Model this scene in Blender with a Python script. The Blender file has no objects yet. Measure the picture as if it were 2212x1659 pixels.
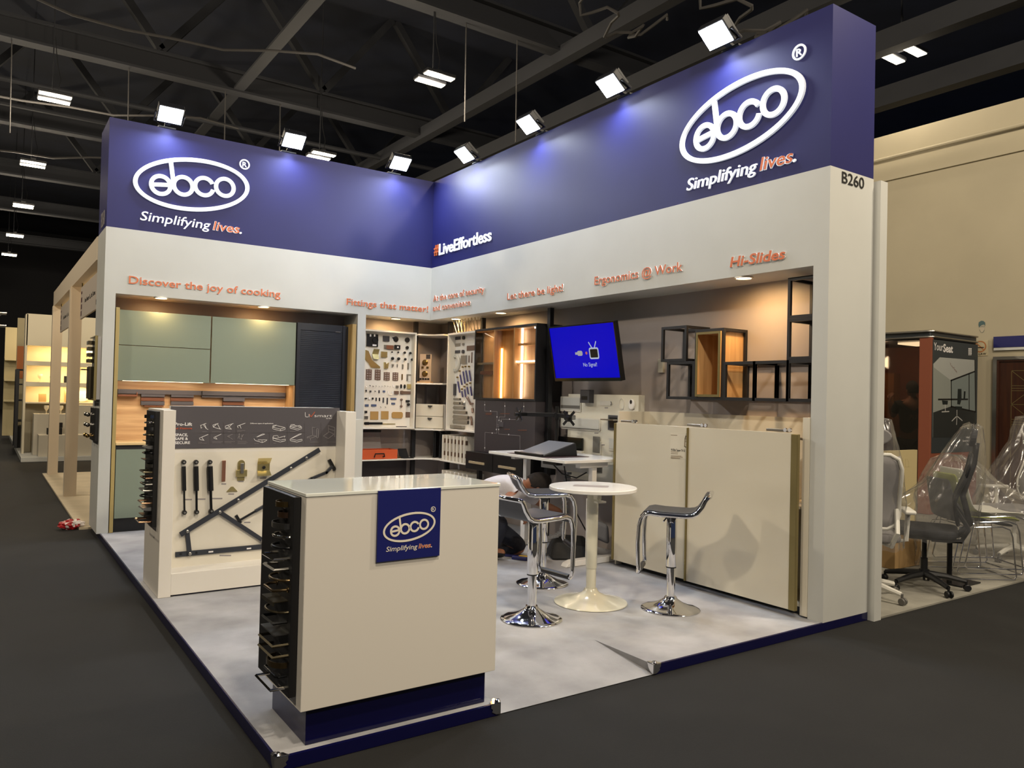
import bpy, bmesh, math, random
from mathutils import Vector, Matrix, noise
random.seed(7)
SC = bpy.context.scene
COL = SC.collection
# ------------------------------------------------------------------ camera
CX, CY, CZ = -4.4694, -8.2864, 1.4031
YAW, PIT, ROL, FPX = 0.6024, 0.0163, 0.0237, 1662.9
_f = Vector((math.sin(YAW)*math.cos(PIT), math.cos(YAW)*math.cos(PIT), math.sin(PIT)))
_r = Vector((math.cos(YAW), -math.sin(YAW), 0))
_u = _r.cross(_f)
CR = _r*math.cos(ROL) + _u*math.sin(ROL)
CU = -_r*math.sin(ROL) + _u*math.cos(ROL)
CF = _f
CAM = Vector((CX, CY, CZ))
cd = bpy.data.cameras.new('camera')
cam = bpy.data.objects.new('camera', cd)
COL.objects.link(cam)
m3 = Matrix((CR, CU, -CF)).transposed()
cam.matrix_world = Matrix.Translation(CAM) @ m3.to_4x4()
cd.sensor_width = 36.0
cd.lens = 36.0*FPX/2212.0
cd.clip_start = 0.05
cd.clip_end = 200
SC.camera = cam
# ------------------------------------------------------------------ world and exposure
W = bpy.data.worlds.new('world')
SC.world = W
W.use_nodes = True
bg = W.node_tree.nodes['Background']
bg.inputs[0].default_value = (0.45, 0.58, 1.0, 1)
bg.inputs[1].default_value = 0.05
SC.view_settings.view_transform = 'Standard'
SC.view_settings.look = 'None'
SC.view_settings.exposure = 0.0
SC.view_settings.gamma = 1.0
SC.view_settings.use_curve_mapping = False
# ------------------------------------------------------------------ lights (seen fixtures are built further down; fill lights have none)
HALL_P, FLOOD_P, DOWN_P = 340.0, 20.0, 40.0
HALL_C, FLOOD_C, DOWN_C = (1.0, 0.86, 0.66), (0.80, 0.89, 1.0), (1.0, 0.60, 0.25)
def point(name, loc, power, color, radius=0.1):
    l = bpy.data.lights.new(name, 'POINT'); l.energy = power; l.color = color; l.shadow_soft_size = radius
    o = bpy.data.objects.new(name, l); o.location = loc; COL.objects.link(o); return o
def aim(o, d):
    o.rotation_euler = Vector(d).to_track_quat('-Z', 'Y').to_euler()
def area(name, loc, d, sx, sy, power, color, spread=180):
    l = bpy.data.lights.new(name, 'AREA'); l.shape = 'RECTANGLE'; l.size = sx; l.size_y = sy
    l.energy = power; l.color = color; l.spread = math.radians(spread)
    o = bpy.data.objects.new(name, l); o.location = loc; aim(o, d); COL.objects.link(o); return o
def spot(name, loc, d, power, color, ang=80, blend=0.6, radius=0.03):
    l = bpy.data.lights.new(name, 'SPOT'); l.energy = power; l.color = color; l.spot_size = math.radians(ang)
    l.spot_blend = blend; l.shadow_soft_size = radius
    o = bpy.data.objects.new(name, l); o.location = loc; aim(o, d); COL.objects.link(o); return o
# hall high-bay fixtures: those the picture shows, then unseen stronger ones added behind the camera as fill
HALL = [(-3.5, 8.6), (-3.6, 14.0), (-3.6, 19.4), (-3.65, 25.1), (1.8, 3.4), (1.8, 8.8), (7.1, -1.9), (-3.7, 30.2)]
HALL_FILL = [(-3.5, -8.6), (1.8, -7.4), (-8.8, -5.0), (-8.8, 3.0), (-3.5, -13.5), (2.0, -13.0)]
for x, y in HALL:
    point('high_bay_and_fill_light', (x, y, 6.55), HALL_P*(.25 if x > 5 else 1), HALL_C, 0.22)
for x, y in HALL_FILL:
    point('high_bay_and_fill_light', (x, y, 6.55), HALL_P*2.6, HALL_C, 0.22)
FLOODS = [(-3.024, -.15, 4.10, 0), (-1.794, -.15, 4.10, 0), (-0.533, -.15, 4.10, 0),
          (-.15, -0.989, 4.07, 1), (-.15, -2.195, 4.07, 1), (-.15, -3.383, 4.07, 1), (-.15, -4.526, 4.07, 1)]
for x, y, z, s in FLOODS:
    d = (0, -.62, -.78) if s == 0 else (-.62, 0, -.78)
    n = Vector(d).normalized()
    area('flood_light', Vector((x, y, z)) + n*.035, d, .24, .17, FLOOD_P, FLOOD_C, 180)
    spot('added_flood_spill', Vector((x, y, z)) + Vector((0, .07, -.09) if s == 0 else (.07, 0, -.09)), (0, .12, -1) if s == 0 else (.12, 0, -1), 9.0, (.72, .8, 1.0), 120, .9, .06)  # extra spot added at each floodlight to brighten the wall below it
# ------------------------------------------------------------------ pixel of the 2212x1659 frame -> point on a plane of the place
def on(px, py, ax, val):
    d = CF + CR*((px-1106.0)/FPX) - CU*((py-829.5)/FPX)
    i = 'xyz'.index(ax)
    return CAM + d*((val-CAM[i])/d[i])
# ------------------------------------------------------------------ materials
def lin(h):
    h = h.lstrip('#')
    c = [int(h[i:i+2], 16)/255 for i in (0, 2, 4)]
    return tuple((x/12.92 if x <= .04045 else ((x+.055)/1.055)**2.4) for x in c)
MATS = {}
def M(name, hexc, rough=.5, metal=0., noise_=None, bump=None, coat=0., emit=0., emitc=None, spec=.5):
    if name in MATS: return MATS[name]
    m = bpy.data.materials.new(name); m.use_nodes = True
    nt = m.node_tree; b = nt.nodes['Principled BSDF']
    c = lin(hexc)
    b.inputs['Base Color'].default_value = (*c, 1)
    b.inputs['Roughness'].default_value = rough
    b.inputs['Metallic'].default_value = metal
    b.inputs['Specular IOR Level'].default_value = spec
    b.inputs['Coat Weight'].default_value = coat
    b.inputs['Coat Roughness'].default_value = .05
    if emit:
        b.inputs['Emission Color'].default_value = (*(emitc or c), 1)
        b.inputs['Emission Strength'].default_value = emit
    if noise_ or bump:
        tc = nt.nodes.new('ShaderNodeTexCoord')
    if noise_:
        sc, amt, det = noise_[:3]
        n = nt.nodes.new('ShaderNodeTexNoise'); n.inputs['Scale'].default_value = sc; n.inputs['Detail'].default_value = det
        nt.links.new(tc.outputs['Object'], n.inputs['Vector'])
        r = nt.nodes.new('ShaderNodeValToRGB')
        r.color_ramp.elements[0].position = .32; r.color_ramp.elements[1].position = .68
        r.color_ramp.elements[0].color = (*[x*(1-amt) for x in c], 1)
        r.color_ramp.elements[1].color = (*[min(1, x*(1+amt)) for x in c], 1)
        nt.links.new(n.outputs['Fac'], r.inputs['Fac'])
        nt.links.new(r.outputs['Color'], b.inputs['Base Color'])
    if bump:
        n2 = nt.nodes.new('ShaderNodeTexNoise'); n2.inputs['Scale'].default_value = bump[0]; n2.inputs['Detail'].default_value = 3
        nt.links.new(tc.outputs['Object'], n2.inputs['Vector'])
        bp = nt.nodes.new('ShaderNodeBump'); bp.inputs['Strength'].default_value = bump[1]; bp.inputs['Distance'].default_value = .01
        nt.links.new(n2.outputs['Fac'], bp.inputs['Height'])
        nt.links.new(bp.outputs['Normal'], b.inputs['Normal'])
    MATS[name] = m
    return m
def wood(name, c1, c2, axis='z', rough=.45, scale=14):
    if name in MATS: return MATS[name]
    m = bpy.data.materials.new(name); m.use_nodes = True
    nt = m.node_tree; b = nt.nodes['Principled BSDF']; b.inputs['Roughness'].default_value = rough
    tc = nt.nodes.new('ShaderNodeTexCoord'); mp = nt.nodes.new('ShaderNodeMapping')
    s = {'z': (scale, scale, scale*.06), 'x': (scale*.06, scale, scale), 'y': (scale, scale*.06, scale)}[axis]
    mp.inputs['Scale'].default_value = s
    n = nt.nodes.new('ShaderNodeTexNoise'); n.inputs['Scale'].default_value = 1.6; n.inputs['Detail'].default_value = 6; n.inputs['Distortion'].default_value = .5
    r = nt.nodes.new('ShaderNodeValToRGB')
    r.color_ramp.elements[0].position = .3; r.color_ramp.elements[1].position = .7
    r.color_ramp.elements[0].color = (*lin(c1), 1); r.color_ramp.elements[1].color = (*lin(c2), 1)
    nt.links.new(tc.outputs['Object'], mp.inputs['Vector']); nt.links.new(mp.outputs['Vector'], n.inputs['Vector'])
    nt.links.new(n.outputs['Fac'], r.inputs['Fac']); nt.links.new(r.outputs['Color'], b.inputs['Base Color'])
    MATS[name] = m
    return m
def film(name, clear=.8, rough=.12, tint='#ffffff', milk=0.0, edge=.8):
    """thin clear sheet: see-through, a milky share, and glossy reflection stronger at grazing angles"""
    if name in MATS: return MATS[name]
    m = bpy.data.materials.new(name); m.use_nodes = True
    nt = m.node_tree; nt.nodes.clear()
    out = nt.nodes.new('ShaderNodeOutputMaterial')
    t = nt.nodes.new('ShaderNodeBsdfTransparent'); t.inputs[0].default_value = (*lin(tint), 1)
    d = nt.nodes.new('ShaderNodeBsdfDiffuse'); d.inputs[0].default_value = (.8, .8, .8, 1)
    g = nt.nodes.new('ShaderNodeBsdfGlossy'); g.inputs['Roughness'].default_value = rough
    lw = nt.nodes.new('ShaderNodeLayerWeight'); lw.inputs['Blend'].default_value = .25
    ma = nt.nodes.new('ShaderNodeMath'); ma.operation = 'MULTIPLY_ADD'
    ma.inputs[1].default_value = edge; ma.inputs[2].default_value = 1-clear
    ma.use_clamp = True
    mx = nt.nodes.new('ShaderNodeMixShader'); mx2 = nt.nodes.new('ShaderNodeMixShader')
    mx2.inputs[0].default_value = milk
    nt.links.new(t.outputs[0], mx2.inputs[1]); nt.links.new(d.outputs[0], mx2.inputs[2])
    nt.links.new(lw.outputs['Facing'], ma.inputs[0]); nt.links.new(ma.outputs[0], mx.inputs[0])
    nt.links.new(mx2.outputs[0], mx.inputs[1]); nt.links.new(g.outputs[0], mx.inputs[2])
    nt.links.new(mx.outputs[0], out.inputs[0])
    MATS[name] = m
    return m
WHITE = M('white_laminate', '#d9d4cb', .35, bump=(3, .03))
WALLW = M('white_painted_wall', '#bcbdb9', .55, noise_=(2.2, .03, 4), bump=(5, .05))
NAVY = M('navy_painted_wall', '#1d1f58', .5, noise_=(1.3, .08, 4), bump=(4, .04), spec=.3)
NAVYG = M('navy_gloss_laminate', '#0b0b38', .15)
TAUPE = M('taupe_painted_wall', '#938a86', .45, noise_=(2, .05, 4))
BLACK = M('black_matte_metal', '#15161a', .45)
BLACKP = M('black_plastic', '#101012', .35)
CHAR = M('charcoal_panel', '#3a3538', .5)
GREYP = M('slate_grey_panel', '#4a464a', .5)
CHROME = M('chrome', '#e6e6e8', .06, 1.)
STEEL = M('brushed_steel', '#a9a6a0', .3, 1.)
GOLD = M('champagne_profile', '#8f8258', .35, .7)
ZINC = M('yellow_zinc', '#d9c88c', .22, .85)
BRASS = M('antique_brass', '#8d7548', .3, 1.)
COPPER = M('rosy_copper_steel', '#c08a72', .3, 1.)
NICKEL = M('brown_steel', '#8a7468', .4, .8)
GREEN = M('sage_green_lacquer', '#7f8a7b', .3)
OAK = wood('light_oak', '#b58a58', '#cfa673', 'z')
OAKX = wood('light_oak_horizontal', '#a87c50', '#d8b486', 'x')
SHUT = M('blue_black_shutter', '#181c26', .4)
ORANGE = M('orange_face', '#cc6a3c', .5)
LETW = M('white_acrylic_letter_glow', '#eef0f6', .35, emit=.35, emitc=(.85, .92, 1))  # faint glow put into the letter white; the letters hold no lamp
LETB = M('white_acrylic_edge', '#f2f2f2', .4)
INKW = M('white_print', '#e6e3e2', .5)
INKG = M('grey_print', '#8a8586', .5)
INKK = M('black_print', '#151515', .5)
INKO = M('orange_print', '#b5512f', .5)
SEAT = M('dark_leatherette', '#22242a', .4, bump=(160, .1))
CREAM = M('cream_enamel', '#d6d2bf', .2, coat=.4)
TOPW = M('white_table_top', '#e4e2de', .2, coat=.2)
CARD = M('cardboard', '#a8885a', .8)
HALLW = M('hall_wall_paint', '#a69d86', .8, noise_=(.8, .06, 5), bump=(2, .05))
# ------------------------------------------------------------------ mesh builder
class Pl:
    """a flat frame: origin, right, up; the normal points at the viewer of the face"""
    def __init__(s, o, right, up=(0, 0, 1)):
        s.o = Vector(o); s.r = Vector(right).normalized(); s.u = Vector(up).normalized(); s.n = s.r.cross(s.u)
    def __call__(s, u, v, n=0.): return s.o + s.r*u + s.u*v + s.n*n
def PY(y): return Pl((0, y, 0), (1, 0, 0))      # faces -y: u = x
def PX(x): return Pl((x, 0, 0), (0, -1, 0))     # faces -x: u = -y
ORG = {}
class MB:
    def __init__(s): s.v = []; s.f = []
    def add(s, vs, fs):
        k = len(s.v); s.v += [tuple(a) for a in vs]; s.f += [tuple(i+k for i in f) for f in fs]; return s
    def hexa(s, p):
        return s.add(p, [(0, 3, 2, 1), (4, 5, 6, 7), (0, 1, 5, 4), (1, 2, 6, 5), (2, 3, 7, 6), (3, 0, 4, 7)])
    def box(s, x0, x1, y0, y1, z0, z1):
        x0, x1 = min(x0, x1), max(x0, x1); y0, y1 = min(y0, y1), max(y0, y1); z0, z1 = min(z0, z1), max(z0, z1)
        return s.hexa([(x0, y0, z0), (x1, y0, z0), (x1, y1, z0), (x0, y1, z0), (x0, y0, z1), (x1, y0, z1), (x1, y1, z1), (x0, y1, z1)])
    def pbox(s, P, u0, u1, v0, v1, n0, n1):
        u0, u1 = min(u0, u1), max(u0, u1); v0, v1 = min(v0, v1), max(v0, v1); n0, n1 = min(n0, n1), max(n0, n1)
        return s.hexa([P(u0, v0, n0), P(u1, v0, n0), P(u1, v1, n0), P(u0, v1, n0), P(u0, v0, n1), P(u1, v0, n1), P(u1, v1, n1), P(u0, v1, n1)])
    def bar(s, a, b, w, h, up=(0, 0, 1)):
        a = Vector(a); b = Vector(b); d = (b-a).normalized(); up = Vector(up)
        if abs(d.dot(up)) > .95: up = Vector((1, 0, 0)) if abs(d.x) < .9 else Vector((0, 1, 0))
        r = d.cross(up).normalized(); u = r.cross(d).normalized()
        q = lambda p: [p-r*w/2-u*h/2, p+r*w/2-u*h/2, p+r*w/2+u*h/2, p-r*w/2+u*h/2]
        return s.hexa(q(a)+q(b))
    def tube(s, pts, r, n=10, closed=False):
        pts = [Vector(p) for p in pts]; m = len(pts); base = len(s.v)
        rad = r if isinstance(r, (list, tuple)) else [r]*m
        prev = None
        for i, p in enumerate(pts):
            a = pts[(i-1) % m] if (closed or i > 0) else p
            b = pts[(i+1) % m] if (closed or i < m-1) else p
            t = (b-a).normalized()
            if prev is None:
                x = t.cross(Vector((0, 0, 1)))
                if x.length < .05: x = t.cross(Vector((1, 0, 0)))
                x.normalize()
            else:
                x = prev - t*prev.dot(t)
                x = x.normalized() if x.length > 1e-6 else t.orthogonal().normalized()
            prev = x; y = t.cross(x)
            for k in range(n):
                an = 2*math.pi*k/n
                s.v.append(tuple(p + (x*math.cos(an)+y*math.sin(an))*rad[i]))
        for i in range(m if closed else m-1):
            j = (i+1) % m
            for k in range(n):
                l = (k+1) % n
                s.f.append((base+i*n+k, base+i*n+l, base+j*n+l, base+j*n+k))
        if not closed:
            s.f.append(tuple(base+k for k in reversed(range(n))))
            s.f.append(tuple(base+(m-1)*n+k for k in range(n)))
        return s
    def lathe(s, prof, o=(0, 0, 0), ax=(0, 0, 1), n=32, cap=True):
        o = Vector(o); ax = Vector(ax).normalized(); x = ax.orthogonal().normalized(); y = ax.cross(x); base = len(s.v)
        for r, h in prof:
            for k in range(n):
                an = 2*math.pi*k/n
                s.v.append(tuple(o+ax*h+(x*math.cos(an)+y*math.sin(an))*max(r, 1e-4)))
        for i in range(len(prof)-1):
            for k in range(n):
                l = (k+1) % n
                s.f.append((base+i*n+k, base+i*n+l, base+(i+1)*n+l, base+(i+1)*n+k))
        if cap:
            s.f.append(tuple(base+k for k in reversed(range(n))))
            s.f.append(tuple(base+(len(prof)-1)*n+k for k in range(n)))
        return s
    def poly(s, P, pts, n0, n1):
        a = sum(p[0]*q[1]-q[0]*p[1] for p, q in zip(pts, pts[1:]+pts[:1]))
        if a < 0: pts = pts[::-1]
        m = len(pts)
        vs = [P(u, v, n0) for u, v in pts]+[P(u, v, n1) for u, v in pts]
        fs = [tuple(reversed(range(m))), tuple(range(m, 2*m))]+[(i, (i+1) % m, m+(i+1) % m, m+i) for i in range(m)]
        return s.add(vs, fs)
    def disc(s, P, cu, cv, r, n0, n1, n=24, rv=None):
        rv = rv or r
        return s.poly(P, [(cu+r*math.cos(2*math.pi*k/n), cv+rv*math.sin(2*math.pi*k/n)) for k in range(n)], n0, n1)
    def ring(s, P, cu, cv, ru, rv, w, n0, n1, a0=0, a1=360, n=48):
        full = abs(a1-a0) >= 360; base = len(s.v); m = n if full else n+1
        for k in range(m):
            a = math.radians(a0+(a1-a0)*k/n)
            c, sn = math.cos(a), math.sin(a)
            for rr in ((ru-w/2, rv-w/2), (ru+w/2, rv+w/2)):
                for nn in (n0, n1): s.v.append(tuple(P(cu+rr[0]*c, cv+rr[1]*sn, nn)))
        for k in range(n):
            i = base+4*k; j = base+4*((k+1) % m)
            s.f += [(i+1, i+3, j+3, j+1), (i, j, j+2, i+2), (i, i+1, j+1, j), (i+2, j+2, j+3, i+3)]
        if not full:
            s.f += [(base, base+2, base+3, base+1), (base+4*n, base+4*n+1, base+4*n+3, base+4*n+2)]
        return s
    def line(s, P, pts, w, n0=0, n1=.0015):
        for (a, b), (c, d) in zip(pts, pts[1:]):
            L = math.hypot(c-a, d-b)
            if L < 1e-6: continue
            ex, ey = (c-a)/L, (d-b)/L; h = w/2
            a2, b2, c2, d2 = a-ex*h, b-ey*h, c+ex*h, d+ey*h
            s.poly(P, [(a2+ey*h, b2-ex*h), (c2+ey*h, d2-ex*h), (c2-ey*h, d2+ex*h), (a2-ey*h, b2+ex*h)], n0, n1)
        return s
    def text(s, P, txt, u0, v0, width, caph, n0=0, n1=.002, bold=0., shear=0., align='L', slope=0.):
        """lettering on a plane: u0,v0 = baseline start, width = full width (or None), caph = capital height"""
        def mesh(t):
            cu = bpy.data.curves.new('t', 'FONT'); cu.body = t; cu.size = 1; cu.offset = bold; cu.extrude = .5 if n1 > n0 else 0
            cu.resolution_u = 3
            o = bpy.data.objects.new('t', cu); COL.objects.link(o)
            dg = bpy.context.evaluated_depsgraph_get(); me = bpy.data.meshes.new_from_object(o.evaluated_get(dg))
            vs = [tuple(v.co) for v in me.vertices]; fs = [tuple(p.vertices) for p in me.polygons]
            bpy.data.objects.remove(o); bpy.data.curves.remove(cu); bpy.data.meshes.remove(me)
            return vs, fs
        vs, fs = mesh(txt)
        if not vs: return s
        x0 = min(v[0] for v in vs); x1 = max(v[0] for v in vs)
        sy = caph/.70; sx = (width/(x1-x0)) if width else sy
        off = 0 if align == 'L' else -(x1-x0)*sx/2
        return s.add([P(u0+off+(v[0]-x0)*sx+shear*v[1]*sy, v0+v[1]*sy+slope*(v[0]-x0)*sx, n0+(v[2]+.5)*(n1-n0)) for v in vs], fs)
    def build(s, name, mat, parent=None, bevel=0., smooth=False, org=None, sub=0, seg=2, fix=True):
        me = bpy.data.meshes.new(name)
        og = ORG.get(parent.name, (0, 0, 0)) if parent else (org or (0, 0, 0))
        me.from_pydata([(a[0]-og[0], a[1]-og[1], a[2]-og[2]) for a in s.v], [], s.f)
        me.update()
        if fix:
            b = bmesh.new(); b.from_mesh(me); bmesh.ops.recalc_face_normals(b, faces=b.faces); b.to_mesh(me); b.free()
        me.materials.append(mat)
        if smooth:
            for p in me.polygons: p.use_smooth = True
            try: me.set_sharp_from_angle(angle=math.radians(42))
            except Exception: pass
        o = bpy.data.objects.new(name, me); COL.objects.link(o)
        if parent:
            o.parent = parent; ORG[o.name] = og
        else:
            o.location = og; ORG[o.name] = og
        if bevel:
            md = o.modifiers.new('edge', 'BEVEL'); md.width = bevel; md.segments = seg; md.limit_method = 'ANGLE'; md.angle_limit = math.radians(40)
        if sub:
            md = o.modifiers.new('smooth', 'SUBSURF'); md.levels = sub; md.render_levels = sub
        return o
def thing(name, label, cat, loc=(0, 0, 0), group=None):
    o = bpy.data.objects.new(name, None); COL.objects.link(o); o.location = loc; o.empty_display_size = .1
    ORG[o.name] = tuple(loc)
    return tag(o, label, cat, group)
def tag(o, label, cat, group=None):
    o['label'] = label; o['category'] = cat
    if group: o['group'] = group
    return o
def struct(name, mb, mat, **k):
    o = mb.build(name, mat, **k); o['kind'] = 'structure'; return o
def dup(root, loc, rotz=0., label=None, group=None):
    r = root.copy(); COL.objects.link(r); r.location = loc; r.rotation_euler = (0, 0, rotz)
    if label: r['label'] = label
    if group: r['group'] = group
    for ch in list(root.children):
        c = ch.copy(); COL.objects.link(c); c.parent = r
        for g in list(ch.children):
            d = g.copy(); COL.objects.link(d); d.parent = c
    return r
ORDN = ['topmost', 'second', 'third', 'fourth', 'fifth', 'sixth', 'seventh', 'eighth', 'ninth', 'tenth', 'eleventh', 'twelfth', 'thirteenth',
        'fourteenth', 'fifteenth', 'sixteenth', 'seventeenth', 'lowest']
NTH = ['first'] + ORDN[1:17]
def arc(c, r, a0, a1, n=8):
    return [(c[0]+r*math.cos(math.radians(a0+(a1-a0)*k/n)), c[1]+r*math.sin(math.radians(a0+(a1-a0)*k/n))) for k in range(n+1)]
def rrect(u0, u1, v0, v1, r, n=5):
    return arc((u1-r, v0+r), r, -90, 0, n)+arc((u1-r, v1-r), r, 0, 90, n)+arc((u0+r, v1-r), r, 90, 180, n)+arc((u0+r, v0+r), r, 180, 270, n)
# ------------------------------------------------------------------ setting
G = -.053      # hall floor level; the booth's carpeted deck is z = 0
ZA, ZB, ZC = 2.309, 2.944, 4.0
FLOORM = M('black_hall_carpet', '#0e0e0e', .95, noise_=(3, .25, 8), bump=(300, .3))
CARP = M('light_grey_carpet', '#a3a3a6', .95, noise_=(3.2, .2, 10), bump=(420, .5))
CARP2 = M('neighbour_grey_carpet', '#8f8c82', .95, noise_=(4, .2, 8), bump=(300, .4))
CREAMC = M('neighbour_cream_deck', '#b8ac94', .8, noise_=(3, .1, 5))
struct('floor', MB().box(-22, 12, -16, 46, G-.1, G), FLOORM)
b = MB()
XL, XR, YF, YB = -3.5, .5, -5.352, .62
R0, R1, RY = -2.49, -1.494, -4.868
vs = [(XL, YF, 0), (R0, YF, 0), (R0, RY, 0), (R1, RY, 0), (R1, YF, 0), (XR, YF, 0), (XR, YB, 0), (XL, YB, 0), (R0, YF, G+.004), (R1, YF, G+.004), (XL, RY, 0), (XR, RY, 0)]
b.add(vs, [(0, 1, 2, 10), (4, 5, 11, 3), (10, 2, 3, 11, 6, 7), (2, 8, 9, 3), (1, 8, 2), (4, 3, 9)])
struct('floor_platform', b, CARP)
struct('baseboard_front', MB().box(XL-.004, R0, YF-.006, YF+.008, G, .003), NAVYG, bevel=.003)
struct('baseboard_front', MB().box(R1, XR+.01, YF-.006, YF+.008, G, .003), NAVYG, bevel=.003)
struct('baseboard_side', MB().box(XL-.008, XL+.004, YF-.004, YB, G, .003), NAVYG, bevel=.003)
struct('floor_neighbour', MB().box(.6, 11, -5.385, 6, G, G+.012), CARP2)
struct('floor_neighbour', MB().box(-3.62, 2.5, .64, 6.45, G, G+.02), CREAMC)
# booth walls
struct('pillar_left', MB().box(-3.536, -3.435, 0, .6, 0, ZA), WALLW)
struct('pillar_right', MB().box(0, .5, -5.357, -5.245, 0, ZA), WALLW)
struct('pillar_middle', MB().box(-.94, -.84, 0, .42, 0, ZA), WALLW)
b = MB().box(-3.536, .5, 0, .6, ZA, ZB); struct('wall_left', b, WALLW)
b = MB().box(0, .5, -5.357, -.0005, ZA, ZB); struct('wall_right', b, WALLW)
struct('wall_left_upper', MB().box(-3.534, .5, .002, .6, ZB, ZC), NAVY)
struct('wall_right_upper', MB().box(.002, .5, -5.355, .0015, ZB, ZC), NAVY)
struct('wall_back_left', MB().box(-3.436, .5, .40, .5, 0, ZA), TAUPE)
struct('wall_back_right', MB().box(.378, .5, -5.25, .405, 0, ZA), TAUPE)
struct('wall_neighbour', MB().box(.515, .60, -5.40, .62, G, 2.93), WALLW)
struct('trim_groove', MB().box(.5, .516, -5.34, .6, G, 2.9), M('groove_shadow_gap', '#8b6f5c', .7))
# hall walls and ceiling
struct('wall_hall', MB().box(7.4, 7.7, -16, 46, G, 5.75), HALLW)
struct('trim_hall', MB().box(7.36, 7.4, -16, 46, 5.0, 5.06), HALLW)
b = MB().tube([(7.33, -16, 5.35), (7.33, 46, 5.35)], .03, 8)
struct('trim_pipe', b, HALLW)
struct('wall_hall_far', MB().box(-22, 12, 46, 46.3, G, 11), M('far_dark_wall', '#2b2b2e', .9))
struct('wall_hall_side', MB().box(-22.3, -22, -16, 46, G, 11), M('far_dark_wall', '#2b2b2e', .9))
CEILM = M('dark_roof_deck', '#0f1422', .9, noise_=(1.2, .3, 4))
BEAMM = M('dark_roof_steel', '#111319', .8)
struct('ceiling', MB().box(-22, 45, -16, 46, 10.6, 10.8), CEILM)
# roof steel: main girders across (x), light purlins along (y), diagonal struts
def girder(y, z, h=.42, w=.3):
    b = MB().box(-22, 12, y-w/2, y+w/2, z, z+.05).box(-22, 12, y-.03, y+.03, z+.05, z+h).box(-22, 12, y-w/2, y+w/2, z+h, z+h+.05)
    struct('beam', b, BEAMM)
for y, z in ((3.4, 8.0), (9.05, 7.9), (14.6, 7.9), (20.2, 7.9), (26, 7.9), (34, 7.9)): girder(y, z)
for x, z in ((-.05, 8.0), (-9.5, 8.0)):
    struct('beam', MB().box(x-.11, x+.11, 3.6, 46, z-.06, z-.01), BEAMM)
for y in (3.4, 9.05, 14.6, 20.2):
    for x in (-8.6, -5.1, -1.6, 1.9, 5.4):
        struct('beam_strut', MB().bar((x, y, 8.43), (x-1.7, y, 10.6), .16, .16), BEAMM)
        struct('beam_strut', MB().bar((x, y, 8.43), (x+1.7, y, 10.6), .16, .16), BEAMM)
for x in (6.9, 6.2, 5.4, 4.5):
    struct('beam', MB().box(x-.11, x+.11, -16, 30, 6.0+(6.9-x)*.75, 6.3+(6.9-x)*.75), BEAMM)
for y in (11.3, 13.0):
    struct('beam_pipe', MB().tube([(-22, y, 7.9), (12, y, 7.9)], .06, 8), BEAMM)
# slack service cables under the roof
for y, x0, x1, z in ((5.2, -14, 1, 7.4), (9.3, -16, 0, 7.2), (12.8, -16, -1, 7.0), (-3.4, 2.2, 3.6, 6.6), (-2.2, 2.4, 3.9, 6.3), (.2, 2.5, 3.9, 7.2)):
    pts = [(x0+(x1-x0)*t/20, y+.3*math.sin(t*.9), z-.35*math.sin(math.pi*t/20)+.05*math.sin(t*2.1)) for t in range(21)]
    tag(MB().tube(pts, .022, 6).build('service_cable', M('dusty_cable', '#2c2a29', .8), smooth=True),
        'dusty service cable sagging below the dark roof girders', 'cable', 'service cables under the hall roof')
for x, y in ((-4.6, 9.05), (-4.2, 9.05), (-2.2, 9.05), (-.3, 9.05), (.9, 9.05), (2.4, 3.4), (3.5, 3.4)):
    tag(MB().tube([(x, y, 8.0), (x+.02, y, 6.4+.3*math.sin(x*5)), ], .012, 6).build('hanging_wire', M('dusty_cable', '#2c2a29', .8)),
        'thin wire hanging straight down from a roof girder', 'wire', 'wires hanging from the roof')
# ------------------------------------------------------------------ hall high-bay lamps
HBL = M('high_bay_led', '#fff2c8', .5, emit=9, emitc=(1, .93, .72))
hbp = None
nm = ['first', 'second', 'third', 'fourth']
for i, (x, y) in enumerate(HALL):
    lab = ['twin-bar high-bay lamp over the aisle, closest to the camera', 'twin-bar high-bay lamp, second along the aisle', 'twin-bar high-bay lamp, third along the aisle',
           'twin-bar high-bay lamp, fourth along the aisle', 'twin-bar high-bay lamp hanging high over the inner corner of the booth', 'twin-bar high-bay lamp just showing over the blue wall behind',
           'twin-bar high-bay lamp beside the tall wall with pod and door', 'tiny far high-bay lamp, fifth along the aisle'][i]
    if hbp is None:
        hbp = thing('high_bay_lamp', lab, 'lamp', (x, y, 6.8), 'high-bay lamps of the hall')
        for s in (-.17, .17):
            MB().box(x-.28, x+.28, y+s-.09, y+s+.09, 6.84, 6.9).build('housing', BLACK, hbp, bevel=.01)
            MB().box(x-.26, x+.26, y+s-.07, y+s+.07, 6.825, 6.84).build('led_panel', HBL, hbp)
        MB().box(x-.05, x+.05, y-.17, y+.17, 6.9, 6.95).build('bracket', BLACK, hbp)
        MB().tube([(x-.04, y, 6.95), (x-.04, y, 10.59)], .012, 6).build('suspension_rod', BEAMM, hbp)
        MB().tube([(x+.05, y, 6.95), (x+.09, y, 7.2), (x+.03, y+.03, 7.5), (x-.02, y, 8.0)], .008, 6).build('supply_cord', BLACKP, hbp, smooth=True)
        first = (x, y)
    else:
        dup(hbp, (x, y, 6.8), 0, lab)
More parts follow.
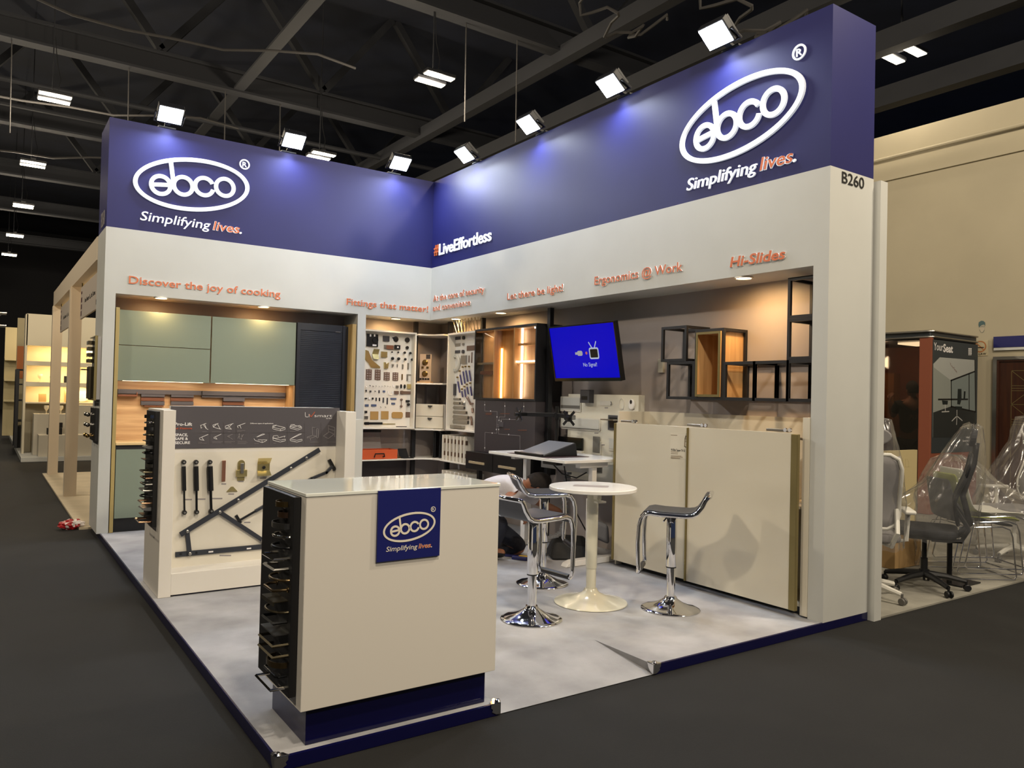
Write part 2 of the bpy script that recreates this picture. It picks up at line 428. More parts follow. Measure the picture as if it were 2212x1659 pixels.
# ------------------------------------------------------------------ flood lights on the fascia
FEM = M('flood_led', '#ffffff', .5, emit=40, emitc=(.88, .93, 1))
fl_lab = ['LED floodlight above the oval logo on the short navy wall', 'LED floodlight in the middle of the short navy wall', 'LED floodlight on the short navy wall beside the inner corner',
          'LED floodlight on the long navy wall beside the inner corner', 'LED floodlight on the long navy wall, second from the inner corner', 'LED floodlight on the long navy wall, third from the inner corner',
          'LED floodlight on the long navy wall above the oval logo']
for i, (x, y, z, s) in enumerate(FLOODS):
    t = thing('flood_light', fl_lab[i], 'lamp', (x, y, z), 'floodlights along the booth walls')
    n = Vector((0, -.62, -.78) if s == 0 else (-.62, 0, -.78)).normalized()
    right = Vector((1, 0, 0)) if s == 0 else Vector((0, -1, 0))
    up = n.cross(right)
    P = Pl((x, y, z), right, up); P.n = n
    MB().pbox(P, -.118, .118, -.093, .093, -.045, .02).build('housing', BLACK, t, bevel=.008)
    fb = MB()
    for k in range(9): fb.pbox(P, -.105+k*.025, -.096+k*.025, -.075, .075, -.075, -.044)
    fb.build('cooling_fins', BLACK, t)
    MB().pbox(P, -.107, .107, -.083, .083, .02, .026).build('led_face', FEM, t)
    w0 = right*.13
    c = Vector((x, y, z)); back = Vector((0, .19, -.1)) if s == 0 else Vector((.19, 0, -.07))
    MB().tube([c-w0, c-w0+back*.55, c+w0+back*.55, c+w0], .012, 6).build('yoke', BLACK, t)
    MB().bar(c+back*.5, Vector((c.x+back.x, c.y+back.y, ZC+.012)), .05, .02).build('arm', BLACK, t)
    MB().pbox(Pl((c.x+back.x, c.y+back.y, ZC), right, (0, 0, 1)), -.08, .08, 0, .014, -.05, .05).build('foot_plate', BLACK, t)
# ------------------------------------------------------------------ downlights under the fascia
DEM = M('downlight_led', '#ffe9c4', .5, emit=16, emitc=(1, .82, .5))
dl = [((-3.021, .052), 'glowing round downlight above the split flap cabinet'), ((-2.002, .057), 'glowing round downlight above the undivided flap cabinet'), ((-.407, .11), 'glowing round downlight above the white fittings board'),
      ((.115, -.42), 'glowing round downlight above the security board'), ((.126, -1.36), 'glowing round downlight above the oak light cabinet'), ((.065, -4.632), 'glowing round downlight above the black shelf grid')]
dl0 = None
for (x, y), lab in dl:
    spot('downlight_beam', (x, y, ZA-.02), (0, .25, -1) if x < -.3 else (.25, 0, -1), DOWN_P*(.3 if x < -1.5 else 1), DOWN_C, 165, .95, .04)
    if dl0 is None:
        dl0 = thing('downlight', lab, 'lamp', (x, y, ZA), 'downlights under the booth fascia')
        MB().lathe([(.055, 0), (.068, -.001), (.07, -.008), (.055, -.01)], (x, y, ZA), n=28, cap=False).build('rim', M('downlight_rim', '#e9e2d4', .4), dl0, smooth=True)
        MB().lathe([(.0, -.006), (.056, -.006)], (x, y, ZA), n=28, cap=False).build('diffuser', DEM, dl0)
    else: dup(dl0, (x, y, ZA), 0, lab)
# ------------------------------------------------------------------ signs on the fascia
def letters(name, lab, P, txt, pts_lr, hpx, ax, val, two=True, bold=.012, shear=0, front=.009, face=None, cat='lettering', group=None, width_adj=1.):
    """cut-out letters: white body and coloured face. pts_lr = pixel of baseline start and end; hpx = capital height in pixels at the start"""
    (a, bb) = pts_lr
    A = on(a[0], a[1], ax, val); B = on(bb[0], bb[1], ax, val); T = on(a[0], a[1]-hpx, ax, val)
    ua, ub = (A.x, B.x) if ax == 'y' else (-A.y, -B.y)
    va, vb = A.z, B.z
    h = T.z-A.z
    t = thing(name, lab, cat, tuple(A), group)
    MB().text(P, txt, ua, (va+vb)/2, (ub-ua)*width_adj, h, 0, front, bold+.006, shear).build('backing_lettering', LETB if two else LETW, t)
    if two: MB().text(P, txt, ua+.002, (va+vb)/2+.001, (ub-ua)*width_adj-.004, h, front, front+.003, bold-.002, shear).build('face_lettering', face or ORANGE, t)
    return t
Pl0 = PY(-.001); Pr0 = PX(-.001)
letters('fascia_lettering', 'orange letters reading Discover the joy of cooking, above the kitchen', Pl0, 'Discover the joy of cooking', ((277.3, 613.5), (605.5, 642)), 16.6, 'y', 0)
letters('fascia_lettering', 'orange letters reading Fittings that matter!, beside the inner corner', Pl0, 'Fittings that matter!', ((747.4, 658.5), (924.2, 674.5)), 13.8, 'y', 0)
t = letters('fascia_lettering', 'orange two-line lettering reading At the core of security and convenience', Pr0, 'At the core of security', ((937.6, 651.6), (1048.3, 632)), 13, 'x', 0, bold=.004, front=.01)
A = on(936.9, 672.4, 'x', 0); B = on(1017.7, 659.8, 'x', 0)
MB().text(Pr0, 'and convenience', -A.y, (A.z+B.z)/2, A.y-B.y, .072, 0, .01, .01).build('backing_lettering', LETB, t)
MB().text(Pr0, 'and convenience', -A.y+.002, (A.z+B.z)/2+.001, A.y-B.y-.004, .072, .01, .013, -.003).build('face_lettering', ORANGE, t)
letters('fascia_lettering', 'orange letters reading Let there be light!, above the oak light cabinet', Pr0, 'Let there be light!', ((1097.5, 648.3), (1218, 629.2)), 14.5, 'x', 0, bold=.004)
letters('fascia_lettering', 'orange letters reading Ergonomics @ Work, above the desk', Pr0, 'Ergonomics @ Work', ((1286, 615.5), (1476, 586.3)), 18, 'x', 0, bold=.004)
letters('fascia_lettering', 'orange slanted letters reading Hi-Slides, above the shelf grid', Pr0, 'Hi-Slides', ((1578.5, 578), (1697, 559)), 21, 'x', 0, bold=.02, shear=.2)
t = letters('fascia_lettering', 'white hashtag slogan LiveEffortless low on the long navy wall', Pr0, 'LiveEffortless', ((949.3, 550.5), (1062.5, 520.2)), 23.5, 'x', .002, two=False, bold=.012)
A = on(939.4, 552.5, 'x', 0); B = on(948.5, 551, 'x', 0)
MB().text(Pr0, '#', -A.y, A.z+.01, A.y-B.y, .125, 0, .016, .01).build('hash_sign', ORANGE, t)
def logo(t, P, cu, cv, W_, n0, n1, mat, mat_o, k='ebco', tagline=True, sub=None):
    """oval brand mark: cu,cv = centre of the oval, W_ = full width of the oval"""
    par = sub or t
    s = W_/1.13
    P0, cu0, cv0 = P, cu, cv
    th = math.radians(7.7)                                  # the mark itself sits tilted, its tagline level
    P = Pl(P(cu, cv, 0), P.r*math.cos(th)+P.u*math.sin(th), P.u*math.cos(th)-P.r*math.sin(th)); cu = cv = 0.
    MB().ring(P, cu, cv, .540*s, .250*s, .040*s, n0, n1, n=72).build('logo_oval', mat, par)
    zb = -.0155*s; R = .0885*s; w = .039*s
    xs = [-.310*s, -.100*s, .103*s, .308*s]
    e = MB().ring(P, xs[0], zb, R, R, w, n0, n1, n=40).pbox(P, xs[0]-R, xs[0]+R, zb-.016*s, zb+.022*s, n0, n1-.0002)
    e.build('logo_letter_e', mat, par)
    top = zb+.262*s
    bb = MB().ring(P, xs[1], zb, R, R, w, n0, n1, n=40)
    bb.poly(P, [(xs[1]-R-.019*s, zb), (xs[1]-R+.020*s, zb), (xs[1]-R+.015*s, top), (xs[1]-R-.024*s, top)], n0, n1-.0003)
    bb.build('logo_letter_b', mat, par)
    MB().ring(P, xs[2], zb, R, R, w, n0, n1, 20, 340, n=36).build('logo_letter_c', mat, par)
    MB().ring(P, xs[3], zb, R, R, w, n0, n1, n=40).build('logo_letter_o', mat, par)
    P, cu, cv = P0, cu0, cv0
    ru, rv = cu+.502*s, cv+.305*s
    r = MB().ring(P, ru, rv, .047*s, .047*s, .013*s, n0, n1*.5, n=28)
    r.text(P, 'R', ru, rv-.025*s, .045*s, .05*s, n0, n1*.5-.0003, .01, 0, 'C'); r.build('registered_mark', mat, par)
    if tagline:
        base = cv-.43*s
        MB().text(P, 'Simplifying', cu-.484*s, base, .65*s, .091*s, n0, n1*.6, .004, .2).build('tagline_lettering', mat, par)
        if mat_o is not None:
            MB().text(P, 'lives.', cu+.200*s, base, .292*s, .091*s, n0, n1*.5, .022, .2).build('tagline_backing_lettering', mat, par)
            MB().text(P, 'lives', cu+.202*s, base+.001*s, .262*s, .090*s, n1*.5, n1*.6, .01, .2).build('tagline_face_lettering', mat_o, par)
Pn = PY(.001); Pm = PX(.001)
t = thing('oval_logo_sign', 'white oval company logo with tagline on the short navy wall', 'sign', (-2.76, 0, 3.2), 'oval logo signs')
logo(t, Pn, -2.762, 3.477, 1.13, 0, .02, LETW, ORANGE)
t = thing('oval_logo_sign', 'white oval company logo with tagline on the long navy wall', 'sign', (0, -4.61, 3.2), 'oval logo signs')
logo(t, Pm, 4.61, 3.462, 1.13, 0, .02, LETW, ORANGE)
A = on(1819, 395, 'y', -5.36); B = on(1866.5, 407.5, 'y', -5.36); T = on(1819.3, 370.4, 'y', -5.36)
tag(MB().text(PY(-5.358), 'B260', A.x, (A.z+B.z)/2, B.x-A.x, T.z-A.z, 0, .003, .004).build('stand_number_lettering', INKK), 'black stand number B260 below the navy block', 'lettering')
Ps = Pl((-3.5345, 0, 0), (0, -1, 0))
tag(MB().text(Ps, 'B260', -.40, 2.985, .26, .15, 0, .003, .004).build('stand_number_lettering', INKG), 'small grey stand number on the aisle end of the navy wall', 'lettering')
# ------------------------------------------------------------------ reception counter
t = thing('reception_counter', 'white reception counter with navy plinth and logo sign at the front edge of the deck', 'counter', (-2.96, -5.1, 0))
MB().box(-3.375, -2.533, -5.308, -4.885, 0.001, .152).build('plinth', NAVYG, t, bevel=.002)
MB().box(-3.412, -2.505, -5.348, -4.865, .152, .99).build('body', WHITE, t, bevel=.002)
MB().box(-3.416, -2.501, -5.352, -4.861, .9905, 1.004).build('countertop', M('white_back_painted_glass', '#e6e9e2', .06, coat=.6), t, bevel=.002)
P = PY(-5.349)
sg = MB().pbox(P, -3.112, -2.816, .706, 1.001, 0, .010).build('sign_panel', M('navy_print', '#1d2266', .3), t, bevel=.0015)
PP = PY(-5.359)
logo(t, PP, -2.964, .842, .250, 0, .0015, M('beige_white_print', '#e4dccb', .5), M('orange_vinyl', '#d06a35', .5), sub=sg)
# ------------------------------------------------------------------ sample handles on black boards
def handle(lab, kind, P, u, v, L, d, mat, group, tilt=0.):
    """a pull screwed to a board: u,v centre on the board, L length along u, d reach"""
    b = MB(); h = L/2
    if kind == 'bow':
        b.tube([P(u-h*math.cos(math.pi*k/14), v, d*math.sin(math.pi*k/14)) for k in range(15)], .0055, 8)
    elif kind == 'band':
        pts = [(-h*math.cos(math.pi*k/14), d*math.sin(math.pi*k/14)) for k in range(15)]
        for (a, c), (e, f) in zip(pts, pts[1:]):
            b.hexa([P(u+a, v-.011, c), P(u+a, v+.011, c), P(u+a*.93, v+.011, c*.93-.001), P(u+a*.93, v-.011, c*.93-.001),
                    P(u+e, v-.011, f), P(u+e, v+.011, f), P(u+e*.93, v+.011, f*.93-.001), P(u+e*.93, v-.011, f*.93-.001)])
    elif kind == 'bar':
        pts = [P(u-h, v, 0), P(u-h, v, d-.008), P(u-h+.008, v, d), P(u+h-.008, v, d), P(u+h, v, d-.008), P(u+h, v, 0)]
        b.tube(pts, .0055, 8)
    elif kind == 'square':
        b.tube([P(u-h, v, 0), P(u-h, v, d), P(u+h, v, d), P(u+h, v, 0)], .0062, 4)
    elif kind == 'plate':
        b.poly(Pl(P(u, v, 0), P.r, P.n), [(-h, 0), (h, 0), (h, d), (h-.004, d+.002), (-h+.004, d+.002), (-h, d)], -.0022, .0022)
    elif kind == 'lip':
        b.poly(Pl(P(u-h, v, 0), P.n, P.u), [(0, -.002), (d-.004, -.002), (d-.004, -.014), (d, -.014), (d, .002), (0, .002)], -L, 0)
    elif kind == 'cup':
        pts = [(d*math.sin(math.pi*k/10), .012*math.cos(math.pi*k/10)) for k in range(11)]
        b.poly(Pl(P(u-h, v, 0), P.n, P.u), [(0, .013)]+pts+[(0, -.013)], -L, 0)
    elif kind == 'knobbed':
        b.tube([P(u-h, v+.002, 0), P(u-h, v+.002, d*.6), P(u-h*.8, v, d), P(u+h*.8, v, d), P(u+h, v+.002, d*.6), P(u+h, v+.002, 0)], .006, 8)
        b.lathe([(.012, 0), (.012, .003), (.006, .006)], P(u-h, v+.002, 0), P.n, 14).lathe([(.012, 0), (.012, .003), (.006, .006)], P(u+h, v+.002, 0), P.n, 14)
    elif kind == 'knob':
        b.lathe([(.011, 0), (.006, .006), (.006, d*.5), (.015, d*.62), (.017, d*.85), (.013, d), (.0, d+.001)], P(u, v, 0), P.n, 20)
    o = b.build('sample_pull', mat, smooth=kind in ('bow', 'bar', 'knobbed', 'cup', 'knob'), org=tuple(P(u, v, 0)))
    return tag(o, lab, 'knob' if kind == 'knob' else 'handle', group)
KIND = {'bow': 'slim bow', 'band': 'flat band', 'bar': 'round bar', 'square': 'square-cornered', 'plate': 'flat plate', 'lip': 'lipped edge', 'cup': 'cup', 'knobbed': 'round-footed arched'}
MN = {}
def handle_board(lab, P, u0, u1, v0, v1, items, uc, where, group, thick=.03):
    t = thing('handle_display_board', lab, 'board', tuple(P((u0+u1)/2, v0, 0)))
    MB().pbox(P, u0, u1, v0, v1, 0.0005, thick).build('backing_board', M('black_sample_board', '#0f0f11', .5), t, bevel=.002)
    n = len(items); Q = Pl(P(0, 0, thick), P.r, P.u)
    dv = (v1-v0-.075)/(n-1)
    cap = MB()
    for i, (k, mn, mat, L, d, du) in enumerate(items):
        v = v1-.038-dv*i
        handle(f'{mn} {KIND[k]} handle, {ORDN[i] if i < n-1 else "lowest"} on the {where}', k, Q, uc+du, v, L, d, mat, group)
        cap.pbox(Q, uc-.016, uc+.016, v-.0215, v-.0185, 0, .0006)
    cap.build('caption_lettering', M('dim_grey_print', '#55524e', .6), t)
BLK = M('satin_black_metal', '#191a1c', .3, .6); BRZ = M('dark_bronze', '#57503f', .35, .9); ANT = M('antique_bronze', '#7d6b4d', .3, 1.); ROSE = M('rose_bronze', '#9c7a60', .25, 1.)
POL = M('polished_nickel', '#d8d2c4', .1, 1.); GRY = M('grey_brushed_nickel', '#8d8b86', .3, 1.)
it1 = [('band', 'gold-toned', BRASS, .085, .035, 0), ('band', 'ribbed bronze', ROSE, .075, .028, .01), ('band', 'grey and bronze', GRY, .14, .045, 0), ('bow', 'polished', POL, .13, .04, .01), ('bow', 'black', BLK, .13, .045, .01),
       ('square', 'polished', POL, .15, .06, 0), ('square', 'brushed', GRY, .14, .055, 0), ('bow', 'antique bronze', ANT, .15, .05, .01), ('knobbed', 'antique bronze', ANT, .14, .055, 0),
       ('lip', 'dark gold-edged', BRZ, .15, .06, 0), ('bow', 'dark bronze', BRZ, .17, .06, 0), ('square', 'black', BLK, .14, .055, 0), ('plate', 'grey', GRY, .18, .055, 0), ('square', 'thin dark bronze', BRZ, .18, .06, 0),
       ('square', 'thin brown', BRZ, .19, .06, 0), ('band', 'wide bronze', ANT, .15, .055, .01), ('bar', 'dark grey', BLK, .16, .04, 0), ('square', 'large silver', POL, .19, .065, -.005)]
handle_board('black board of sample handles on the end of the reception counter', Pl((-3.4125, 0, 0), (0, -1, 0)), 4.888, 5.292, .194, .985, it1, 5.18, "counter's black handle board", 'sample handles on the counter board')
it2 = [('band', 'polished', POL, .12, .05, 0), ('bow', 'polished', POL, .11, .045, 0), ('band', 'grey-brown', GRY, .12, .05, 0), ('bow', 'bronze', BRZ, .13, .05, 0), ('plate', 'black', BLK, .15, .045, 0), ('cup', 'grey', GRY, .12, .05, 0),
       ('knobbed', 'black', BLK, .11, .045, 0), ('plate', 'black square', BLK, .16, .05, 0), ('band', 'wide silver', POL, .13, .03, .01), ('square', 'thin brown', BRZ, .16, .055, 0), ('bar', 'rosy', ROSE, .15, .05, 0), ('bar', 'brushed', GRY, .16, .05, 0),
       ('square', 'brushed', GRY, .16, .055, 0), ('bow', 'black', BLK, .17, .06, 0), ('square', 'rosy', ROSE, .17, .06, 0), ('cup', 'wide grey', GRY, .16, .06, 0), ('plate', 'dark', BLK, .15, .055, 0), ('square', 'rosy silver', ROSE, .18, .075, 0)]
handle_board('black board of sample handles on the end of the bed-fitting stand', Pl((-3.466, 0, 0), (0, -1, 0)), 2.27, 2.60, .458, 1.245, it2, 2.495, "stand's black handle board", 'sample handles on the stand board')
# ------------------------------------------------------------------ bed-fitting display stand
t = thing('bed_fitting_display_stand', 'white stand with recessed panel of bed lift fittings and dark printed header', 'display stand', (-2.78, -2.43, 0))
X0, X1, Y0, Y1 = -3.466, -2.091, -2.72, -2.15
MB().box(X0, X0+.079, Y0, Y1, 0.0008, 1.257).build('side_pillar', WHITE, t, bevel=.002)
MB().box(X1-.084, X1, Y0, Y1, .0008, 1.257).build('side_pillar', WHITE, t, bevel=.002)
MB().box(X0+.079, X1-.084, Y0, Y1-.001, .012, .155).build('base', WHITE, t, bevel=.002)
MB().box(X0+.10, X1-.1, Y0+.02, Y1-.02, .0008, .012).build('floor_glide', NAVYG, t)
MB().box(X0+.079, X1-.084, -2.53, -2.20, .155, .955).build('back_panel', M('cream_sample_panel', '#d6d0c2', .35), t)
MB().box(X0+.079, X1-.084, -2.53, -2.20, .955, 1.257).box(-3.37, -2.19, -2.53, -2.40, 1.257, 1.281).build('header_core', WHITE, t)
hd = MB().box(-3.386, -2.152, -2.538, -2.5301, .985, 1.281).build('header_panel', GREYP, t, bevel=.001)
MB().box(X1+.001, -1.80, -2.19, -2.15, .0008, 1.18).box(X1+.06, X1+.07, -2.2, -2.19, .01, 1.17).box(X1+.2, X1+.215, -2.2, -2.19, .01, 1.17).build('rear_panel', M('pale_grey_laminate', '#c9c8c0', .4), t, bevel=.002)
def hp(x, y): p = on(x, y, 'y', -2.5385); return (p.x, p.z)
HP = PY(-2.5385)
zq = lambda x, y: hp(380+x/6.1444, 880+y/6.1444)
def htext(txt, a, b, hpx, mat, name, bold=.01):
    A = zq(*a); B = zq(*b); T = zq(a[0], a[1]-hpx)
    MB().text(HP, txt, A[0], (A[1]+B[1])/2, B[0]-A[0], T[1]-A[1], 0, .001, bold, slope=0).build(name, mat, hd)
htext('Pro-Lift', (-18, 246), (214, 240), 42, INKW, 'header_lettering', .02)
htext('Bed Fittings', (-55, 292), (214, 288), 24, INKO, 'header_lettering', .02)
htext('SPACE,', (-14, 383), (158, 380), 34, INKW, 'header_lettering', .02)
htext('SAFE &', (-14, 434), (160, 430), 34, INKW, 'header_lettering', .02)
htext('SECURE', (-14, 487), (186, 484), 34, INKW, 'header_lettering', .02)
htext('Different types of applications', (988, 219), (1292, 219), 14, INKW, 'header_lettering', .01)
htext('smart', (1838, 128), (2072, 130), 40, INKW, 'brand_lettering', -.01)
htext('by Ebco', (1995, 150), (2072, 152), 13, INKW, 'brand_lettering', 0)
MB().line(HP, [zq(1716, 68), zq(1716, 112), zq(1722, 126), zq(1752, 126)], .003).build('brand_letter_mark', INKW, hd)
MB().line(HP, [zq(1766, 92), zq(1766, 126)], .003).build('brand_letter_mark', INKW, hd)
MB().line(HP, [zq(1774, 96), zq(1793, 128), zq(1842, 62)], .0045).build('brand_tick_mark', INKO, hd)
ic = {  # line drawings of bed lifts and beds, in the header's own drawing units
 'lift': [[(325, 240), (345, 232), (400, 212)], [(330, 240), (333, 275), (345, 270)], [(362, 228), (405, 285), (425, 292)], [(380, 222), (402, 275)]],
 'lift2': [[(490, 235), (560, 212)], [(490, 235), (495, 262), (595, 290)], [(548, 215), (585, 285)], [(495, 262), (545, 218)]],
 'lift3': [[(655, 248), (760, 214)], [(655, 248), (655, 280), (738, 290)], [(690, 240), (735, 288)], [(745, 220), (700, 265), (668, 272)]],
 'lift4': [[(815, 248), (918, 210)], [(815, 248), (825, 270)], [(848, 240), (865, 278)]],
 'lift5': [[(310, 408), (425, 360)], [(310, 408), (318, 428), (374, 438)], [(340, 395), (366, 432)]],
 'lift6': [[(502, 400), (600, 355)], [(502, 400), (505, 412), (545, 422)], [(520, 390), (545, 420)]],
 'lift7': [[(680, 385), (748, 358)], [(680, 385), (750, 422)], [(700, 378), (720, 408)]],
 'lift8': [[(845, 350), (825, 410)], [(862, 420), (895, 360)], [(835, 352), (850, 420)], [(875, 365), (870, 430)]],
 'bed1': [[(1280, 262), (1330, 240), (1448, 268), (1448, 292), (1388, 312), (1284, 285), (1280, 262), (1385, 288), (1448, 268)], [(1385, 288), (1388, 312)], [(1284, 258), (1290, 238), (1335, 236), (1345, 244)]],
 'bed2': [[(1512, 255), (1560, 235), (1670, 262), (1668, 282), (1612, 302), (1515, 275), (1512, 255), (1608, 280), (1670, 262)], [(1540, 262), (1645, 240), (1668, 262)], [(1518, 250), (1530, 228), (1575, 228)]],
 'bed3': [[(1035, 412), (1062, 398), (1180, 355), (1150, 352), (1035, 412), (1050, 438), (1145, 468), (1188, 450), (1208, 432), (1090, 432)], [(1145, 468), (1142, 445)]],
 'bed4': [[(1285, 402), (1330, 412), (1448, 380), (1440, 395)], [(1285, 402), (1290, 435), (1385, 462), (1452, 442), (1450, 420), (1390, 436), (1290, 408)], [(1286, 400), (1295, 378), (1345, 374), (1360, 388)]],
 'bed5': [[(1514, 420), (1545, 408), (1668, 352), (1640, 352), (1514, 420), (1518, 442), (1608, 462), (1675, 442), (1672, 422), (1606, 438), (1514, 420)]],
 'bed6': [[(1738, 395), (1815, 372), (1868, 382), (1790, 408), (1738, 395)], [(1740, 396), (1740, 412)], [(1785, 408), (1785, 436)], [(1812, 372), (1808, 262), (1866, 278), (1868, 408), (1890, 402), (1888, 285), (1830, 265)]],
 'bed7': [[(1955, 380), (2035, 325), (2098, 355), (2022, 415), (1955, 380)], [(2025, 325), (2022, 240), (2108, 268), (2106, 390)], [(2030, 285), (2098, 308)]],
}
for k, pl in ic.items():
    b = MB()
    for l in pl: b.line(HP, [zq(*p) for p in l], .0028)
    b.build('icon_line_drawing_print', INKG if k in ('lift7', 'lift8', 'bed6', 'bed7') else INKW, hd)
b = MB()
for x0, x1, y in ((352, 412, 324), (482, 596, 324), (690, 722, 323), (815, 918, 308), (815, 870, 323), (296, 345, 462), (296, 405, 478), (482, 620, 456), (482, 600, 470), (645, 785, 456), (645, 735, 470), (820, 935, 452), (820, 950, 467), (820, 930, 482),
                  (1285, 1340, 320), (1515, 1585, 320), (1042, 1098, 480), (1295, 1328, 476), (1520, 1605, 472), (1775, 1892, 462), (2000, 2118, 461)):
    b.line(HP, [zq(x0, y), zq(x1, y)], .0016)
b.build('caption_lettering', INKG, hd)
b = MB()
for l in ([(296, 340), (940, 336)], [(452, 205), (455, 490)], [(632, 205), (636, 490)], [(798, 200), (800, 490)], [(1005, 338), (1700, 330)], [(1478, 215), (1482, 485)], [(1240, 340), (1242, 485)], [(1705, 205), (1710, 470)], [(1925, 205), (1930, 470)]):
    b.line(HP, [zq(*p) for p in l], .0008)
b.build('divider_line_print', M('faint_print', '#5d595c', .5), hd)
# hardware mounted on the panel
FP = PY(-2.5305)
zs = lambda x, y: (lambda p: (p.x, p.z))(on(280+x/3.6867, 860+y/3.6867, 'y', -2.535))
def gas_strut(lab, top, joint, bot, r):
    A, J, B = zs(*top), zs(*joint), zs(*bot)
    t = thing('gas_strut', lab, 'gas strut', tuple(FP(B[0], B[1], .02)), 'gas struts on the bed-fitting stand')
    d = .022
    MB().lathe([(r, 0), (r, 1)], (0, 0, 0), n=16)
    MB().tube([FP(A[0], A[1]-.03, d), FP(J[0], J[1], d)], r, 16).build('cylinder', BLACKP, t, smooth=True)
    MB().tube([FP(J[0], J[1], d), FP(B[0], B[1]+.012, d)], r*.45, 10).build('rod', BLK, t, smooth=True)
    for q, s in ((A, 1), (B, -1)):
        m = MB().lathe([(.012, .002), (.016, .008), (.016, .03), (.012, .036)], FP(q[0], q[1], 0), FP.n, 18)
        m.build('end_ring', BLACKP, t, smooth=True)
        MB().lathe([(.007, .036), (.007, .039)], FP(q[0], q[1], 0), FP.n, 14).build('bolt', STEEL, t)
gas_strut('thin black gas strut, first of three on the white stand', (427, 508), (430, 735), (432, 908), .0145)
gas_strut('black gas strut between the two others on the white stand', (525, 508), (528, 735), (529, 905), .017)
gas_strut('thickest black gas strut, beside the perforated strip on the white stand', (635, 508), (641, 735), (645, 896), .02)
A, B = zs(752, 497), zs(752, 664)
tag(MB().pbox(FP, A[0]-.013, A[0]+.013, B[1], A[1], 0.001, .006).pbox(FP, A[0]-.013, A[0]-.010, B[1], A[1], .006, .02).build('perforated_strip', COPPER, bevel=.001), 'rosy steel perforated strip beside the gas struts', 'bracket')
A = zs(888, 575)
t = thing('sliding_latch', 'yellow zinc sliding latch with round head on the white stand', 'latch', tuple(FP(*A)))
MB().poly(FP, [(A[0]-.026, A[1]-.075), (A[0]+.026, A[1]-.075), (A[0]+.026, A[1]+.05)]+arc((A[0], A[1]+.05), .026, 0, 180, 10)+[(A[0]-.026, A[1]+.05)], .001, .006).build('base_plate', ZINC, t, bevel=.001)
MB().pbox(FP, A[0]-.038, A[0]+.04, A[1]-.045, A[1]+.005, .006, .022).build('cross_lug', ZINC, t, bevel=.003)
MB().pbox(FP, A[0]-.012, A[0]+.012, A[1]-.02, A[1]+.055, .022, .034).build('slide', STEEL, t, bevel=.003)
A = zs(1067, 545)
t = thing('hinge_bracket', 'yellow zinc folded hinge bracket with black bolt on the white stand', 'bracket', tuple(FP(*A)))
MB().hexa([FP(A[0]-.045, A[1]+.02, .001), FP(A[0]+.045, A[1]+.02, .001), FP(A[0]+.045, A[1]+.02, .006), FP(A[0]-.045, A[1]+.02, .006), FP(A[0]-.05, A[1]+.065, .034), FP(A[0]+.05, A[1]+.065, .034), FP(A[0]+.05, A[1]+.065, .04), FP(A[0]-.05, A[1]+.065, .04)]).build('upper_leaf', ZINC, t)
MB().pbox(FP, A[0]-.045, A[0]+.045, A[1]-.03, A[1]+.02, .001, .007).build('middle_leaf', ZINC, t)
MB().hexa([FP(A[0]-.05, A[1]-.065, .036), FP(A[0]+.05, A[1]-.065, .036), FP(A[0]+.05, A[1]-.065, .042), FP(A[0]-.05, A[1]-.065, .042), FP(A[0]-.045, A[1]-.03, .001), FP(A[0]+.045, A[1]-.03, .001), FP(A[0]+.045, A[1]-.03, .007), FP(A[0]-.045, A[1]-.03, .007)]).build('lower_leaf', ZINC, t)
MB().lathe([(.012, .007), (.012, .014), (.005, .015)], FP(A[0], A[1]-.006, 0), FP.n, 16).build('bolt', BLACKP, t)
A = zs(815, 745)
tag(MB().poly(FP, [(A[0]-.04, A[1]), (A[0]+.04, A[1]), (A[0]+.008, A[1]+.036), (A[0]-.008, A[1]+.036)], .001, .005).build('corner_plate', ZINC), 'small triangular yellow zinc plate above the lift arm', 'bracket')
def arm(pts, w, n0, n1, b=None):
    b = b or MB()
    q = [zs(*p) for p in pts]
    b.line(FP, q, w, n0, n1); return b
t = thing('bed_lift_mechanism', 'large black hinged bed lift mechanism slanting across the white panel', 'lift mechanism', tuple(FP(*zs(480, 1236))))
IRON = M('black_painted_iron', '#2b2e36', .4)
arm([(418, 1072), (1490, 418)], .036, .02, .028).build('upper_arm', IRON, t, bevel=.001)
arm([(385, 1244), (1400, 1150)], .036, .004, .012).build('lower_arm', IRON, t, bevel=.001)
arm([(455, 1060), (475, 1235)], .03, .012, .02).build('short_link', IRON, t, bevel=.001)
arm([(713, 905), (1110, 1165)], .03, .012, .02).build('long_link', IRON, t, bevel=.001)
for q in ((455, 1058), (713, 904), (860, 810), (1277, 558), (1400, 476), (475, 1235), (1050, 1132)):
    u, v = zs(*q); MB().lathe([(.011, .028), (.011, .032), (.006, .034)], FP(u, v, 0), FP.n, 14).build('rivet', STEEL, t)
for q in ((405, 1240), (530, 1230), (1058, 1188)):
    u, v = zs(*q); MB().lathe([(.008, .012), (.008, .015)], FP(u, v, 0), FP.n, 12).build('bolt', BLACKP, t)
for q in ((645, 1222), (948, 1196)):
    u, v = zs(*q); MB().pbox(FP, u-.016, u+.016, v-.005, v+.005, .012, .0125).build('slot', INKW, t)
t = thing('telescopic_stay', 'thin black telescopic stay with end brackets behind the counter', 'stay', tuple(FP(*zs(870, 970))))
arm([(868, 972), (1010, 890)], .014, .014, .026).build('thin_rod', BLACKP, t)
arm([(1005, 892), (1440, 640), (1560, 590), (1600, 548)], .022, .012, .03).build('outer_tube', IRON, t, bevel=.002)
arm([(852, 942), (878, 985)], .02, .001, .011).build('end_bracket', BLACKP, t)
arm([(1592, 500), (1626, 562)], .024, .001, .02).build('end_bracket', BLACKP, t)
b = MB()
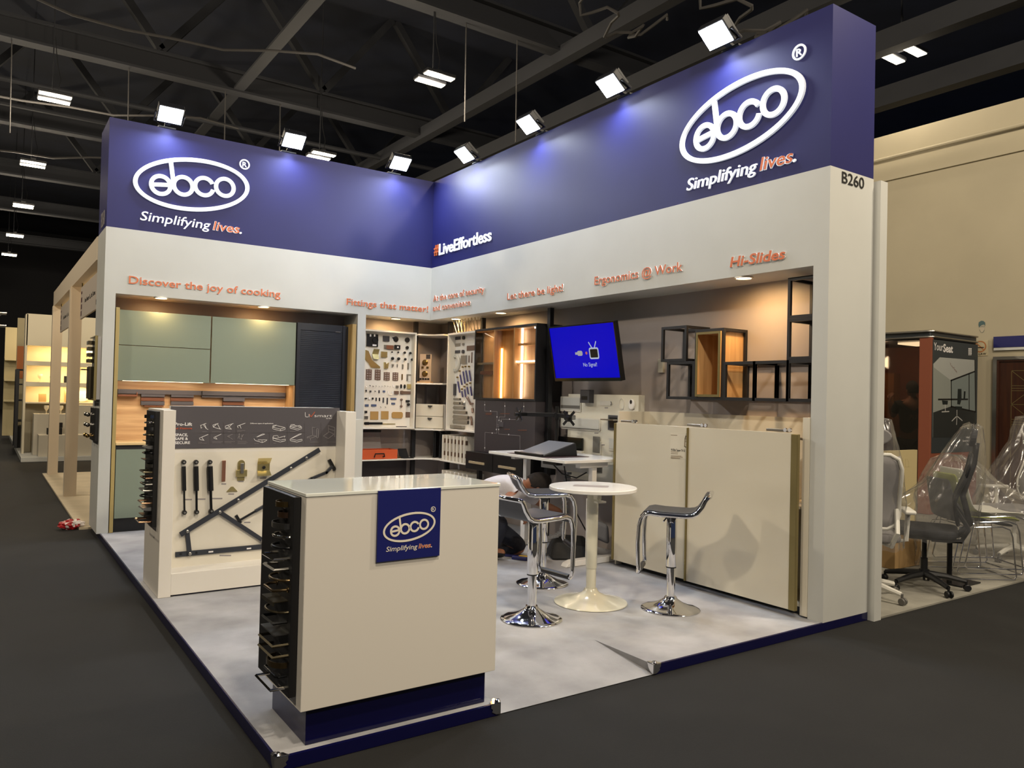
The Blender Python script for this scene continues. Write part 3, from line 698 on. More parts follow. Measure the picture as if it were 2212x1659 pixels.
for x0, x1, y in ((440, 492, 808), (540, 600, 805), (655, 735, 800), (738, 765, 684), (872, 904, 664), (1045, 1085, 638), (792, 828, 764), (918, 958, 990), (722, 804, 1254)):
    b.line(FP, [zs(x0, y), zs(x1, y)], .009, 0, .0008)
o = b.build('part_number_lettering', INKG); tag(o, 'small grey part numbers printed under the fittings on the stand panel', 'lettering')
# ------------------------------------------------------------------ kitchen
KY = .12
def wall_cabinet(lab, x0, x1, doors):
    t = thing('flap_wall_cabinet', lab, 'cabinet', ((x0+x1)/2, .2, 1.47), 'sage green wall cabinets')
    MB().box(x0+.002, x1-.002, KY+.02, .399, 1.48, 2.165).build('carcass', OAKX, t)
    for z0, z1 in doors:
        MB().box(x0+.003, x1-.003, KY, KY+.019, z0, z1).build('flap_door', GREEN, t, bevel=.0015)
    MB().box(x0+.06, x1-.06, KY+.022, KY+.034, 1.468, 1.479).build('led_strip', M('warm_led_strip', '#fff0d0', .5, emit=7, emitc=(1, .8, .5)), t)
    area('cabinet_strip_light', ((x0+x1)/2, KY+.08, 1.462), (0, .35, -1), x1-x0-.1, .02, 1.3, (1, .84, .64), 160)
    return t
wall_cabinet('sage green wall cabinet with two stacked flap doors', -3.392, -2.517, ((1.47, 1.817), (1.823, 2.166)))
wall_cabinet('sage green wall cabinet with one undivided flap door', -2.511, -1.612, ((1.47, 2.166),))
tag(MB().box(-3.428, -3.395, -.004, .395, .002, 2.175).build('kitchen_end_panel', M('gold_oak_edge', '#a8945e', .4), bevel=.002), 'tall gold-edged end panel between pillar and kitchen', 'panel')
t = thing('roller_shutter_cabinet', 'tall blue-black roller shutter cabinet with oak side panel', 'cabinet', (-1.35, .25, 0))
MB().box(-1.608, -1.57, .10, .399, .002, 2.17).build('side_rail', SHUT, t, bevel=.002)
MB().box(-1.075, -1.045, .10, .399, .002, 2.17).build('side_rail', SHUT, t, bevel=.002)
MB().box(-1.57, -1.075, .11, .399, 2.09, 2.17).build('top_cover', SHUT, t, bevel=.002)
b = MB(); z = 2.088
prof = []
P = PY(.125)
for k in range(98):
    z1 = 2.088-k*.0212
    prof += [(z1, .0075), (z1-.003, .010), (z1-.018, .010), (z1-.021, .0075)]
vs = []
for zz_, n in prof: vs += [(-1.57, .125-n, zz_), (-1.075, .125-n, zz_)]
b.add(vs, [(2*i, 2*i+1, 2*i+3, 2*i+2) for i in range(len(prof)-1)])
b.build('shutter_slats', SHUT, t, fix=False)
MB().box(-1.0, -.955, -.0, .398, .002, 2.19).build('oak_side_panel', wood('oak_edge', '#9d8452', '#b89a63', 'z'), t, bevel=.002)
MB().box(-1.045, -1.0, .13, .399, .002, 2.165).build('filler', SHUT, t)
MB().box(-1.16, -1.10, .1085, .11, 2.092, 2.098).build('maker_label', INKG, t)
t = thing('kitchen_base_cabinet', 'sage green base cabinet with black plinth under the kitchen worktop', 'cabinet', (-2.5, .2, 0))
MB().box(-3.392, -1.66, .02, .398, .13, .84).build('carcass', BLACK, t)
MB().box(-3.388, -2.53, 0.0, .019, .135, .80).build('cabinet_front', GREEN, t, bevel=.0015)
MB().box(-2.525, -1.665, 0.0, .019, .135, .80).build('cabinet_front', GREEN, t, bevel=.0015)
MB().box(-3.39, -1.66, .03, .39, .001, .13).build('plinth', BLACKP, t)
tag(MB().box(-3.392, -1.612, -.006, .385, .842, .867).build('kitchen_worktop', wood('worktop_oak', '#c5a572', '#dcc08c', 'x'), bevel=.002), 'pale oak worktop running along the kitchen', 'worktop')
tag(MB().box(-3.392, -1.632, .385, .399, .842, 1.468).build('kitchen_backsplash', OAKX), 'light oak backsplash with horizontal grain above the worktop', 'backsplash')
tag(MB().box(-1.632, -1.612, .12, .399, .867, 1.468).build('kitchen_side_cheek', OAK), 'light oak cheek panel between backsplash and roller shutter', 'panel')
zk = lambda x, y, yy=.33: (lambda p: (p.x, p.z))(on(225+x/8.295, 780+y/8.295, 'y', yy))
zk2 = lambda x, y, yy=.33: (lambda p: (p.x, p.z))(on(430+x/10.054, 780+y/10.054, 'y', yy))
KP = PY(.384)
A = zk(245, 500); B = zk2(1875, 745); C = zk2(60, 650)
t = thing('backsplash_rail', 'slate grey accessory rail along the oak backsplash', 'rail', tuple(KP(-2.5, A[1])))
MB().pbox(KP, A[0], C[0], A[1]-.046, A[1], 0, .05).build('rail_profile', GREYP, t, bevel=.002)
MB().pbox(KP, C[0]+.004, B[0], A[1]-.046, A[1], 0, .06).build('rail_profile', GREYP, t, bevel=.002)
MB().pbox(KP, C[0]+.004, B[0], A[1]-.07, A[1]-.047, 0, .045).build('rail_profile', GREYP, t, bevel=.002)
BRN = wood('brown_walnut', '#5e321d', '#7c4a2c', 'x')
labs = ['slatted grey and brown rack on the rail above the stand end', 'slatted grey and brown rack, second on the kitchen rail', 'slatted grey and brown rack on the rail beside the roller shutter']
for i, (a, bq) in enumerate((((668, 570), (1085, 800)), ((1205, 580), (1605, 800)))):
    a = zk(*a); c = zk(*bq)
    t = thing('rail_rack', labs[i], 'rack', tuple(KP(a[0], c[1])), 'racks on the kitchen rail')
    h = (a[1]-c[1])/3
    for k, mm in enumerate((GREYP, BRN, GREYP)):
        MB().pbox(KP, a[0], c[0], a[1]-h*(k+1)+.004, a[1]-h*k, .001, .045 if k != 1 else .03).build('slat', mm, t, bevel=.002)
    MB().pbox(KP, a[0]+.03, c[0]-.01, c[1]-.012, c[1], .01, .05).build('lower_lip', BRN, t, bevel=.002)
a = zk2(530, 740); c = zk2(985, 985)
t = thing('rail_rack', labs[2], 'rack', tuple(KP(a[0], c[1])), 'racks on the kitchen rail')
h = (a[1]-c[1])/3
for k, mm in enumerate((GREYP, BRN, GREYP)):
    MB().pbox(KP, a[0], c[0], a[1]-.03-h*(k+1)+.004, a[1]-.03-h*k, .001, .062 if k != 1 else .045).build('slat', mm, t, bevel=.002)
a = zk(242, 555); c = zk(595, 630)
t = thing('rail_hook_shelf', 'small brown wooden shelf hanging from the kitchen rail beside the end panel', 'shelf', tuple(KP(a[0], c[1])))
MB().pbox(KP, a[0], c[0]-.01, c[1]-.004, c[1]+.016, .001, .07).build('tray', BRN, t, bevel=.002)
MB().pbox(KP, c[0]-.01, c[0], c[1]-.006, a[1], .001, .07).build('end_lug', BRN, t, bevel=.002)
# ------------------------------------------------------------------ shelving in the inner corner
SHW = M('white_shelf', '#ddd9cf', .4)
posts = [((-.058, .262), 'black steel post between the fittings board and the corner shelves', 2.300), ((.243, -.07), 'black steel post between the corner shelves and the security board', 2.300),
         ((.262, -.79), 'black steel post between the security board and the oak light cabinet', 2.300), ((.19, -2.165), 'black steel post beside the wall-mounted screen', 2.298)]
for (x, y), lab, zt in posts:
    tag(MB().box(x-.024, x+.024, y-.024, y+.024, .001, zt).build('shelf_post', BLACK, bevel=.002, org=(x, y, 0)), lab, 'post', 'black shelf posts')
t = thing('fittings_board', 'white framed board of small furniture fittings beside the middle pillar', 'board', (-.45, .25, .98))
FX0, FX1 = -.836, -.126
MB().box(FX0+.016, FX1-.016, .2, .215, 1.0, 2.135).build('board', SHW, t)
MB().box(FX0, FX1, .10, .22, 2.134, 2.152).box(FX0, FX1, .10, .22, .982, 1.0).box(FX0, FX0+.018, .10, .22, 1.0, 2.134).box(FX1-.018, FX1, .10, .22, 1.0, 2.134).build('board_frame', SHW, t)
BP = PY(.1995)
zb = lambda x, y: (lambda p: (p.x, p.z))(on(770+x/8.73, 690+y/8.73, 'y', .195))
GRP = 'fittings on the white fittings board'
HW = {'k': BLACKP, 'z': ZINC, 'n': NICKEL, 's': STEEL, 'c': COPPER, 'b': M('blue_grey_plastic', '#4b5878', .4), 'w': INKW, 't': M('tan_hardboard', '#a5844c', .6), 'd': M('dark_grey_plastic', '#3c3b40', .4), 'o': BRASS}
def hw(P, zf, kind, cx, cy, w, h, mt, name, lab, cat, grp):
    a = zf(cx-w/2, cy); c = zf(cx+w/2, cy); e = zf(cx, cy-h/2); f = zf(cx, cy+h/2)
    u, v = (a[0]+c[0])/2, (e[1]+f[1])/2; W2, H2 = abs(c[0]-a[0])/2, abs(e[1]-f[1])/2
    m = HW[mt]; b = MB(); og = tuple(P(u, v, 0))
    if kind == 'box': b.pbox(P, u-W2, u+W2, v-H2, v+H2, .001, .018)
    elif kind == 'flat': b.pbox(P, u-W2, u+W2, v-H2, v+H2, .001, .006)
    elif kind == 'disc': b.disc(P, u, v, W2, .001, .018, 24, H2)
    elif kind == 'knob': b.lathe([(W2*.4, 0), (W2*.4, .02), (W2, .024), (W2, .036), (W2*.6, .04)], P(u, v, 0), P.n, 20)
    elif kind == 'hinge':
        b.pbox(P, u-W2, u-W2*.06, v-H2, v+H2, .001, .005).pbox(P, u+W2*.06, u+W2, v-H2, v+H2, .001, .005)
        b.tube([P(u, v-H2*1.06, .006), P(u, v+H2*1.06, .006)], W2*.11, 8)
        for sx in (-.72, -.35, .35, .72):
            for sy in (-.7, 0, .7): b.disc(P, u+W2*sx, v+H2*sy, W2*.09, .005, .0065, 8)
    elif kind == 'pin': b.tube([P(u, v, .0), P(u, v, .022), P(u-W2*.4, v-H2*.7, .034)], W2*.45, 8)
    elif kind == 'ell':
        b.poly(P, [(u-W2, v-H2), (u-W2+W2*.5, v-H2), (u-W2+W2*.5, v+H2*.72), (u+W2, v+H2*.72), (u+W2, v+H2), (u-W2, v+H2)], .001, .008)
    elif kind == 'bracket':
        b.poly(P, [(u-W2, v+H2), (u-W2*.6, v+H2*.9), (u-W2*.1, v-H2*.1), (u+W2, v-H2*.82), (u+W2*.95, v-H2), (u-W2*.2, v-H2*.95), (u-W2*.55, v-H2*.45), (u-W2, v-H2*.1)], .001, .012)
    elif kind == 'fold':
        b.hexa([P(u-W2, v, .001), P(u+W2, v, .001), P(u+W2, v, .006), P(u-W2, v, .006), P(u-W2*.8, v+H2, .03), P(u+W2, v+H2, .03), P(u+W2, v+H2, .036), P(u-W2*.8, v+H2, .036)])
        b.hexa([P(u-W2*.8, v-H2, .03), P(u+W2*.9, v-H2, .03), P(u+W2*.9, v-H2, .036), P(u-W2*.8, v-H2, .036), P(u-W2, v, .001), P(u+W2, v, .001), P(u+W2, v, .006), P(u-W2, v, .006)])
    elif kind == 'vee':
        b.poly(P, [(u-W2*.8, v-H2), (u+W2*.7, v-H2*.9), (u+W2, v+H2), (u+W2*.3, v+H2*.6), (u-W2*.1, v+H2*.4), (u-W2*.3, v+H2), (u-W2, v+H2)], .001, .02)
    elif kind == 'bone':
        b.tube([P(u, v-H2*.7, .012), P(u, v+H2*.7, .012)], W2*.28, 10)
        b.lathe([(W2, 0), (W2, .016), (W2*.5, .022)], P(u, v+H2*.75, 0), P.n, 18).lathe([(W2, 0), (W2, .016), (W2*.5, .022)], P(u, v-H2*.75, 0), P.n, 18)
    elif kind == 'octo':
        q = .22; b.poly(P, [(u-W2, v-H2+H2*q*2), (u-W2+W2*q, v-H2), (u+W2-W2*q, v-H2), (u+W2, v-H2+H2*q*2), (u+W2, v+H2-H2*q*2), (u+W2-W2*q, v+H2), (u-W2+W2*q, v+H2), (u-W2, v+H2-H2*q*2)], .001, .012)
    elif kind == 'loop':
        b.tube([P(u-W2, v+H2, .004), P(u-W2, v-H2*.4, .02), P(u-W2*.6, v-H2, .03), P(u+W2*.6, v-H2, .03), P(u+W2, v-H2*.4, .02), P(u+W2, v+H2, .004)], .004, 6)
    elif kind == 'puck':
        b.lathe([(W2*1.02, 0), (W2*1.02, .006), (W2*.9, .012), (W2*.5, .014)], P(u, v, 0), P.n, 24)
        b.tube([P(u-W2*1.4, v+H2*.4, .004), P(u-W2*.6, v+H2*.3, .006)], W2*.25, 6)
    elif kind == 'strap':
        b.pbox(P, u-W2, u+W2, v-H2, v+H2, .001, .012); b.pbox(P, u-W2*.9, u-W2*.5, v-H2*1.3, v+H2*1.3, .0, .016)
    o = b.build(name, m, org=og, bevel=.001 if kind in ('box', 'flat', 'octo') else 0)
    return tag(o, lab, cat, grp)
FI = [('box', 295, 395, 215, 235, 'k', 'lock_plate', 'large black lock plate with round cup, beside the pillar', 'lock'), ('box', 557, 362, 118, 100, 'd', 'square_latch', 'dark square latch box near the top', 'latch'),
 ('puck', 745, 373, 95, 105, 'k', 'round_turn_lock', 'black round turn lock with lugs near the top', 'lock'), ('disc', 955, 388, 85, 96, 'k', 'cable_grommet', 'large black round grommet in the top corner', 'grommet'),
 ('box', 668, 525, 300, 72, 's', 'floor_spring', 'long steel floor spring with black end', 'fitting'), ('disc', 953, 533, 54, 60, 'k', 'cable_grommet', 'small black round grommet below the large one', 'grommet'),
 ('fold', 355, 655, 120, 190, 'z', 'folded_bracket', 'yellow zinc folded bracket beside the flat zinc plate', 'bracket'), ('box', 517, 662, 115, 110, 'z', 'plate_bracket', 'flat square yellow zinc plate', 'bracket'),
 ('bracket', 305, 750, 285, 335, 'z', 'angle_bracket', 'large slanting yellow zinc angle bracket against the pillar', 'bracket'),
 ('knob', 655, 618, 26, 26, 'k', 'tiny_stud', 'tiny black stud, first of the upper knob row', 'knob'), ('knob', 772, 622, 30, 26, 'k', 'tiny_stud', 'small black stud, second of the upper knob row', 'knob'), ('knob', 893, 628, 42, 46, 'k', 'furniture_knob', 'black knob, third of the upper knob row', 'knob'), ('knob', 998, 636, 42, 46, 'k', 'furniture_knob', 'black knob, last of the upper knob row', 'knob'),
 ('knob', 664, 737, 54, 58, 'k', 'furniture_knob', 'large black knob, first of the lower knob row', 'knob'), ('knob', 778, 742, 54, 58, 'k', 'furniture_knob', 'large black knob, second of the lower knob row', 'knob'), ('knob', 903, 753, 44, 48, 'k', 'furniture_knob', 'black knob, third of the lower knob row', 'knob'), ('knob', 1033, 757, 44, 48, 'k', 'furniture_knob', 'black knob at the board edge of the lower knob row', 'knob'),
 ('vee', 557, 870, 90, 120, 'z', 'vee_plate', 'yellow zinc V-cut plate', 'bracket'), ('vee', 680, 868, 32, 52, 's', 'small_steel_clip', 'small grey clip beside the V-cut plate', 'clip'), ('flat', 770, 875, 20, 60, 's', 'small_steel_clip', 'narrow grey clip, second beside the V-cut plate', 'clip'), ('flat', 872, 890, 30, 90, 's', 'strike_plate', 'short grey strike plate', 'plate'), ('flat', 975, 882, 30, 120, 's', 'strike_plate', 'long grey strike plate near the board edge', 'plate'),
 ('hinge', 233, 1040, 112, 195, 'n', 'butt_hinge', 'tall brown steel butt hinge beside the pillar', 'hinge'), ('hinge', 400, 1045, 110, 192, 'n', 'butt_hinge', 'tall brown steel butt hinge, second in the hinge row', 'hinge'), ('hinge', 571, 1073, 112, 155, 'n', 'butt_hinge', 'shorter brown butt hinge, third in the hinge row', 'hinge'), ('hinge', 735, 1078, 106, 155, 'n', 'butt_hinge', 'shorter brown butt hinge, last in the hinge row', 'hinge'),
 ('flat', 862, 1085, 24, 110, 'o', 'bolt_plate', 'narrow brass bolt plate beside the hinge row', 'plate'), ('ell', 998, 1098, 108, 125, 's', 'corner_plate', 'grey L-shaped corner plate', 'bracket')]
row1 = [('pin', 178, 1265, 28, 50, 'w', 'white pin'), ('pin', 250, 1245, 22, 30, 'd', 'slanting dark pin'), ('pin', 308, 1258, 22, 32, 'd', 'dark pin'), ('pin', 366, 1252, 18, 34, 's', 'steel pin'), ('pin', 424, 1262, 14, 26, 's', 'tiny steel pin'), ('pin', 476, 1258, 14, 26, 's', 'tiny steel pin'), ('pin', 530, 1252, 18, 38, 's', 'long steel pin'), ('pin', 583, 1258, 14, 26, 's', 'thin steel pin'), ('pin', 632, 1265, 12, 20, 'w', 'tiny white pin'), ('flat', 695, 1256, 22, 40, 'w', 'white clip'), ('box', 764, 1268, 50, 44, 's', 'grey clip block')]
row2 = [('box', 180, 1345, 22, 36, 'd', 'dark catch'), ('box', 262, 1358, 26, 36, 'd', 'dark catch'), ('pin', 346, 1352, 26, 32, 'k', 'black peg'), ('flat', 428, 1362, 24, 54, 'd', 'dark strip'), ('flat', 520, 1358, 46, 36, 'b', 'blue-grey plate')]
row3 = [('box', 175, 1490, 38, 26, 'k', 'black wedge'), ('box', 240, 1490, 36, 40, 'w', 'white block'), ('box', 303, 1492, 26, 36, 'k', 'black catch'), ('flat', 373, 1506, 24, 62, 'd', 'dark strip'), ('flat', 436, 1508, 24, 62, 'k', 'black strip'), ('flat', 508, 1522, 26, 96, 'd', 'long dark strip'), ('flat', 582, 1540, 26, 124, 'd', 'longest dark strip')]
row4 = [('flat', 195, 1622, 72, 42, 'b', 'blue-grey plate with holes'), ('flat', 328, 1622, 98, 42, 'b', 'wide blue-grey plate'), ('pin', 450, 1650, 24, 36, 's', 'small grey hook'), ('pin', 540, 1650, 24, 36, 's', 'small grey hook')]
for rn, row in (('pin row', row1), ('catch row', row2), ('strip row', row3), ('low plate row', row4)):
    for i, (k, cx, cy, w, h, mt, d) in enumerate(row):
        FI.append((k, cx, cy, w, h, mt, 'small_fitting', f'{d}, {NTH[i]} from the pillar in the {rn}', 'fitting'))
FI += [('disc', 838, 1262, 28, 80, 'k', 'oval_cover', 'black oval cover beside the pin row', 'cover'), ('disc', 905, 1265, 32, 80, 'k', 'oval_cover', 'black oval cover beside the yellow roller', 'cover'), ('box', 990, 1265, 78, 88, 'z', 'roller_catch', 'yellow zinc roller catch at the board edge', 'catch'),
 ('loop', 628, 1386, 78, 66, 'w', 'wire_loop', 'pale wire loop in the catch row', 'loop'), ('box', 750, 1380, 82, 62, 'n', 'lock_case', 'brown lock body beside the wire loop', 'lock'), ('strap', 925, 1380, 205, 52, 'n', 'door_chain_bar', 'brown bar catch with end blocks', 'catch'),
 ('flat', 697, 1497, 112, 34, 'b', 'label_plate', 'wide blue-grey label plate', 'plate'), ('flat', 694, 1588, 72, 34, 'b', 'label_plate', 'short blue-grey label plate below the wide one', 'plate'), ('bone', 843, 1575, 42, 165, 'n', 'door_pull', 'brown pull with round ends', 'pull'), ('box', 962, 1540, 70, 36, 'k', 'door_stop', 'black block of a door stop', 'door stop'), ('knob', 962, 1602, 56, 50, 'k', 'door_stop', 'black round door stop under the black block', 'door stop')]
zb3 = lambda x, y: (lambda p: (p.x, p.z))(on(760+x/7.373, 860+y/7.373, 'y', .195))
for (k, cx, cy, w, h, mt, nme, lab, cat) in FI:
    o = hw(BP, zb, k, cx, cy, w, h, mt, nme, lab, cat, GRP)
    if nme == 'lock_plate':
        q = zb(345, 390); MB().ring(BP, q[0], q[1], .034, .034, .007, .018, .026, n=28).build('round_cup', BLK, o)
        for dx in (255, 333): q = zb(dx, 302); MB().pbox(BP, q[0]-.009, q[0]+.009, q[1]-.014, q[1]+.014, .018, .021).build('white_clip', INKW, o)
        q = zb(332, 488); MB().pbox(BP, q[0]-.025, q[0]+.025, q[1]-.009, q[1]+.009, .018, .0185).build('white_label', INKW, o)
    if nme == 'floor_spring':
        q = zb(760, 525); MB().pbox(BP, q[0]-.038, q[0]+.038, q[1]-.026, q[1]+.026, .0181, .026).build('black_end', BLACKP, o)
        MB().disc(BP, q[0]+.004, q[1], .011, .026, .028, 16).build('white_dot', INKW, o)
        q = zb(620, 525); MB().pbox(BP, q[0]-.045, q[0]+.045, q[1]-.024, q[1]+.024, .0181, .02).build('copper_face', COPPER, o)
    if nme == 'butt_hinge':
        b = MB(); u_, v_ = zb(cx, cy)[0], zb(cx, cy)[1]
        for sx in (-.033, -.016, .016, .033):
            for sy in (-.036, -.012, .012, .036): b.disc(BP, u_+sx*w/112*.62, v_+sy*h/160, .0035, .0052, .0062, 8)
        b.build('screw_print', INKW, o)
for (k, cx, cy, w, h, mt, nme, lab, cat) in [('box', 222, 220, 36, 36, 'k', 'small_fitting', 'black notch clip above the grey clip', 'clip'), ('box', 225, 308, 56, 46, 's', 'small_fitting', 'grey notch clip beside the tan plates', 'clip'),
  ('flat', 358, 278, 130, 132, 't', 'hardboard_plate', 'tan square plate beside the notch clips', 'plate'), ('flat', 525, 272, 120, 130, 't', 'hardboard_plate', 'tan square plate between the other tan plates', 'plate'), ('octo', 722, 270, 175, 100, 't', 'hardboard_plate', 'tan plate with cut corners', 'plate'), ('flat', 893, 265, 72, 88, 'n', 'brown_plate', 'small olive-brown plate near the board corner', 'plate'),
  ('strap', 340, 402, 290, 34, 'k', 'slide_bar', 'black bar with round ends along the foot of the fittings board', 'bar'), ('flat', 590, 412, 200, 14, 'z', 'stay_rod', 'thin yellow zinc rod along the foot of the fittings board', 'rod'), ('flat', 790, 455, 170, 12, 'k', 'stay_rod', 'thin black rod along the foot of the fittings board', 'rod')]:
    hw(BP, zb3, k, cx, cy, w, h, mt, nme, lab, cat, GRP)
b = MB()
for (k, cx, cy, w, h, mt, nme, lab, cat) in FI:
    a = zb(cx-w*.3, cy+h/2+12); c = zb(cx+w*.3, cy+h/2+12); b.line(BP, [a, (c[0], a[1])], .0022, .0002, .0008)
b.build('caption_lettering', INKG, t)['kind'] = 'stuff'
# security board on the long wall
t = thing('security_board', 'white framed board of locks, lamps and gas springs beside the oak light cabinet', 'board', (.15, -.55, .98))
SY0, SY1 = .262, .93     # u = -y
Q = PX(.1)
MB().box(.2, .215, -SY1+.016, -SY0-.016, 1.0, 2.12).build('board', SHW, t)
MB().pbox(Q, SY0, SY1, 2.118, 2.138, -.12, 0).pbox(Q, SY0, SY1, .985, 1.003, -.12, 0).pbox(Q, SY0, SY0+.018, 1.003, 2.118, -.12, 0).pbox(Q, SY1-.018, SY1, 1.003, 2.118, -.12, 0).build('board_frame', SHW, t)
SP = PX(.1995)
zq5 = lambda x, y: (lambda p: (-p.y, p.z))(on(940+x/9.217, 680+y/9.217, 'x', .195))
zq6 = lambda x, y: (lambda p: (-p.y, p.z))(on(940+x/7.54, 840+y/7.54, 'x', .195))
SG = 'fittings on the white security board'
for (k, cx, cy, w, h, mt, nme, lab, cat) in [('flat', 432, 468, 145, 62, 'd', 'switch_strip', 'dark four-key switch strip at the top of the security board', 'switch'), ('disc', 572, 458, 42, 76, 'k', 'spot_lamp', 'black round spot lamp at the top of the security board', 'lamp'), ('flat', 705, 460, 120, 75, 'w', 'lamp_bar', 'pale ribbed lamp bar at the top of the security board', 'lamp'),
  ('flat', 430, 600, 135, 58, 's', 'switch_strip', 'silver four-key switch strip', 'switch'), ('disc', 565, 590, 30, 52, 's', 'spot_lamp', 'small silver round spot lamp', 'lamp'), ('flat', 705, 663, 150, 100, 'n', 'brown_cover', 'flat brown cover plate', 'plate'), ('flat', 425, 738, 140, 60, 'd', 'switch_strip', 'dark grey slotted strip above the coil', 'switch'), ('disc', 562, 735, 40, 76, 'd', 'spot_lamp', 'dark grey round spot lamp', 'lamp'),
  ('box', 578, 892, 105, 165, 's', 'dual_spot_panel', 'silver panel with two round spots', 'lamp'), ('flat', 672, 880, 18, 140, 'n', 'key_rod', 'short brown rod beside the silver panel', 'rod'), ('flat', 728, 850, 18, 210, 'n', 'key_rod', 'long brown rod beside the oak cabinet', 'rod'),
  ('flat', 352, 1240, 40, 130, 's', 'steel_strip', 'grey strip below the coil', 'strip'), ('box', 350, 1490, 40, 230, 'n', 'lock_case', 'tall brown lock case', 'lock'), ('box', 398, 1490, 36, 230, 'd', 'lock_case', 'tall dark lock case', 'lock')]:
    hw(SP, zq5, k, cx, cy, w, h, mt, nme, lab, cat, SG)
a = zq5(412, 965); e = zq5(330, 965); f = zq5(412, 800)
co = MB()
for i in range(4): co.tube([SP(a[0]+(abs(a[0]-e[0])-.008*i)*math.cos(q*math.pi/18), a[1]+(abs(f[1]-a[1])-.008*i)*math.sin(q*math.pi/18), .012+.006*(i % 2)) for q in range(36)], .0065, 6, True)
tag(co.build('coiled_led_tube', M('clear_tube', '#c9c7bd', .2), smooth=True, org=tuple(SP(a[0], a[1], 0))), 'oval coil of clear light tube on the security board', 'coil', SG)
VIO = M('violet_strut', '#2b2560', .35)
for i, (x0, y0, x1, y1) in enumerate([(555, 1040, 605, 1370), (610, 1030, 662, 1330), (680, 1030, 722, 1320), (495, 1120, 545, 1395), (450, 1245, 502, 1550), (540, 1480, 560, 1640), (590, 1430, 622, 1640), (640, 1385, 672, 1580), (705, 1360, 742, 1610)]):
    A = zq5(x0, y0); B = zq5(x1, y1)
    t2 = thing('gas_spring', f'slanting violet gas spring, {NTH[i]} of the nine on the security board', 'gas spring', tuple(SP(B[0], B[1], .0)), SG)
    m = (A[0]*.72+B[0]*.28, A[1]*.72+B[1]*.28)
    MB().tube([SP(m[0], m[1], .014), SP(B[0], B[1], .014)], .009, 10).build('cylinder', VIO, t2, smooth=True)
    MB().tube([SP(A[0], A[1], .014), SP(m[0], m[1], .014)], .004, 8).build('rod', STEEL, t2, smooth=True)
    MB().lathe([(.01, 0), (.01, .02), (.005, .024)], SP(A[0], A[1], 0), SP.n, 12).build('end_ring', BRASS, t2, smooth=True)
for i, (x0, x1, y0, y1) in enumerate([(240, 420, 145, 185), (240, 418, 205, 260), (238, 490, 275, 335), (236, 525, 350, 410), (232, 555, 425, 495), (228, 550, 495, 575)]):
    A = zq6(x0, (y0+y1)/2-6); B = zq6(x1, (y0+y1)/2+6); h = abs(zq6(x0, y0)[1]-zq6(x0, y1)[1])*.42
    t2 = thing('drawer_slide', f'steel drawer slide, {ORDN[i]} of the stack of six on the security board', 'drawer slide', tuple(SP(A[0], A[1]-h, 0)), SG)
    vm = (A[1]+B[1])/2
    MB().poly(SP, rrect(A[0], B[0], vm-h, vm+h, h*.7), .001, .008).build('outer_rail', STEEL, t2, bevel=.001)
    MB().pbox(SP, A[0]+.012, B[0]-.02, vm-h*.5, vm+h*.5, .008, .014).build('inner_rail', HW['s'], t2, bevel=.001)
    MB().pbox(SP, B[0]-.02, B[0]-.004, vm-h*.7, vm+h*.7, .008, .016).build('end_stop', BLACKP, t2)
A = zq6(235, 590); B = zq6(480, 650)
tag(MB().pbox(SP, A[0], B[0], B[1], B[1]+.035, .001, .05).build('closer_bar', HW['s'], bevel=.002), 'grey soft-close bar lying along the foot of the security board', 'bar', SG)
for i, (pts, d) in enumerate([([(530, 135), (570, 190), (590, 245), (640, 240)], 'upper brown cranked cabinet hinge on the security board'), ([(590, 455), (615, 520), (608, 590)], 'lower brown cranked cabinet hinge on the security board'), ([(618, 320), (632, 390)], 'short brown hinge arm beside the dark info panel')]):
    q = [zq6(*p) for p in pts]
    tag(MB().tube([SP(u, v, .015+.008*(k % 2)) for k, (u, v) in enumerate(q)], [.016, .012, .014, .01][:len(q)], 8).build('cabinet_hinge', NICKEL, smooth=True), d, 'hinge', SG)
A = zq6(468, 235)
tag(MB().lathe([(.028, 0), (.028, .01), (.018, .02), (.024, .034), (.012, .04)], SP(A[0], A[1], 0), SP.n, 20).build('lock_cylinder', STEEL, smooth=True), 'round steel lock cylinder beside the second drawer slide', 'lock', SG)
t = thing('coiled_spring_cables', 'row of thin golden wires between soffit and security board', 'wires', (.18, -.55, 2.14))
GW = M('gold_wire', '#b5a98c', .35, .5)
for k in range(16):
    y = -.30-.036*k
    s = .055 if k % 2 else -.045
    MB().tube([(.2, y, 2.145), (.17, y-s, 2.304)], .0035, 6).build('wire', GW, t)
MB().box(.15, .24, -.90, -.27, 2.1385, 2.146).build('tray', SHW, t)
# diagonal corner shelves
DG = Pl((.075, .085, 0), (.707, -.707, 0))
def corner_shelf(lab, z, hw_, th=.018, yy=0.):
    pts = [(-.105, .13), (-.05, .10), (.02, .085), (.085, .02), (.10, -.05), (.13, -.105), (.372, -.105), (.372, .392), (-.105, .392)]
    o = MB().poly(Pl((0, 0, z), (1, 0, 0), (0, 1, 0)), pts, 0, th).build('corner_shelf', SHW, bevel=.002, org=(.1, .1, z))
    return tag(o, lab, 'shelf', 'white shelves in the inner corner')
corner_shelf('white curved shelf at the top of the inner corner', 2.125, .2)
corner_shelf('white curved corner shelf carrying the lock display', 1.527, .2)
corner_shelf('white curved corner shelf under the two-drawer unit', .965, .2)
corner_shelf('white curved corner shelf carrying the black frames', .607, .2)
t = thing('two_drawer_unit', 'white two-drawer unit standing in the inner corner', 'drawer unit', (.1, .1, .984))
MB().pbox(DG, -.19, .19, .985, 1.285, -.22, -.02).build('body', SHW, t, bevel=.002)
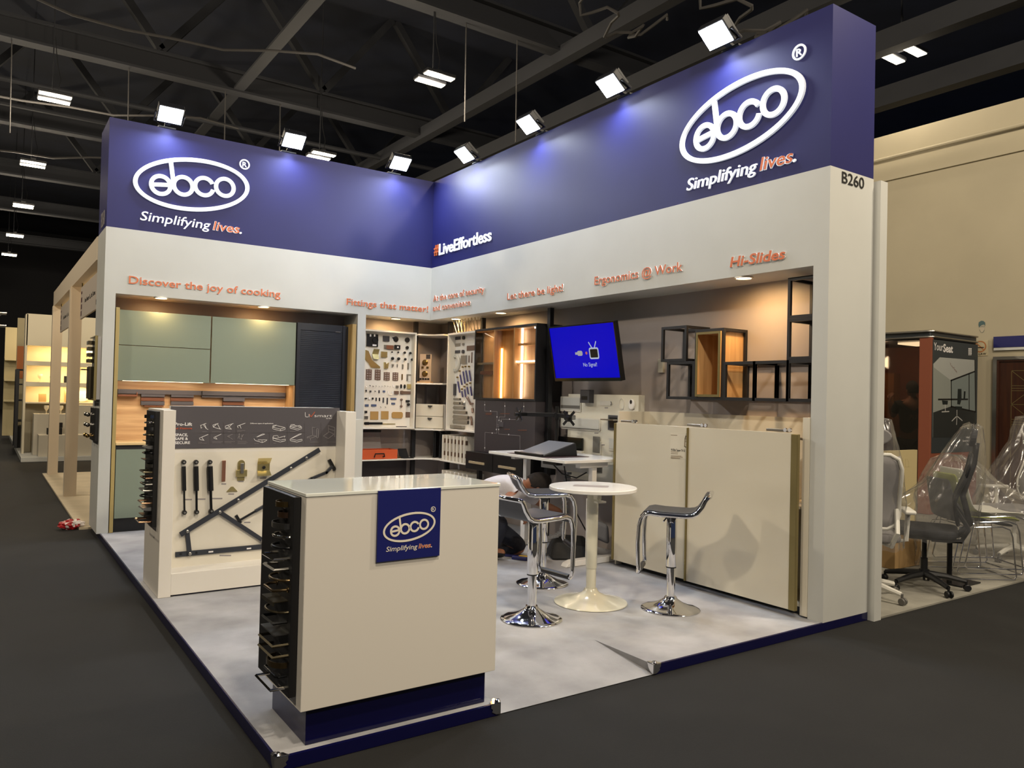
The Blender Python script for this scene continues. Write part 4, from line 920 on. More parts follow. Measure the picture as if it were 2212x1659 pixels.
for v0, v1 in ((.99, 1.132), (1.138, 1.283)):
    d = MB().pbox(DG, -.183, .165, v0, v1, -.019, 0).build('drawer', M('cream_gloss_drawer', '#d9d2c0', .12, coat=.4), t, bevel=.002)
    MB().poly(DG, [(-.03, v1-.012), (.03, v1-.012)]+arc((0, v1-.016), .026, 0, -180, 10), 0.0003, .018).build('cup_handle', GRY, d)
tag(MB().pbox(DG, -.09, .07, 1.2865, 1.50, -.13, -.125).pbox(DG, -.09, .07, 1.2865, 1.50, -.04, -.035).pbox(DG, -.09, -.085, 1.2865, 1.50, -.125, -.04).pbox(DG, .065, .07, 1.2865, 1.50, -.125, -.04).build('acrylic_display_box', film('clear_acrylic', .93, .05)), 'clear acrylic box on the two-drawer unit', 'box')
t = thing('lock_display_stand', 'upright oak display with two round brass locks on the corner shelf', 'display', tuple(DG(-.08, 1.546, -.05)))
MB().pbox(DG, -.17, .0, 1.5455, 1.562, -.11, .03).build('base', OAK, t, bevel=.002)
MB().pbox(DG, -.165, -.018, 1.562, 1.905, -.07, -.055).build('backboard', M('rosy_display_board', '#c9b39c', .4), t, bevel=.002)
MB().pbox(DG, -.085, -.03, 1.845, 1.90, -.0548, -.053).build('maker_plate', CHAR, t)
for v in (1.80, 1.66):
    MB().lathe([(.036, 0), (.036, .01), (.022, .022), (.024, .03), (.0, .032)], DG(-.095, v, -.055), DG.n, 24).build('round_lock', BRASS, t, smooth=True)
for u in (-.125, -.062): MB().pbox(DG, u-.014, u+.014, 1.725, 1.75, -.0548, -.04).build('key_block', BRASS, t, bevel=.003)
b = MB()
for k in range(4): MB().pbox(DG, -.16+.033*k, -.136+.033*k, 1.585, 1.605, -.0548, -.045).build('keeper', BLACKP, t)
# flat shelves below the two boards
tag(MB().box(-.836, -.09, .10, .398, .607, .622).build('wall_shelf', SHW, bevel=.002), 'white shelf under the fittings board carrying the orange case', 'shelf', 'white shelves in the inner corner')
tag(MB().box(.10, .376, -.86, -.14, .607, .622).build('wall_shelf', SHW, bevel=.002), 'white shelf under the security board carrying white sample boards', 'shelf', 'white shelves in the inner corner')
tag(MB().box(-.836, -.09, .10, .398, .24, .255).build('wall_shelf', SHW, bevel=.002), 'low white shelf with small fittings behind the reception counter', 'shelf', 'white shelves in the inner corner')
tag(MB().box(.10, .376, -1.25, -.14, .24, .255).build('wall_shelf', SHW, bevel=.002), 'low white shelf carrying the lower row of sample boards', 'shelf', 'white shelves in the inner corner')
tag(MB().box(-.836, -.07, .22, .398, .626, .97).build('shelf_backing', TAUPE) if False else MB().box(-.836, -.08, .385, .399, .256, .606).build('bay_liner', CHAR), 'dark back panel of the lower shelf bay', 'panel')
t = thing('sample_case', 'open orange sample case with grey lining on the shelf under the fittings board', 'case', (-.5, .25, .622))
ORC = M('orange_case', '#c85a32', .4)
MB().box(-.80, -.33, .13, .145, .6228, .735).box(-.80, -.33, .345, .36, .6228, .735).box(-.80, -.785, .145, .345, .6228, .735).box(-.345, -.33, .145, .345, .6228, .735).box(-.785, -.345, .145, .345, .6228, .63).build('tray', ORC, t, bevel=.002)
MB().tube([(-.63, .129, .65), (-.64, .105, .655), (-.63, .10, .69), (-.52, .10, .69), (-.51, .105, .655), (-.52, .129, .65)], .008, 8).build('handle', BLACKP, t, smooth=True)
MB().hexa([(-.79, .352, .735), (-.44, .352, .735), (-.44, .36, .735), (-.79, .36, .735), (-.77, .376, .93), (-.46, .376, .93), (-.46, .384, .93), (-.77, .384, .93)]).build('lining_sheet', M('grey_print_sheet', '#9c9894', .6), t)
MB().box(-.80, -.44, .372, .394, .93, .955).build('lid_edge', BLACKP, t)
t = thing('hardware_kit', 'small dark hardware plates lying beside the orange case', 'hardware', (-.2, .25, .622))
MB().box(-.32, -.25, .2, .3, .6226, .64).build('block', BRASS, t, bevel=.003)
MB().hexa([(-.24, .24, .6226), (-.12, .24, .6226), (-.12, .25, .6226), (-.24, .25, .6226), (-.24, .30, .73), (-.13, .30, .73), (-.13, .31, .73), (-.24, .31, .73)]).build('upright_plate', BLACKP, t)
MB().box(-.26, -.11, .12, .18, .6226, .632).build('flat_plate', BLACKP, t)
for i, x in enumerate((-.76, -.67, -.58, -.50, -.43, -.34, -.24)):
    m = [STEEL, STEEL, STEEL, BLK, BLK, ZINC, ZINC][i]
    o = MB().lathe([(.022, 0), (.022, .01), (.01, .02), (.012, .05), (.02, .06), (.014, .07)], (x, .17, .2555), n=16).box(x-.02, x+.02, .2, .206, .2555, .33)
    tag(o.build('castor_sample', m, smooth=True, org=(x, .17, .255)), f'small {["silver","silver","silver","black","black","yellow","yellow"][i]} hardware sample, {NTH[i]} from the pillar on the low shelf', 'fitting', 'hardware samples on the low shelf')
for i in range(7):
    y = -.165-i*.082 if i else -.16
    o = MB().box(.115, .35, y-.022, y, .6225, .925)
    t2 = thing('hinge_sample_board', f'white hinge sample board, {NTH[i]} from the corner on the upper shelf', 'sample board', (.2, y, .622), 'white sample boards on the upper shelf')
    o.build('board', SHW, t2, bevel=.002)
    for z in (.70, .85):
        MB().box(.13, .16, y-.030, y-.022, z-.02, z+.03).build('hinge', NICKEL, t2)
for i in range(7):
    y = -.17-i*.095
    tag(MB().box(.115, .34, y-.03, y, .2555, .50).build('drawer_sample_board', SHW, bevel=.003, org=(.2, y, .255)), f'white sample board, {NTH[i]} from the corner on the low shelf', 'sample board', 'white sample boards on the low shelf')
for i, (u, r) in enumerate(((-.0, .0), (.075, .06))):
    P2 = Pl(DG(u+.03, .626, -.12), DG.r*1.0, (r*.3, -r*.3, 1))
    tag(MB().pbox(P2, 0, .015, 0, .33, -.12, .06).pbox(P2, .02, .035, 0, .31, -.12, .06).build('black_sample_frame', BLACKP), ['upright black sample frame on the corner shelf', 'leaning black sample frame beside the white sample boards'][i], 'frame')
# ------------------------------------------------------------------ oak light cabinet on the long wall
t = thing('oak_light_cabinet', 'black wall cabinet with oak lining, glass doors and lit LED profiles', 'cabinet', (.2, -1.55, 1.365))
Y0c, Y1c = -2.125, -.96
b = MB().box(.05, .375, Y0c, Y1c, 2.12, 2.14).box(.05, .375, Y0c, Y1c, 1.362, 1.382).box(.05, .375, Y0c, Y0c+.018, 1.382, 2.12).box(.05, .375, Y1c-.018, Y1c, 1.382, 2.12)
b.build('carcass', BLACK, t)
MB().box(.155, .373, Y0c+.018, Y1c-.018, 1.382, 2.12).build('oak_back', OAK, t)
for y in (-1.351, -1.728): MB().box(.056, .155, y-.009, y+.009, 1.382, 2.12).build('divider', OAK, t)
for a, c in ((Y1c-.018, -1.342), (-1.36, -1.719), (-1.737, Y0c+.018)):
    MB().box(.06, .155, c, a, 2.108, 2.12).build('oak_lining', OAKX if False else OAK, t)
MB().box(.07, .10, -1.342, Y1c-.018, 1.748, 1.77).build('shelf_profile', STEEL, t)
MB().box(.10, .155, -1.342, Y1c-.018, 1.752, 1.768).build('oak_shelf', OAK, t)
MB().box(.12, .155, -1.342, Y1c-.018, 1.64, 1.68).build('brown_rail', BRN, t)
MB().box(.14, .155, -1.0, -.979, 1.382, 2.108).build('shelf_profile', STEEL, t)
MB().box(.10, .155, Y0c+.018, -1.737, 1.93, 1.955).build('oak_shelf', OAK, t)
LEDW = M('white_led_profile', '#ffffff', .5, emit=8, emitc=(1, .98, .94)); LEDA = M('amber_led_profile', '#ffc98a', .5, emit=12, emitc=(1, .62, .22))
MB().box(.19, .205, -1.64, -1.625, 1.385, 2.11).build('led_profile', LEDW, t) if False else None
MB().box(.14, .154, -1.752, -1.738, 1.385, 2.108).build('led_profile', LEDW, t)
MB().box(.075, .09, Y0c+.02, -1.74, 1.758, 1.772).build('led_profile', LEDW, t)
MB().box(.09, .155, Y0c+.02, -1.74, 1.742, 1.757).build('oak_shelf', OAK, t)
MB().box(.14, .154, -1.374, -1.361, 1.385, 1.92).build('led_profile', LEDA, t)
MB().lathe([(.03, 0), (.03, -.012), (.0, -.013)], (.105, -2.06, 2.107), n=20).build('puck_light', LEDW, t)
for y0, y1 in ((-1.345, Y1c-.004), (-1.722, -1.357), (Y0c+.004, -1.734)):
    MB().box(.0505, .054, y0, y1, 1.384, 2.118).build('glass_door', film('smoked_glass', .97, .04, '#f2ece4', 0, .04), t)
area('cabinet_led_glow', (.132, -1.765, 1.75), (-.3, -1, 0), .02, .7, .9, (1, .93, .8), 175)
area('cabinet_amber_glow', (.132, -1.39, 1.65), (-.3, -1, 0), .02, .5, .55, (1, .66, .32), 175)
area('cabinet_top_fill', (.075, -1.16, 2.10), (.35, 0, -1), .02, .3, .8, (1, .85, .65), 160)  # fill light added under the cabinet top, without a fixture
t = thing('lighting_diagram_panel', 'dark panel with thin white wiring diagram below the oak light cabinet', 'panel', (.1, -1.55, .79))
MB().box(.06, .375, -2.12, -.985, .79, 1.361).build('panel_body', CHAR, t, bevel=.001)
DP = PX(.0595)
z5 = lambda x, y: (lambda p: (-p.y, p.z))(on(1000+x/5.53, 840+y/5.53, 'x', .06))
b = MB()
for l in ([(262, 150), (262, 265), (410, 272), (405, 530), (265, 520), (262, 735)], [(502, 165), (502, 335), (435, 335), (430, 415)], [(728, 165), (728, 270)], [(665, 285), (665, 370), (455, 362), (455, 425)], [(428, 440), (428, 540), (682, 560), (682, 725)], [(405, 425), (490, 428)], [(405, 445), (490, 448)]):
    b.line(DP, [z5(*p) for p in l], .004)
b.build('white_diagram_print', INKG, t)
b = MB()
for q in ((262, 190), (332, 265), (408, 335), (432, 375), (502, 205), (728, 210), (557, 362), (400, 485), (428, 485), (350, 528), (548, 546), (262, 705), (457, 385)): 
    u, v = z5(*q); b.disc(DP, u, v, .007, 0, .002, 10)
b.build('node_dot_print', INKW, t)
u, v = z5(465, 425); MB().pbox(DP, u-.04, u+.04, v-.025, v+.025, 0, .012).build('driver_box', GREYP, t)
b = MB()
for x0, x1, y in ((275, 345, 292), (275, 340, 306), (450, 555, 296), (498, 556, 482), (660, 760, 494)): b.line(DP, [z5(x0, y), z5(x1, y)], .008)
b.build('caption_lettering', M('rust_print', '#6e4433', .6), t)
t = thing('black_drawer_unit', 'black wall-hung unit of two drawers with champagne strip handles under the wiring diagram', 'drawer unit', (.1, -1.5, .6))
MB().box(-.02, .375, -2.065, -.975, .615, .788).build('body', BLACKP, t, bevel=.002)
for y0, y1, hy in ((-1.52, -.975, -1.217), (-2.065, -1.526, -1.803)):
    d = MB().box(-.042, -.021, y0+.002, y1-.002, .60, .79).build('drawer', BLACKP, t, bevel=.002)
    MB().box(-.060, -.0425, hy-.15, hy+.15, .666, .690).build('strip_handle', M('champagne_strip', '#cdbb98', .35, .5), d, bevel=.002)
# ------------------------------------------------------------------ screen
t = thing('wall_television', 'tilted flat television showing a blue no-signal screen', 'television', (.06, -2.88, 1.55))
up = Vector((-.105, 0, .52)).normalized()
TP = Pl((.10, -2.855, 1.562), (0, -1, 0), up)
h = .525; w2 = .468
MB().pbox(TP, -w2, w2, 0, h, -.045, -.001).build('housing', BLACKP, t, bevel=.004)
MB().pbox(TP, -w2, w2, 0, .03, -.001, .006).pbox(TP, -w2, w2, h-.012, h, -.001, .006).pbox(TP, -w2, -w2+.012, .03, h-.012, -.001, .006).pbox(TP, w2-.012, w2, .03, h-.012, -.001, .006).build('bezel', M('gloss_black', '#060607', .12), t)
sc_ = MB().pbox(TP, -w2+.012, w2-.012, .03, h-.012, -.0008, .001).build('screen', M('blue_screen', '#02021a', .25, emit=1.0, emitc=(.0, .0, .47), spec=.15), t)
WI = M('screen_white_pixels', '#101018', .4, emit=.62, emitc=(.62, .7, .9))
TQ = Pl(TP(0, 0, .0012), TP.r, TP.u)
MB().poly(TQ, rrect(.085, .215, .20, .305, .02), 0, .0006).build('screen_icon_set', WI, sc_)
MB().poly(TQ, rrect(.099, .201, .214, .291, .01), .0006, .001).build('screen_icon_dark', M('screen_black_pixels', '#0a0808', .4), sc_)
b = MB().line(TQ, [(.128, .305), (.095, .352)], .011, 0, .0006).line(TQ, [(.165, .305), (.192, .355)], .011, 0, .0006); b.build('screen_icon_antennae_print', WI, sc_)
MB().poly(TQ, rrect(-.085, -.01, .235, .282, .018), 0, .0006).pbox(TQ, -.115, -.083, .247, .27, 0, .0006).build('screen_icon_plug_print', M('screen_grey_pixels', '#101018', .4, emit=.42, emitc=(.75, .75, .8)), sc_)
MB().disc(TQ, .045, .258, .014, 0, .0006, 16).build('screen_icon_dot', M('screen_red_pixels', '#180808', .4, emit=.5, emitc=(.8, .2, .2)), sc_)
MB().text(TQ, 'No Signal!', -.02, .135, .19, .035, 0, .0006, 0).build('screen_lettering', WI, sc_)
MB().pbox(TQ, .0, .03, -.02, -.012, .004, .0052).build('brand_plate', STEEL, t)
MB().bar((.135, -2.86, 1.80), (.377, -2.86, 1.80), .05, .05).box(.36, .377, -2.99, -2.73, 1.70, 1.92).build('wall_bracket', BLACKP, t)
tag(MB().box(.352, .3775, -3.56, -3.50, 1.64, 1.76).build('wall_switch_box', M('grey_plate', '#a7a498', .5), bevel=.003), 'small grey socket plate on the brown wall beside the television', 'socket')
# ------------------------------------------------------------------ accessory panel behind the desk
t = thing('desk_accessory_panel', 'white upright panel of desk outlets and grommets behind the standing desk', 'panel', (.33, -2.83, .62))
MB().box(.302, .3775, -3.325, -2.335, .62, 1.442).build('panel_body', M('ivory_panel', '#d5d1c2', .4), t, bevel=.002)
AP = PX(.3015)
z8 = lambda x, y: (lambda p: (-p.y, p.z))(on(1180+x/9.218, 840+y/9.218, 'x', .30))
b = MB()
for x0, x1, y in ((1168, 1222, 377), (1480, 1528, 404), (1670, 1748, 404), (962, 1028, 880), (1100, 1155, 1115)): b.line(AP, [z8(x0, y), z8(x1, y)], .009)
b.build('caption_lettering', INKG, t)
AG = 'outlets on the desk accessory panel'
IV = M('ivory_plastic', '#cfccc2', .35)
def flap(lab, x0, y0, x1, y1, name='outlet_frame', slot=None, r=.006):
    A = z8(x0, y0); B = z8(x1, y1)
    t = thing(name, lab, 'outlet', tuple(AP(A[0], B[1])), AG)
    MB().poly(AP, rrect(A[0], B[0], B[1], A[1], r), .0005, .008).build('frame', IV, t, bevel=.001)
    m = .012
    MB().poly(AP, rrect(A[0]+m, B[0]-m, B[1]+m+.006, A[1]-m, r*.6), .008, .012).build('flap_lid', M('pale_grey_lid', '#bfc0bb', .3), t, bevel=.001)
    if slot: MB().pbox(AP, A[0]+m, B[0]-m, B[1]+slot[0], B[1]+slot[1], .012, .0135).build('brush_slot', M('dark_slot', '#6a6862', .6), t)
    return t
flap('square white outlet frame with grey brush strip, at the edge of the accessory panel', 295, 150, 695, 460, slot=(.03, .06))
flap('long white outlet frame behind the monitor arm', 300, 550, 1080, 850, slot=(.012, .02), r=.02)
flap('tall white outlet frame with open dark slot above the desk', 930, 1030, 1095, 1320, slot=(.02, .17))
flap('white outlet frame half hidden by the sliding doors', 1255, 970, 1440, 1250)
A = z8(770, 20); B = z8(945, 285)
t = thing('socket_tower', 'dark grey power box hooked over the top of the accessory panel', 'socket', tuple(AP(A[0], B[1])), AG)
MB().pbox(AP, A[0], B[0], B[1], A[1], .0005, .06).build('body', M('anthracite_plastic', '#45454a', .45), t, bevel=.003)
MB().pbox(AP, A[0]+.02, B[0]-.025, B[1]+.03, B[1]+.065, .060, .062).build('socket_slot', BLACKP, t)
A = z8(1075, 235); B = z8(1320, 340)
t = thing('oval_grommet', 'long oval grommet cover with dark crescent opening', 'grommet', tuple(AP(A[0], B[1])), AG)
MB().poly(AP, rrect(A[0], B[0], B[1], A[1], min(.028, abs(A[1]-B[1])*.48)), .0005, .006).build('cover', IV, t, bevel=.001)
MB().ring(AP, B[0]-.03, (A[1]+B[1])/2, .018, .019, .008, .006, .0068, -62, 62, 16).build('opening', BLACKP, t)
A = z8(1500, 300)
tag(MB().ring(AP, A[0], A[1], .032, .05, .006, .0005, .005, n=32).build('round_grommet', IV, org=tuple(AP(A[0], A[1]))), 'plain round white grommet between two other grommets', 'grommet', AG)
A = z8(1715, 310)
t = thing('ball_grommet', 'white ball-shaped outlet with dark opening at the panel corner', 'grommet', tuple(AP(A[0], A[1])), AG)
MB().disc(AP, A[0], A[1], .035, .0005, .02, 24, .047).build('body', TOPW, t, bevel=.005)
MB().disc(AP, A[0], A[1]+.022, .014, .02, .0215, 16, .019).build('opening', BLACKP, t)
A = z8(1250, 520); B = z8(1440, 830)
t = thing('dark_popup_box', 'dark open power box with grey tray next to the sliding doors', 'socket', tuple(AP(A[0], B[1])), AG)
MB().pbox(AP, A[0], B[0], B[1], A[1], .0005, .014).build('frame', M('anthracite_plastic', '#45454a', .45), t, bevel=.002)
MB().pbox(AP, A[0]+.02, B[0]-.01, B[1]+.02, A[1]-.02, .014, .015).build('cavity', BLACKP, t)
MB().pbox(AP, A[0]-.02, B[0]+.02, B[1]+.09, B[1]+.10, .015, .09).build('tray', STEEL, t)
A = z8(285, 940); B = z8(755, 1235)
t = thing('black_glass_screen', 'black glass screen standing on a white foot behind the document stand', 'screen', tuple(AP(A[0], .893)))
MB().pbox(AP, A[0], B[0], B[1], A[1], .012, .032).build('screen', M('gloss_black', '#060607', .12), t, bevel=.002)
MB().pbox(AP, A[0], B[0], .70, B[1], .001, .03).build('foot', IV, t, bevel=.002)
# ------------------------------------------------------------------ sliding door wardrobe
t = thing('sliding_door_cabinet', 'low white cabinet with two large sliding doors and champagne edge profiles', 'cabinet', (.18, -4.3, 0))
CAB = M('cream_laminate', '#d3ccbb', .35)
MB().box(0, .375, -3.408, -3.39, .002, 1.30).build('side_panel', CAB, t, bevel=.001)
MB().box(-.005, .375, -5.243, -5.19, .012, 1.31).build('side_panel', CAB, t, bevel=.001)
MB().box(.35, .3765, -5.19, -3.408, .002, 1.30).build('back_panel', CAB, t)
MB().box(.02, .35, -5.19, -3.408, .06, .08).box(.03, .35, -5.19, -3.408, .7, .718).build('shelf', CAB, t)
MB().box(.05, .35, -5.19, -3.42, .002, .06).build('plinth', BLACKP, t)
MB().box(.0, .05, -5.185, -3.412, 1.16, 1.175).build('top_rail', STEEL, t)
for y0, y1, x, lab in ((-4.255, -3.43, -.030, None), (-5.155, -4.262, -.055, None)):
    d = MB().box(x-.02, x, y0, y1, .05, 1.205).build('sliding_door', M('cream_gloss_door', '#cdc6b4', .18, coat=.25), t, bevel=.001)
    prof = [(y1, y1+.026)] if y1 > -4 else []
    for a, c in ([(y1+.0005, y1+.026)] if y1 > -4 else [(y0-.05, y0-.0005), (y1+.0005, y1+.012)]):
        MB().box(x-(.034 if c > y1 and y1 < -4 else .026), x+.004 if not (c > y1 and y1 < -4) else x-.012, a, c, .05, 1.2).build('edge_profile', GOLD, d, bevel=.003)
for y, n_ in ((-3.62, 'first'), (-4.36, 'second'), (-5.08, 'third')):
    t2 = thing('soft_close_fitting', f'steel soft-close fitting on top of the sliding doors, {n_} from the desk', 'fitting', (-.02, y, 1.21), 'soft-close fittings above the sliding doors')
    MB().box(-.03, -.012, y-.02, y+.16, 1.2095, 1.228).build('damper_body', STEEL, t2, bevel=.003)
    for q in (0, .035): MB().lathe([(.013, -.006), (.013, .006)], (-.05, y-.01-q, 1.2235), (1, 0, 0), 16).build('roller', CHROME, t2, smooth=True)
t = thing('product_sticker', 'white product sticker with small diagram on the sliding door', 'sticker', (-.05, -4.1, .85))
DQ = PX(-.0505)
zr = lambda x, y: (lambda p: (-p.y, p.z))(on(1300+x/3.318, 860+y/3.318, 'x', -.0505))
A = zr(492, 250); B = zr(638, 440)
MB().pbox(DQ, A[0], B[0], B[1], A[1], 0.0002, .001).build('paper', M('sticker_paper', '#d2cbba', .4), t)
DR = PX(-.0517)
b = MB().line(DR, [zr(497, 265), zr(540, 267)], .004, 0, .0004).line(DR, [zr(607, 258), zr(632, 261)], .006, 0, .0004)
b.line(DR, [zr(627, 272), zr(603, 272), zr(597, 290), zr(594, 345), zr(600, 350), zr(627, 352)], .007, 0, .0004)
for yy_ in (280, 290, 300, 312): b.line(DR, [zr(600, yy_), zr(628, yy_)], .005, 0, .0004)
b.line(DR, [zr(605, 335), zr(632, 330)], .005, 0, .0004)
b.build('diagram_print', M('brown_print', '#7a684a', .6), t)
b = MB()
A = zr(497, 376); B = zr(598, 380)
b.text(DR, 'Hi-Slide Tapper TH 02', A[0], A[1], B[0]-A[0], .017, 0, .0004, .015).build('title_lettering', INKK, t)
b = MB()
for y, x1 in ((385, 545), (397, 545), (414, 570), (422, 580), (430, 560)): b.line(DR, [zr(497, y), zr(x1, y+2)], .004, 0, .0004)
b.build('small_print_lettering', M('brown_print', '#7a684a', .6), t)
# ------------------------------------------------------------------ black shelf grid
t = thing('metal_shelf_grid', 'black square-tube shelf grid hanging on the brown wall above the sliding doors', 'shelf', (.24, -4.5, 1.41))
def cage(y0, y1, z0, z1, name='tube_frame', mat=BLACK, x0=.10, x1=.374, w=.022, skip=()):
    b = MB()
    for x in (x0, x1-w):
        for y in (y0, y1-w): b.box(x, x+w, y, y+w, z0, z1)
        for z in (z0, z1-w): b.box(x, x+w, y0+w, y1-w, z, z+w)
    for y in (y0, y1-w):
        for z in (z0, z1-w): b.box(x0+w, x1-w, y, y+w, z, z+w)
    return b.build(name, mat, t, bevel=.001)
cage(-4.057, -3.783, 1.715, 2.0)
cage(-4.146, -3.850, 1.413, 1.714)
cage(-4.43, -4.146, 1.413, 1.958)
cage(-4.72, -4.43, 1.413, 1.70)
cage(-5.0, -4.698, 1.413, 1.70)
cage(-5.24, -4.98, 1.413, 1.70)
cage(-5.24, -4.98, 1.70, 1.985)
cage(-5.24, -4.98, 1.985, 2.268)
bx = MB().box(.092, .37, -4.408, -4.396, 1.437, 1.934).box(.092, .37, -4.178, -4.168, 1.437, 1.934).box(.092, .37, -4.396, -4.178, 1.437, 1.447).box(.092, .37, -4.396, -4.178, 1.924, 1.934).box(.36, .37, -4.396, -4.178, 1.447, 1.924)
bx.build('oak_box', OAK, t)
MB().box(.086, .0915, -4.408, -4.388, 1.437, 1.934).box(.086, .0915, -4.186, -4.168, 1.437, 1.934).box(.086, .0915, -4.388, -4.186, 1.437, 1.455).box(.086, .0915, -4.388, -4.186, 1.916, 1.934).build('champagne_front_frame', GOLD, t)
# ------------------------------------------------------------------ bar stools and table
CONE = [(.195, 0), (.197, .004), (.193, .008), (.17, .014), (.125, .026), (.085, .043), (.058, .06), (.045, .07), (.043, .075), (.038, .085)]
def stool(loc, ang, lab, sh=.655):
    t = thing('bar_stool', lab, 'bar stool', (0, 0, 0), 'chrome bar stools around the round table')
    ORG[t.name] = (0, 0, 0)
    MB().lathe(CONE, n=48).build('base', CHROME, t, smooth=True)
    MB().lathe([(.0285, .07), (.0285, sh-.36)], n=28).build('lower_column', CHROME, t, smooth=True)
    MB().lathe([(.033, sh-.372), (.0345, sh-.37), (.0345, sh-.025), (.03, sh-.02)], n=28).build('upper_sleeve', CHROME, t, smooth=True)
    MB().lathe([(.0345, sh-.378), (.0345, sh-.371)], n=28).build('collar_ring', BLACKP, t)
    # rail profile in (x, z): backrest top -> seat -> front bend -> foot rest
    prof = [(-.238, sh+.118), (-.226, sh+.102), (-.207, sh+.06), (-.175, sh+.015), (-.145, sh-.003), (-.10, sh-.01), (.06, sh-.008), (.13, sh-.002), (.165, sh-.012), (.188, sh-.045), (.20, sh-.09), (.205, sh-.2), (.20, sh-.34), (.196, sh-.375)]
    hw_ = .155
    rail = [(x, -hw_, z) for x, z in prof]+[(.205, -hw_+.02, sh-.395), (.205, hw_-.02, sh-.395)]+[(x, hw_, z) for x, z in prof[::-1]]
    rail = rail+[(-.252, hw_-.02, sh+.125), (-.252, -hw_+.02, sh+.125)]
    MB().tube(rail, .0145, 12, True).build('tube_frame', CHROME, t, smooth=True)
    MB().tube([(.205, -hw_+.03, sh-.395), (.205, hw_-.03, sh-.395)], .0185, 12).build('foot_rest_sleeve', BLACKP, t, smooth=True)
    pr = prof[:8]+[(.16, sh-.008), (.18, sh-.035)]
    b = MB(); n = len(pr); vs = []; th = .018
    for s in (-1, 1):
        for y in (-hw_+.008, hw_-.008):
            for i, (x, z) in enumerate(pr):
                a = pr[max(0, i-1)]; c = pr[min(n-1, i+1)]; L = math.hypot(c[0]-a[0], c[1]-a[1]); nx, nz = -(c[1]-a[1])/L, (c[0]-a[0])/L
                vs.append((x+nx*th*(s*.9+.25), y, z+nz*th*(s*.9+.25)))
    I = lambda s, y, i: s*2*n+y*n+i
    fs = []
    for i in range(n-1):
        fs += [(I(1, 0, i), I(1, 0, i+1), I(1, 1, i+1), I(1, 1, i)), (I(0, 0, i), I(0, 1, i), I(0, 1, i+1), I(0, 0, i+1)), (I(0, 0, i), I(0, 0, i+1), I(1, 0, i+1), I(1, 0, i)), (I(0, 1, i), I(1, 1, i), I(1, 1, i+1), I(0, 1, i+1))]
    for i in (0, n-1): fs.append((I(0, 0, i), I(1, 0, i), I(1, 1, i), I(0, 1, i)))
    b.add(vs, fs); b.build('seat', SEAT, t, smooth=True, bevel=.003)
    MB().box(-.09, .09, -.07, .07, sh-.028, sh-.018).build('seat_plate', BLACK, t)
    MB().tube([(0, .02, sh-.03), (.03, .10, sh-.036), (.04, .16, sh-.05)], .005, 8).build('lift_lever', CHROME, t, smooth=True)
    t.location = loc; t.rotation_euler.z = math.radians(ang)
    return t
stool((-1.567, -4.344, 0.001), 6, 'chrome bar stool with grey seat beside the reception counter, back towards the counter', .655)
stool((-.612, -4.62, 0.001), 128, 'chrome bar stool with grey seat in front of the sliding doors', .655)
stool((-.948, -3.63, 0.001), -24, 'chrome bar stool with grey seat behind the round table, in front of the kneeling person', .685)
t = thing('round_bar_table', 'round white table on a cream pedestal with flared foot', 'table', (-.978, -4.226, 0))
tx, ty = -.978, -4.226
MB().lathe([(.248, 0.001), (.252, .004), (.249, .009), (.20, .022), (.14, .036), (.10, .05), (.065, .068), (.048, .085), (.041, .10)], (tx, ty, 0), n=56).build('base', CREAM, t, smooth=True)
MB().lathe([(.034, .09), (.034, .24)], (tx, ty, 0), n=32).build('lower_column', CREAM, t, smooth=True)
MB().lathe([(.038, .238), (.039, .24), (.039, .745), (.036, .75)], (tx, ty, 0), n=32).build('upper_column', CREAM, t, smooth=True)
MB().box(tx-.08, tx+.08, ty-.05, ty+.05, .75, .772).build('top_bracket', CREAM, t, bevel=.003)
MB().box(tx-.03, tx+.005, ty-.085, ty-.04, .715, .75).box(tx-.075, tx+.0, ty-.14, ty-.10, .70, .712).bar((tx-.015, ty-.06, .73), (tx-.035, ty-.12, .706), .02, .01).build('clamp_lever', CREAM, t, bevel=.002)
MB().lathe([(.295, .772), (.302, .776), (.302, .794), (.298, .798), (.0, .798)], (tx, ty, 0), n=72).build('table_top', TOPW, t, smooth=True)
SPL = Pl((tx-.01, ty+.01, .7985), (.7, -.714, 0), (.714, .7, 0))
tag(MB().pbox(SPL, -.12, .12, -.05, .05, 0.0003, .001).build('table_sticker', M('faded_sticker', '#9a918c', .4), org=tuple(SPL.o)), 'faded rectangular sticker on the round white table', 'sticker')
# ------------------------------------------------------------------ standing desk
t = thing('standing_desk', 'white height-adjustable desk in front of the accessory panel', 'desk', (-.2, -2.8, 0))
DZ = .865
MB().box(-.545, .16, -3.365, -2.22, DZ, DZ+.025).build('desk_top', TOPW, t, bevel=.003)
MB().box(-.33, -.02, -3.30, -3.24, DZ-.05, DZ-.001).box(-.33, -.02, -2.34, -2.28, DZ-.05, DZ-.001).box(-.23, -.12, -3.24, -2.34, DZ-.04, DZ-.002).build('underframe', TOPW, t, bevel=.003)
for y in (-3.27, -2.31):
    MB().box(-.20, -.13, y-.035, y+.035, .05, .55).build('leg', TOPW, t, bevel=.004)
    MB().box(-.19, -.14, y-.027, y+.027, .55, DZ-.05).build('leg', TOPW, t, bevel=.004)
    MB().poly(Pl((0, y+.04, 0), (1, 0, 0)), [(-.46, .002), (.13, .002), (.13, .03), (.08, .05), (-.38, .05), (-.44, .03)], 0, .08).build('foot', TOPW, t, bevel=.004)
MB().box(-.10, .05, -3.15, -2.45, DZ-.12, DZ-.11).box(-.10, -.09, -3.15, -2.45, DZ-.11, DZ-.06).box(.04, .05, -3.15, -2.45, DZ-.11, DZ-.06).build('cable_tray', M('pale_grey_metal', '#b5b5b0', .4), t)
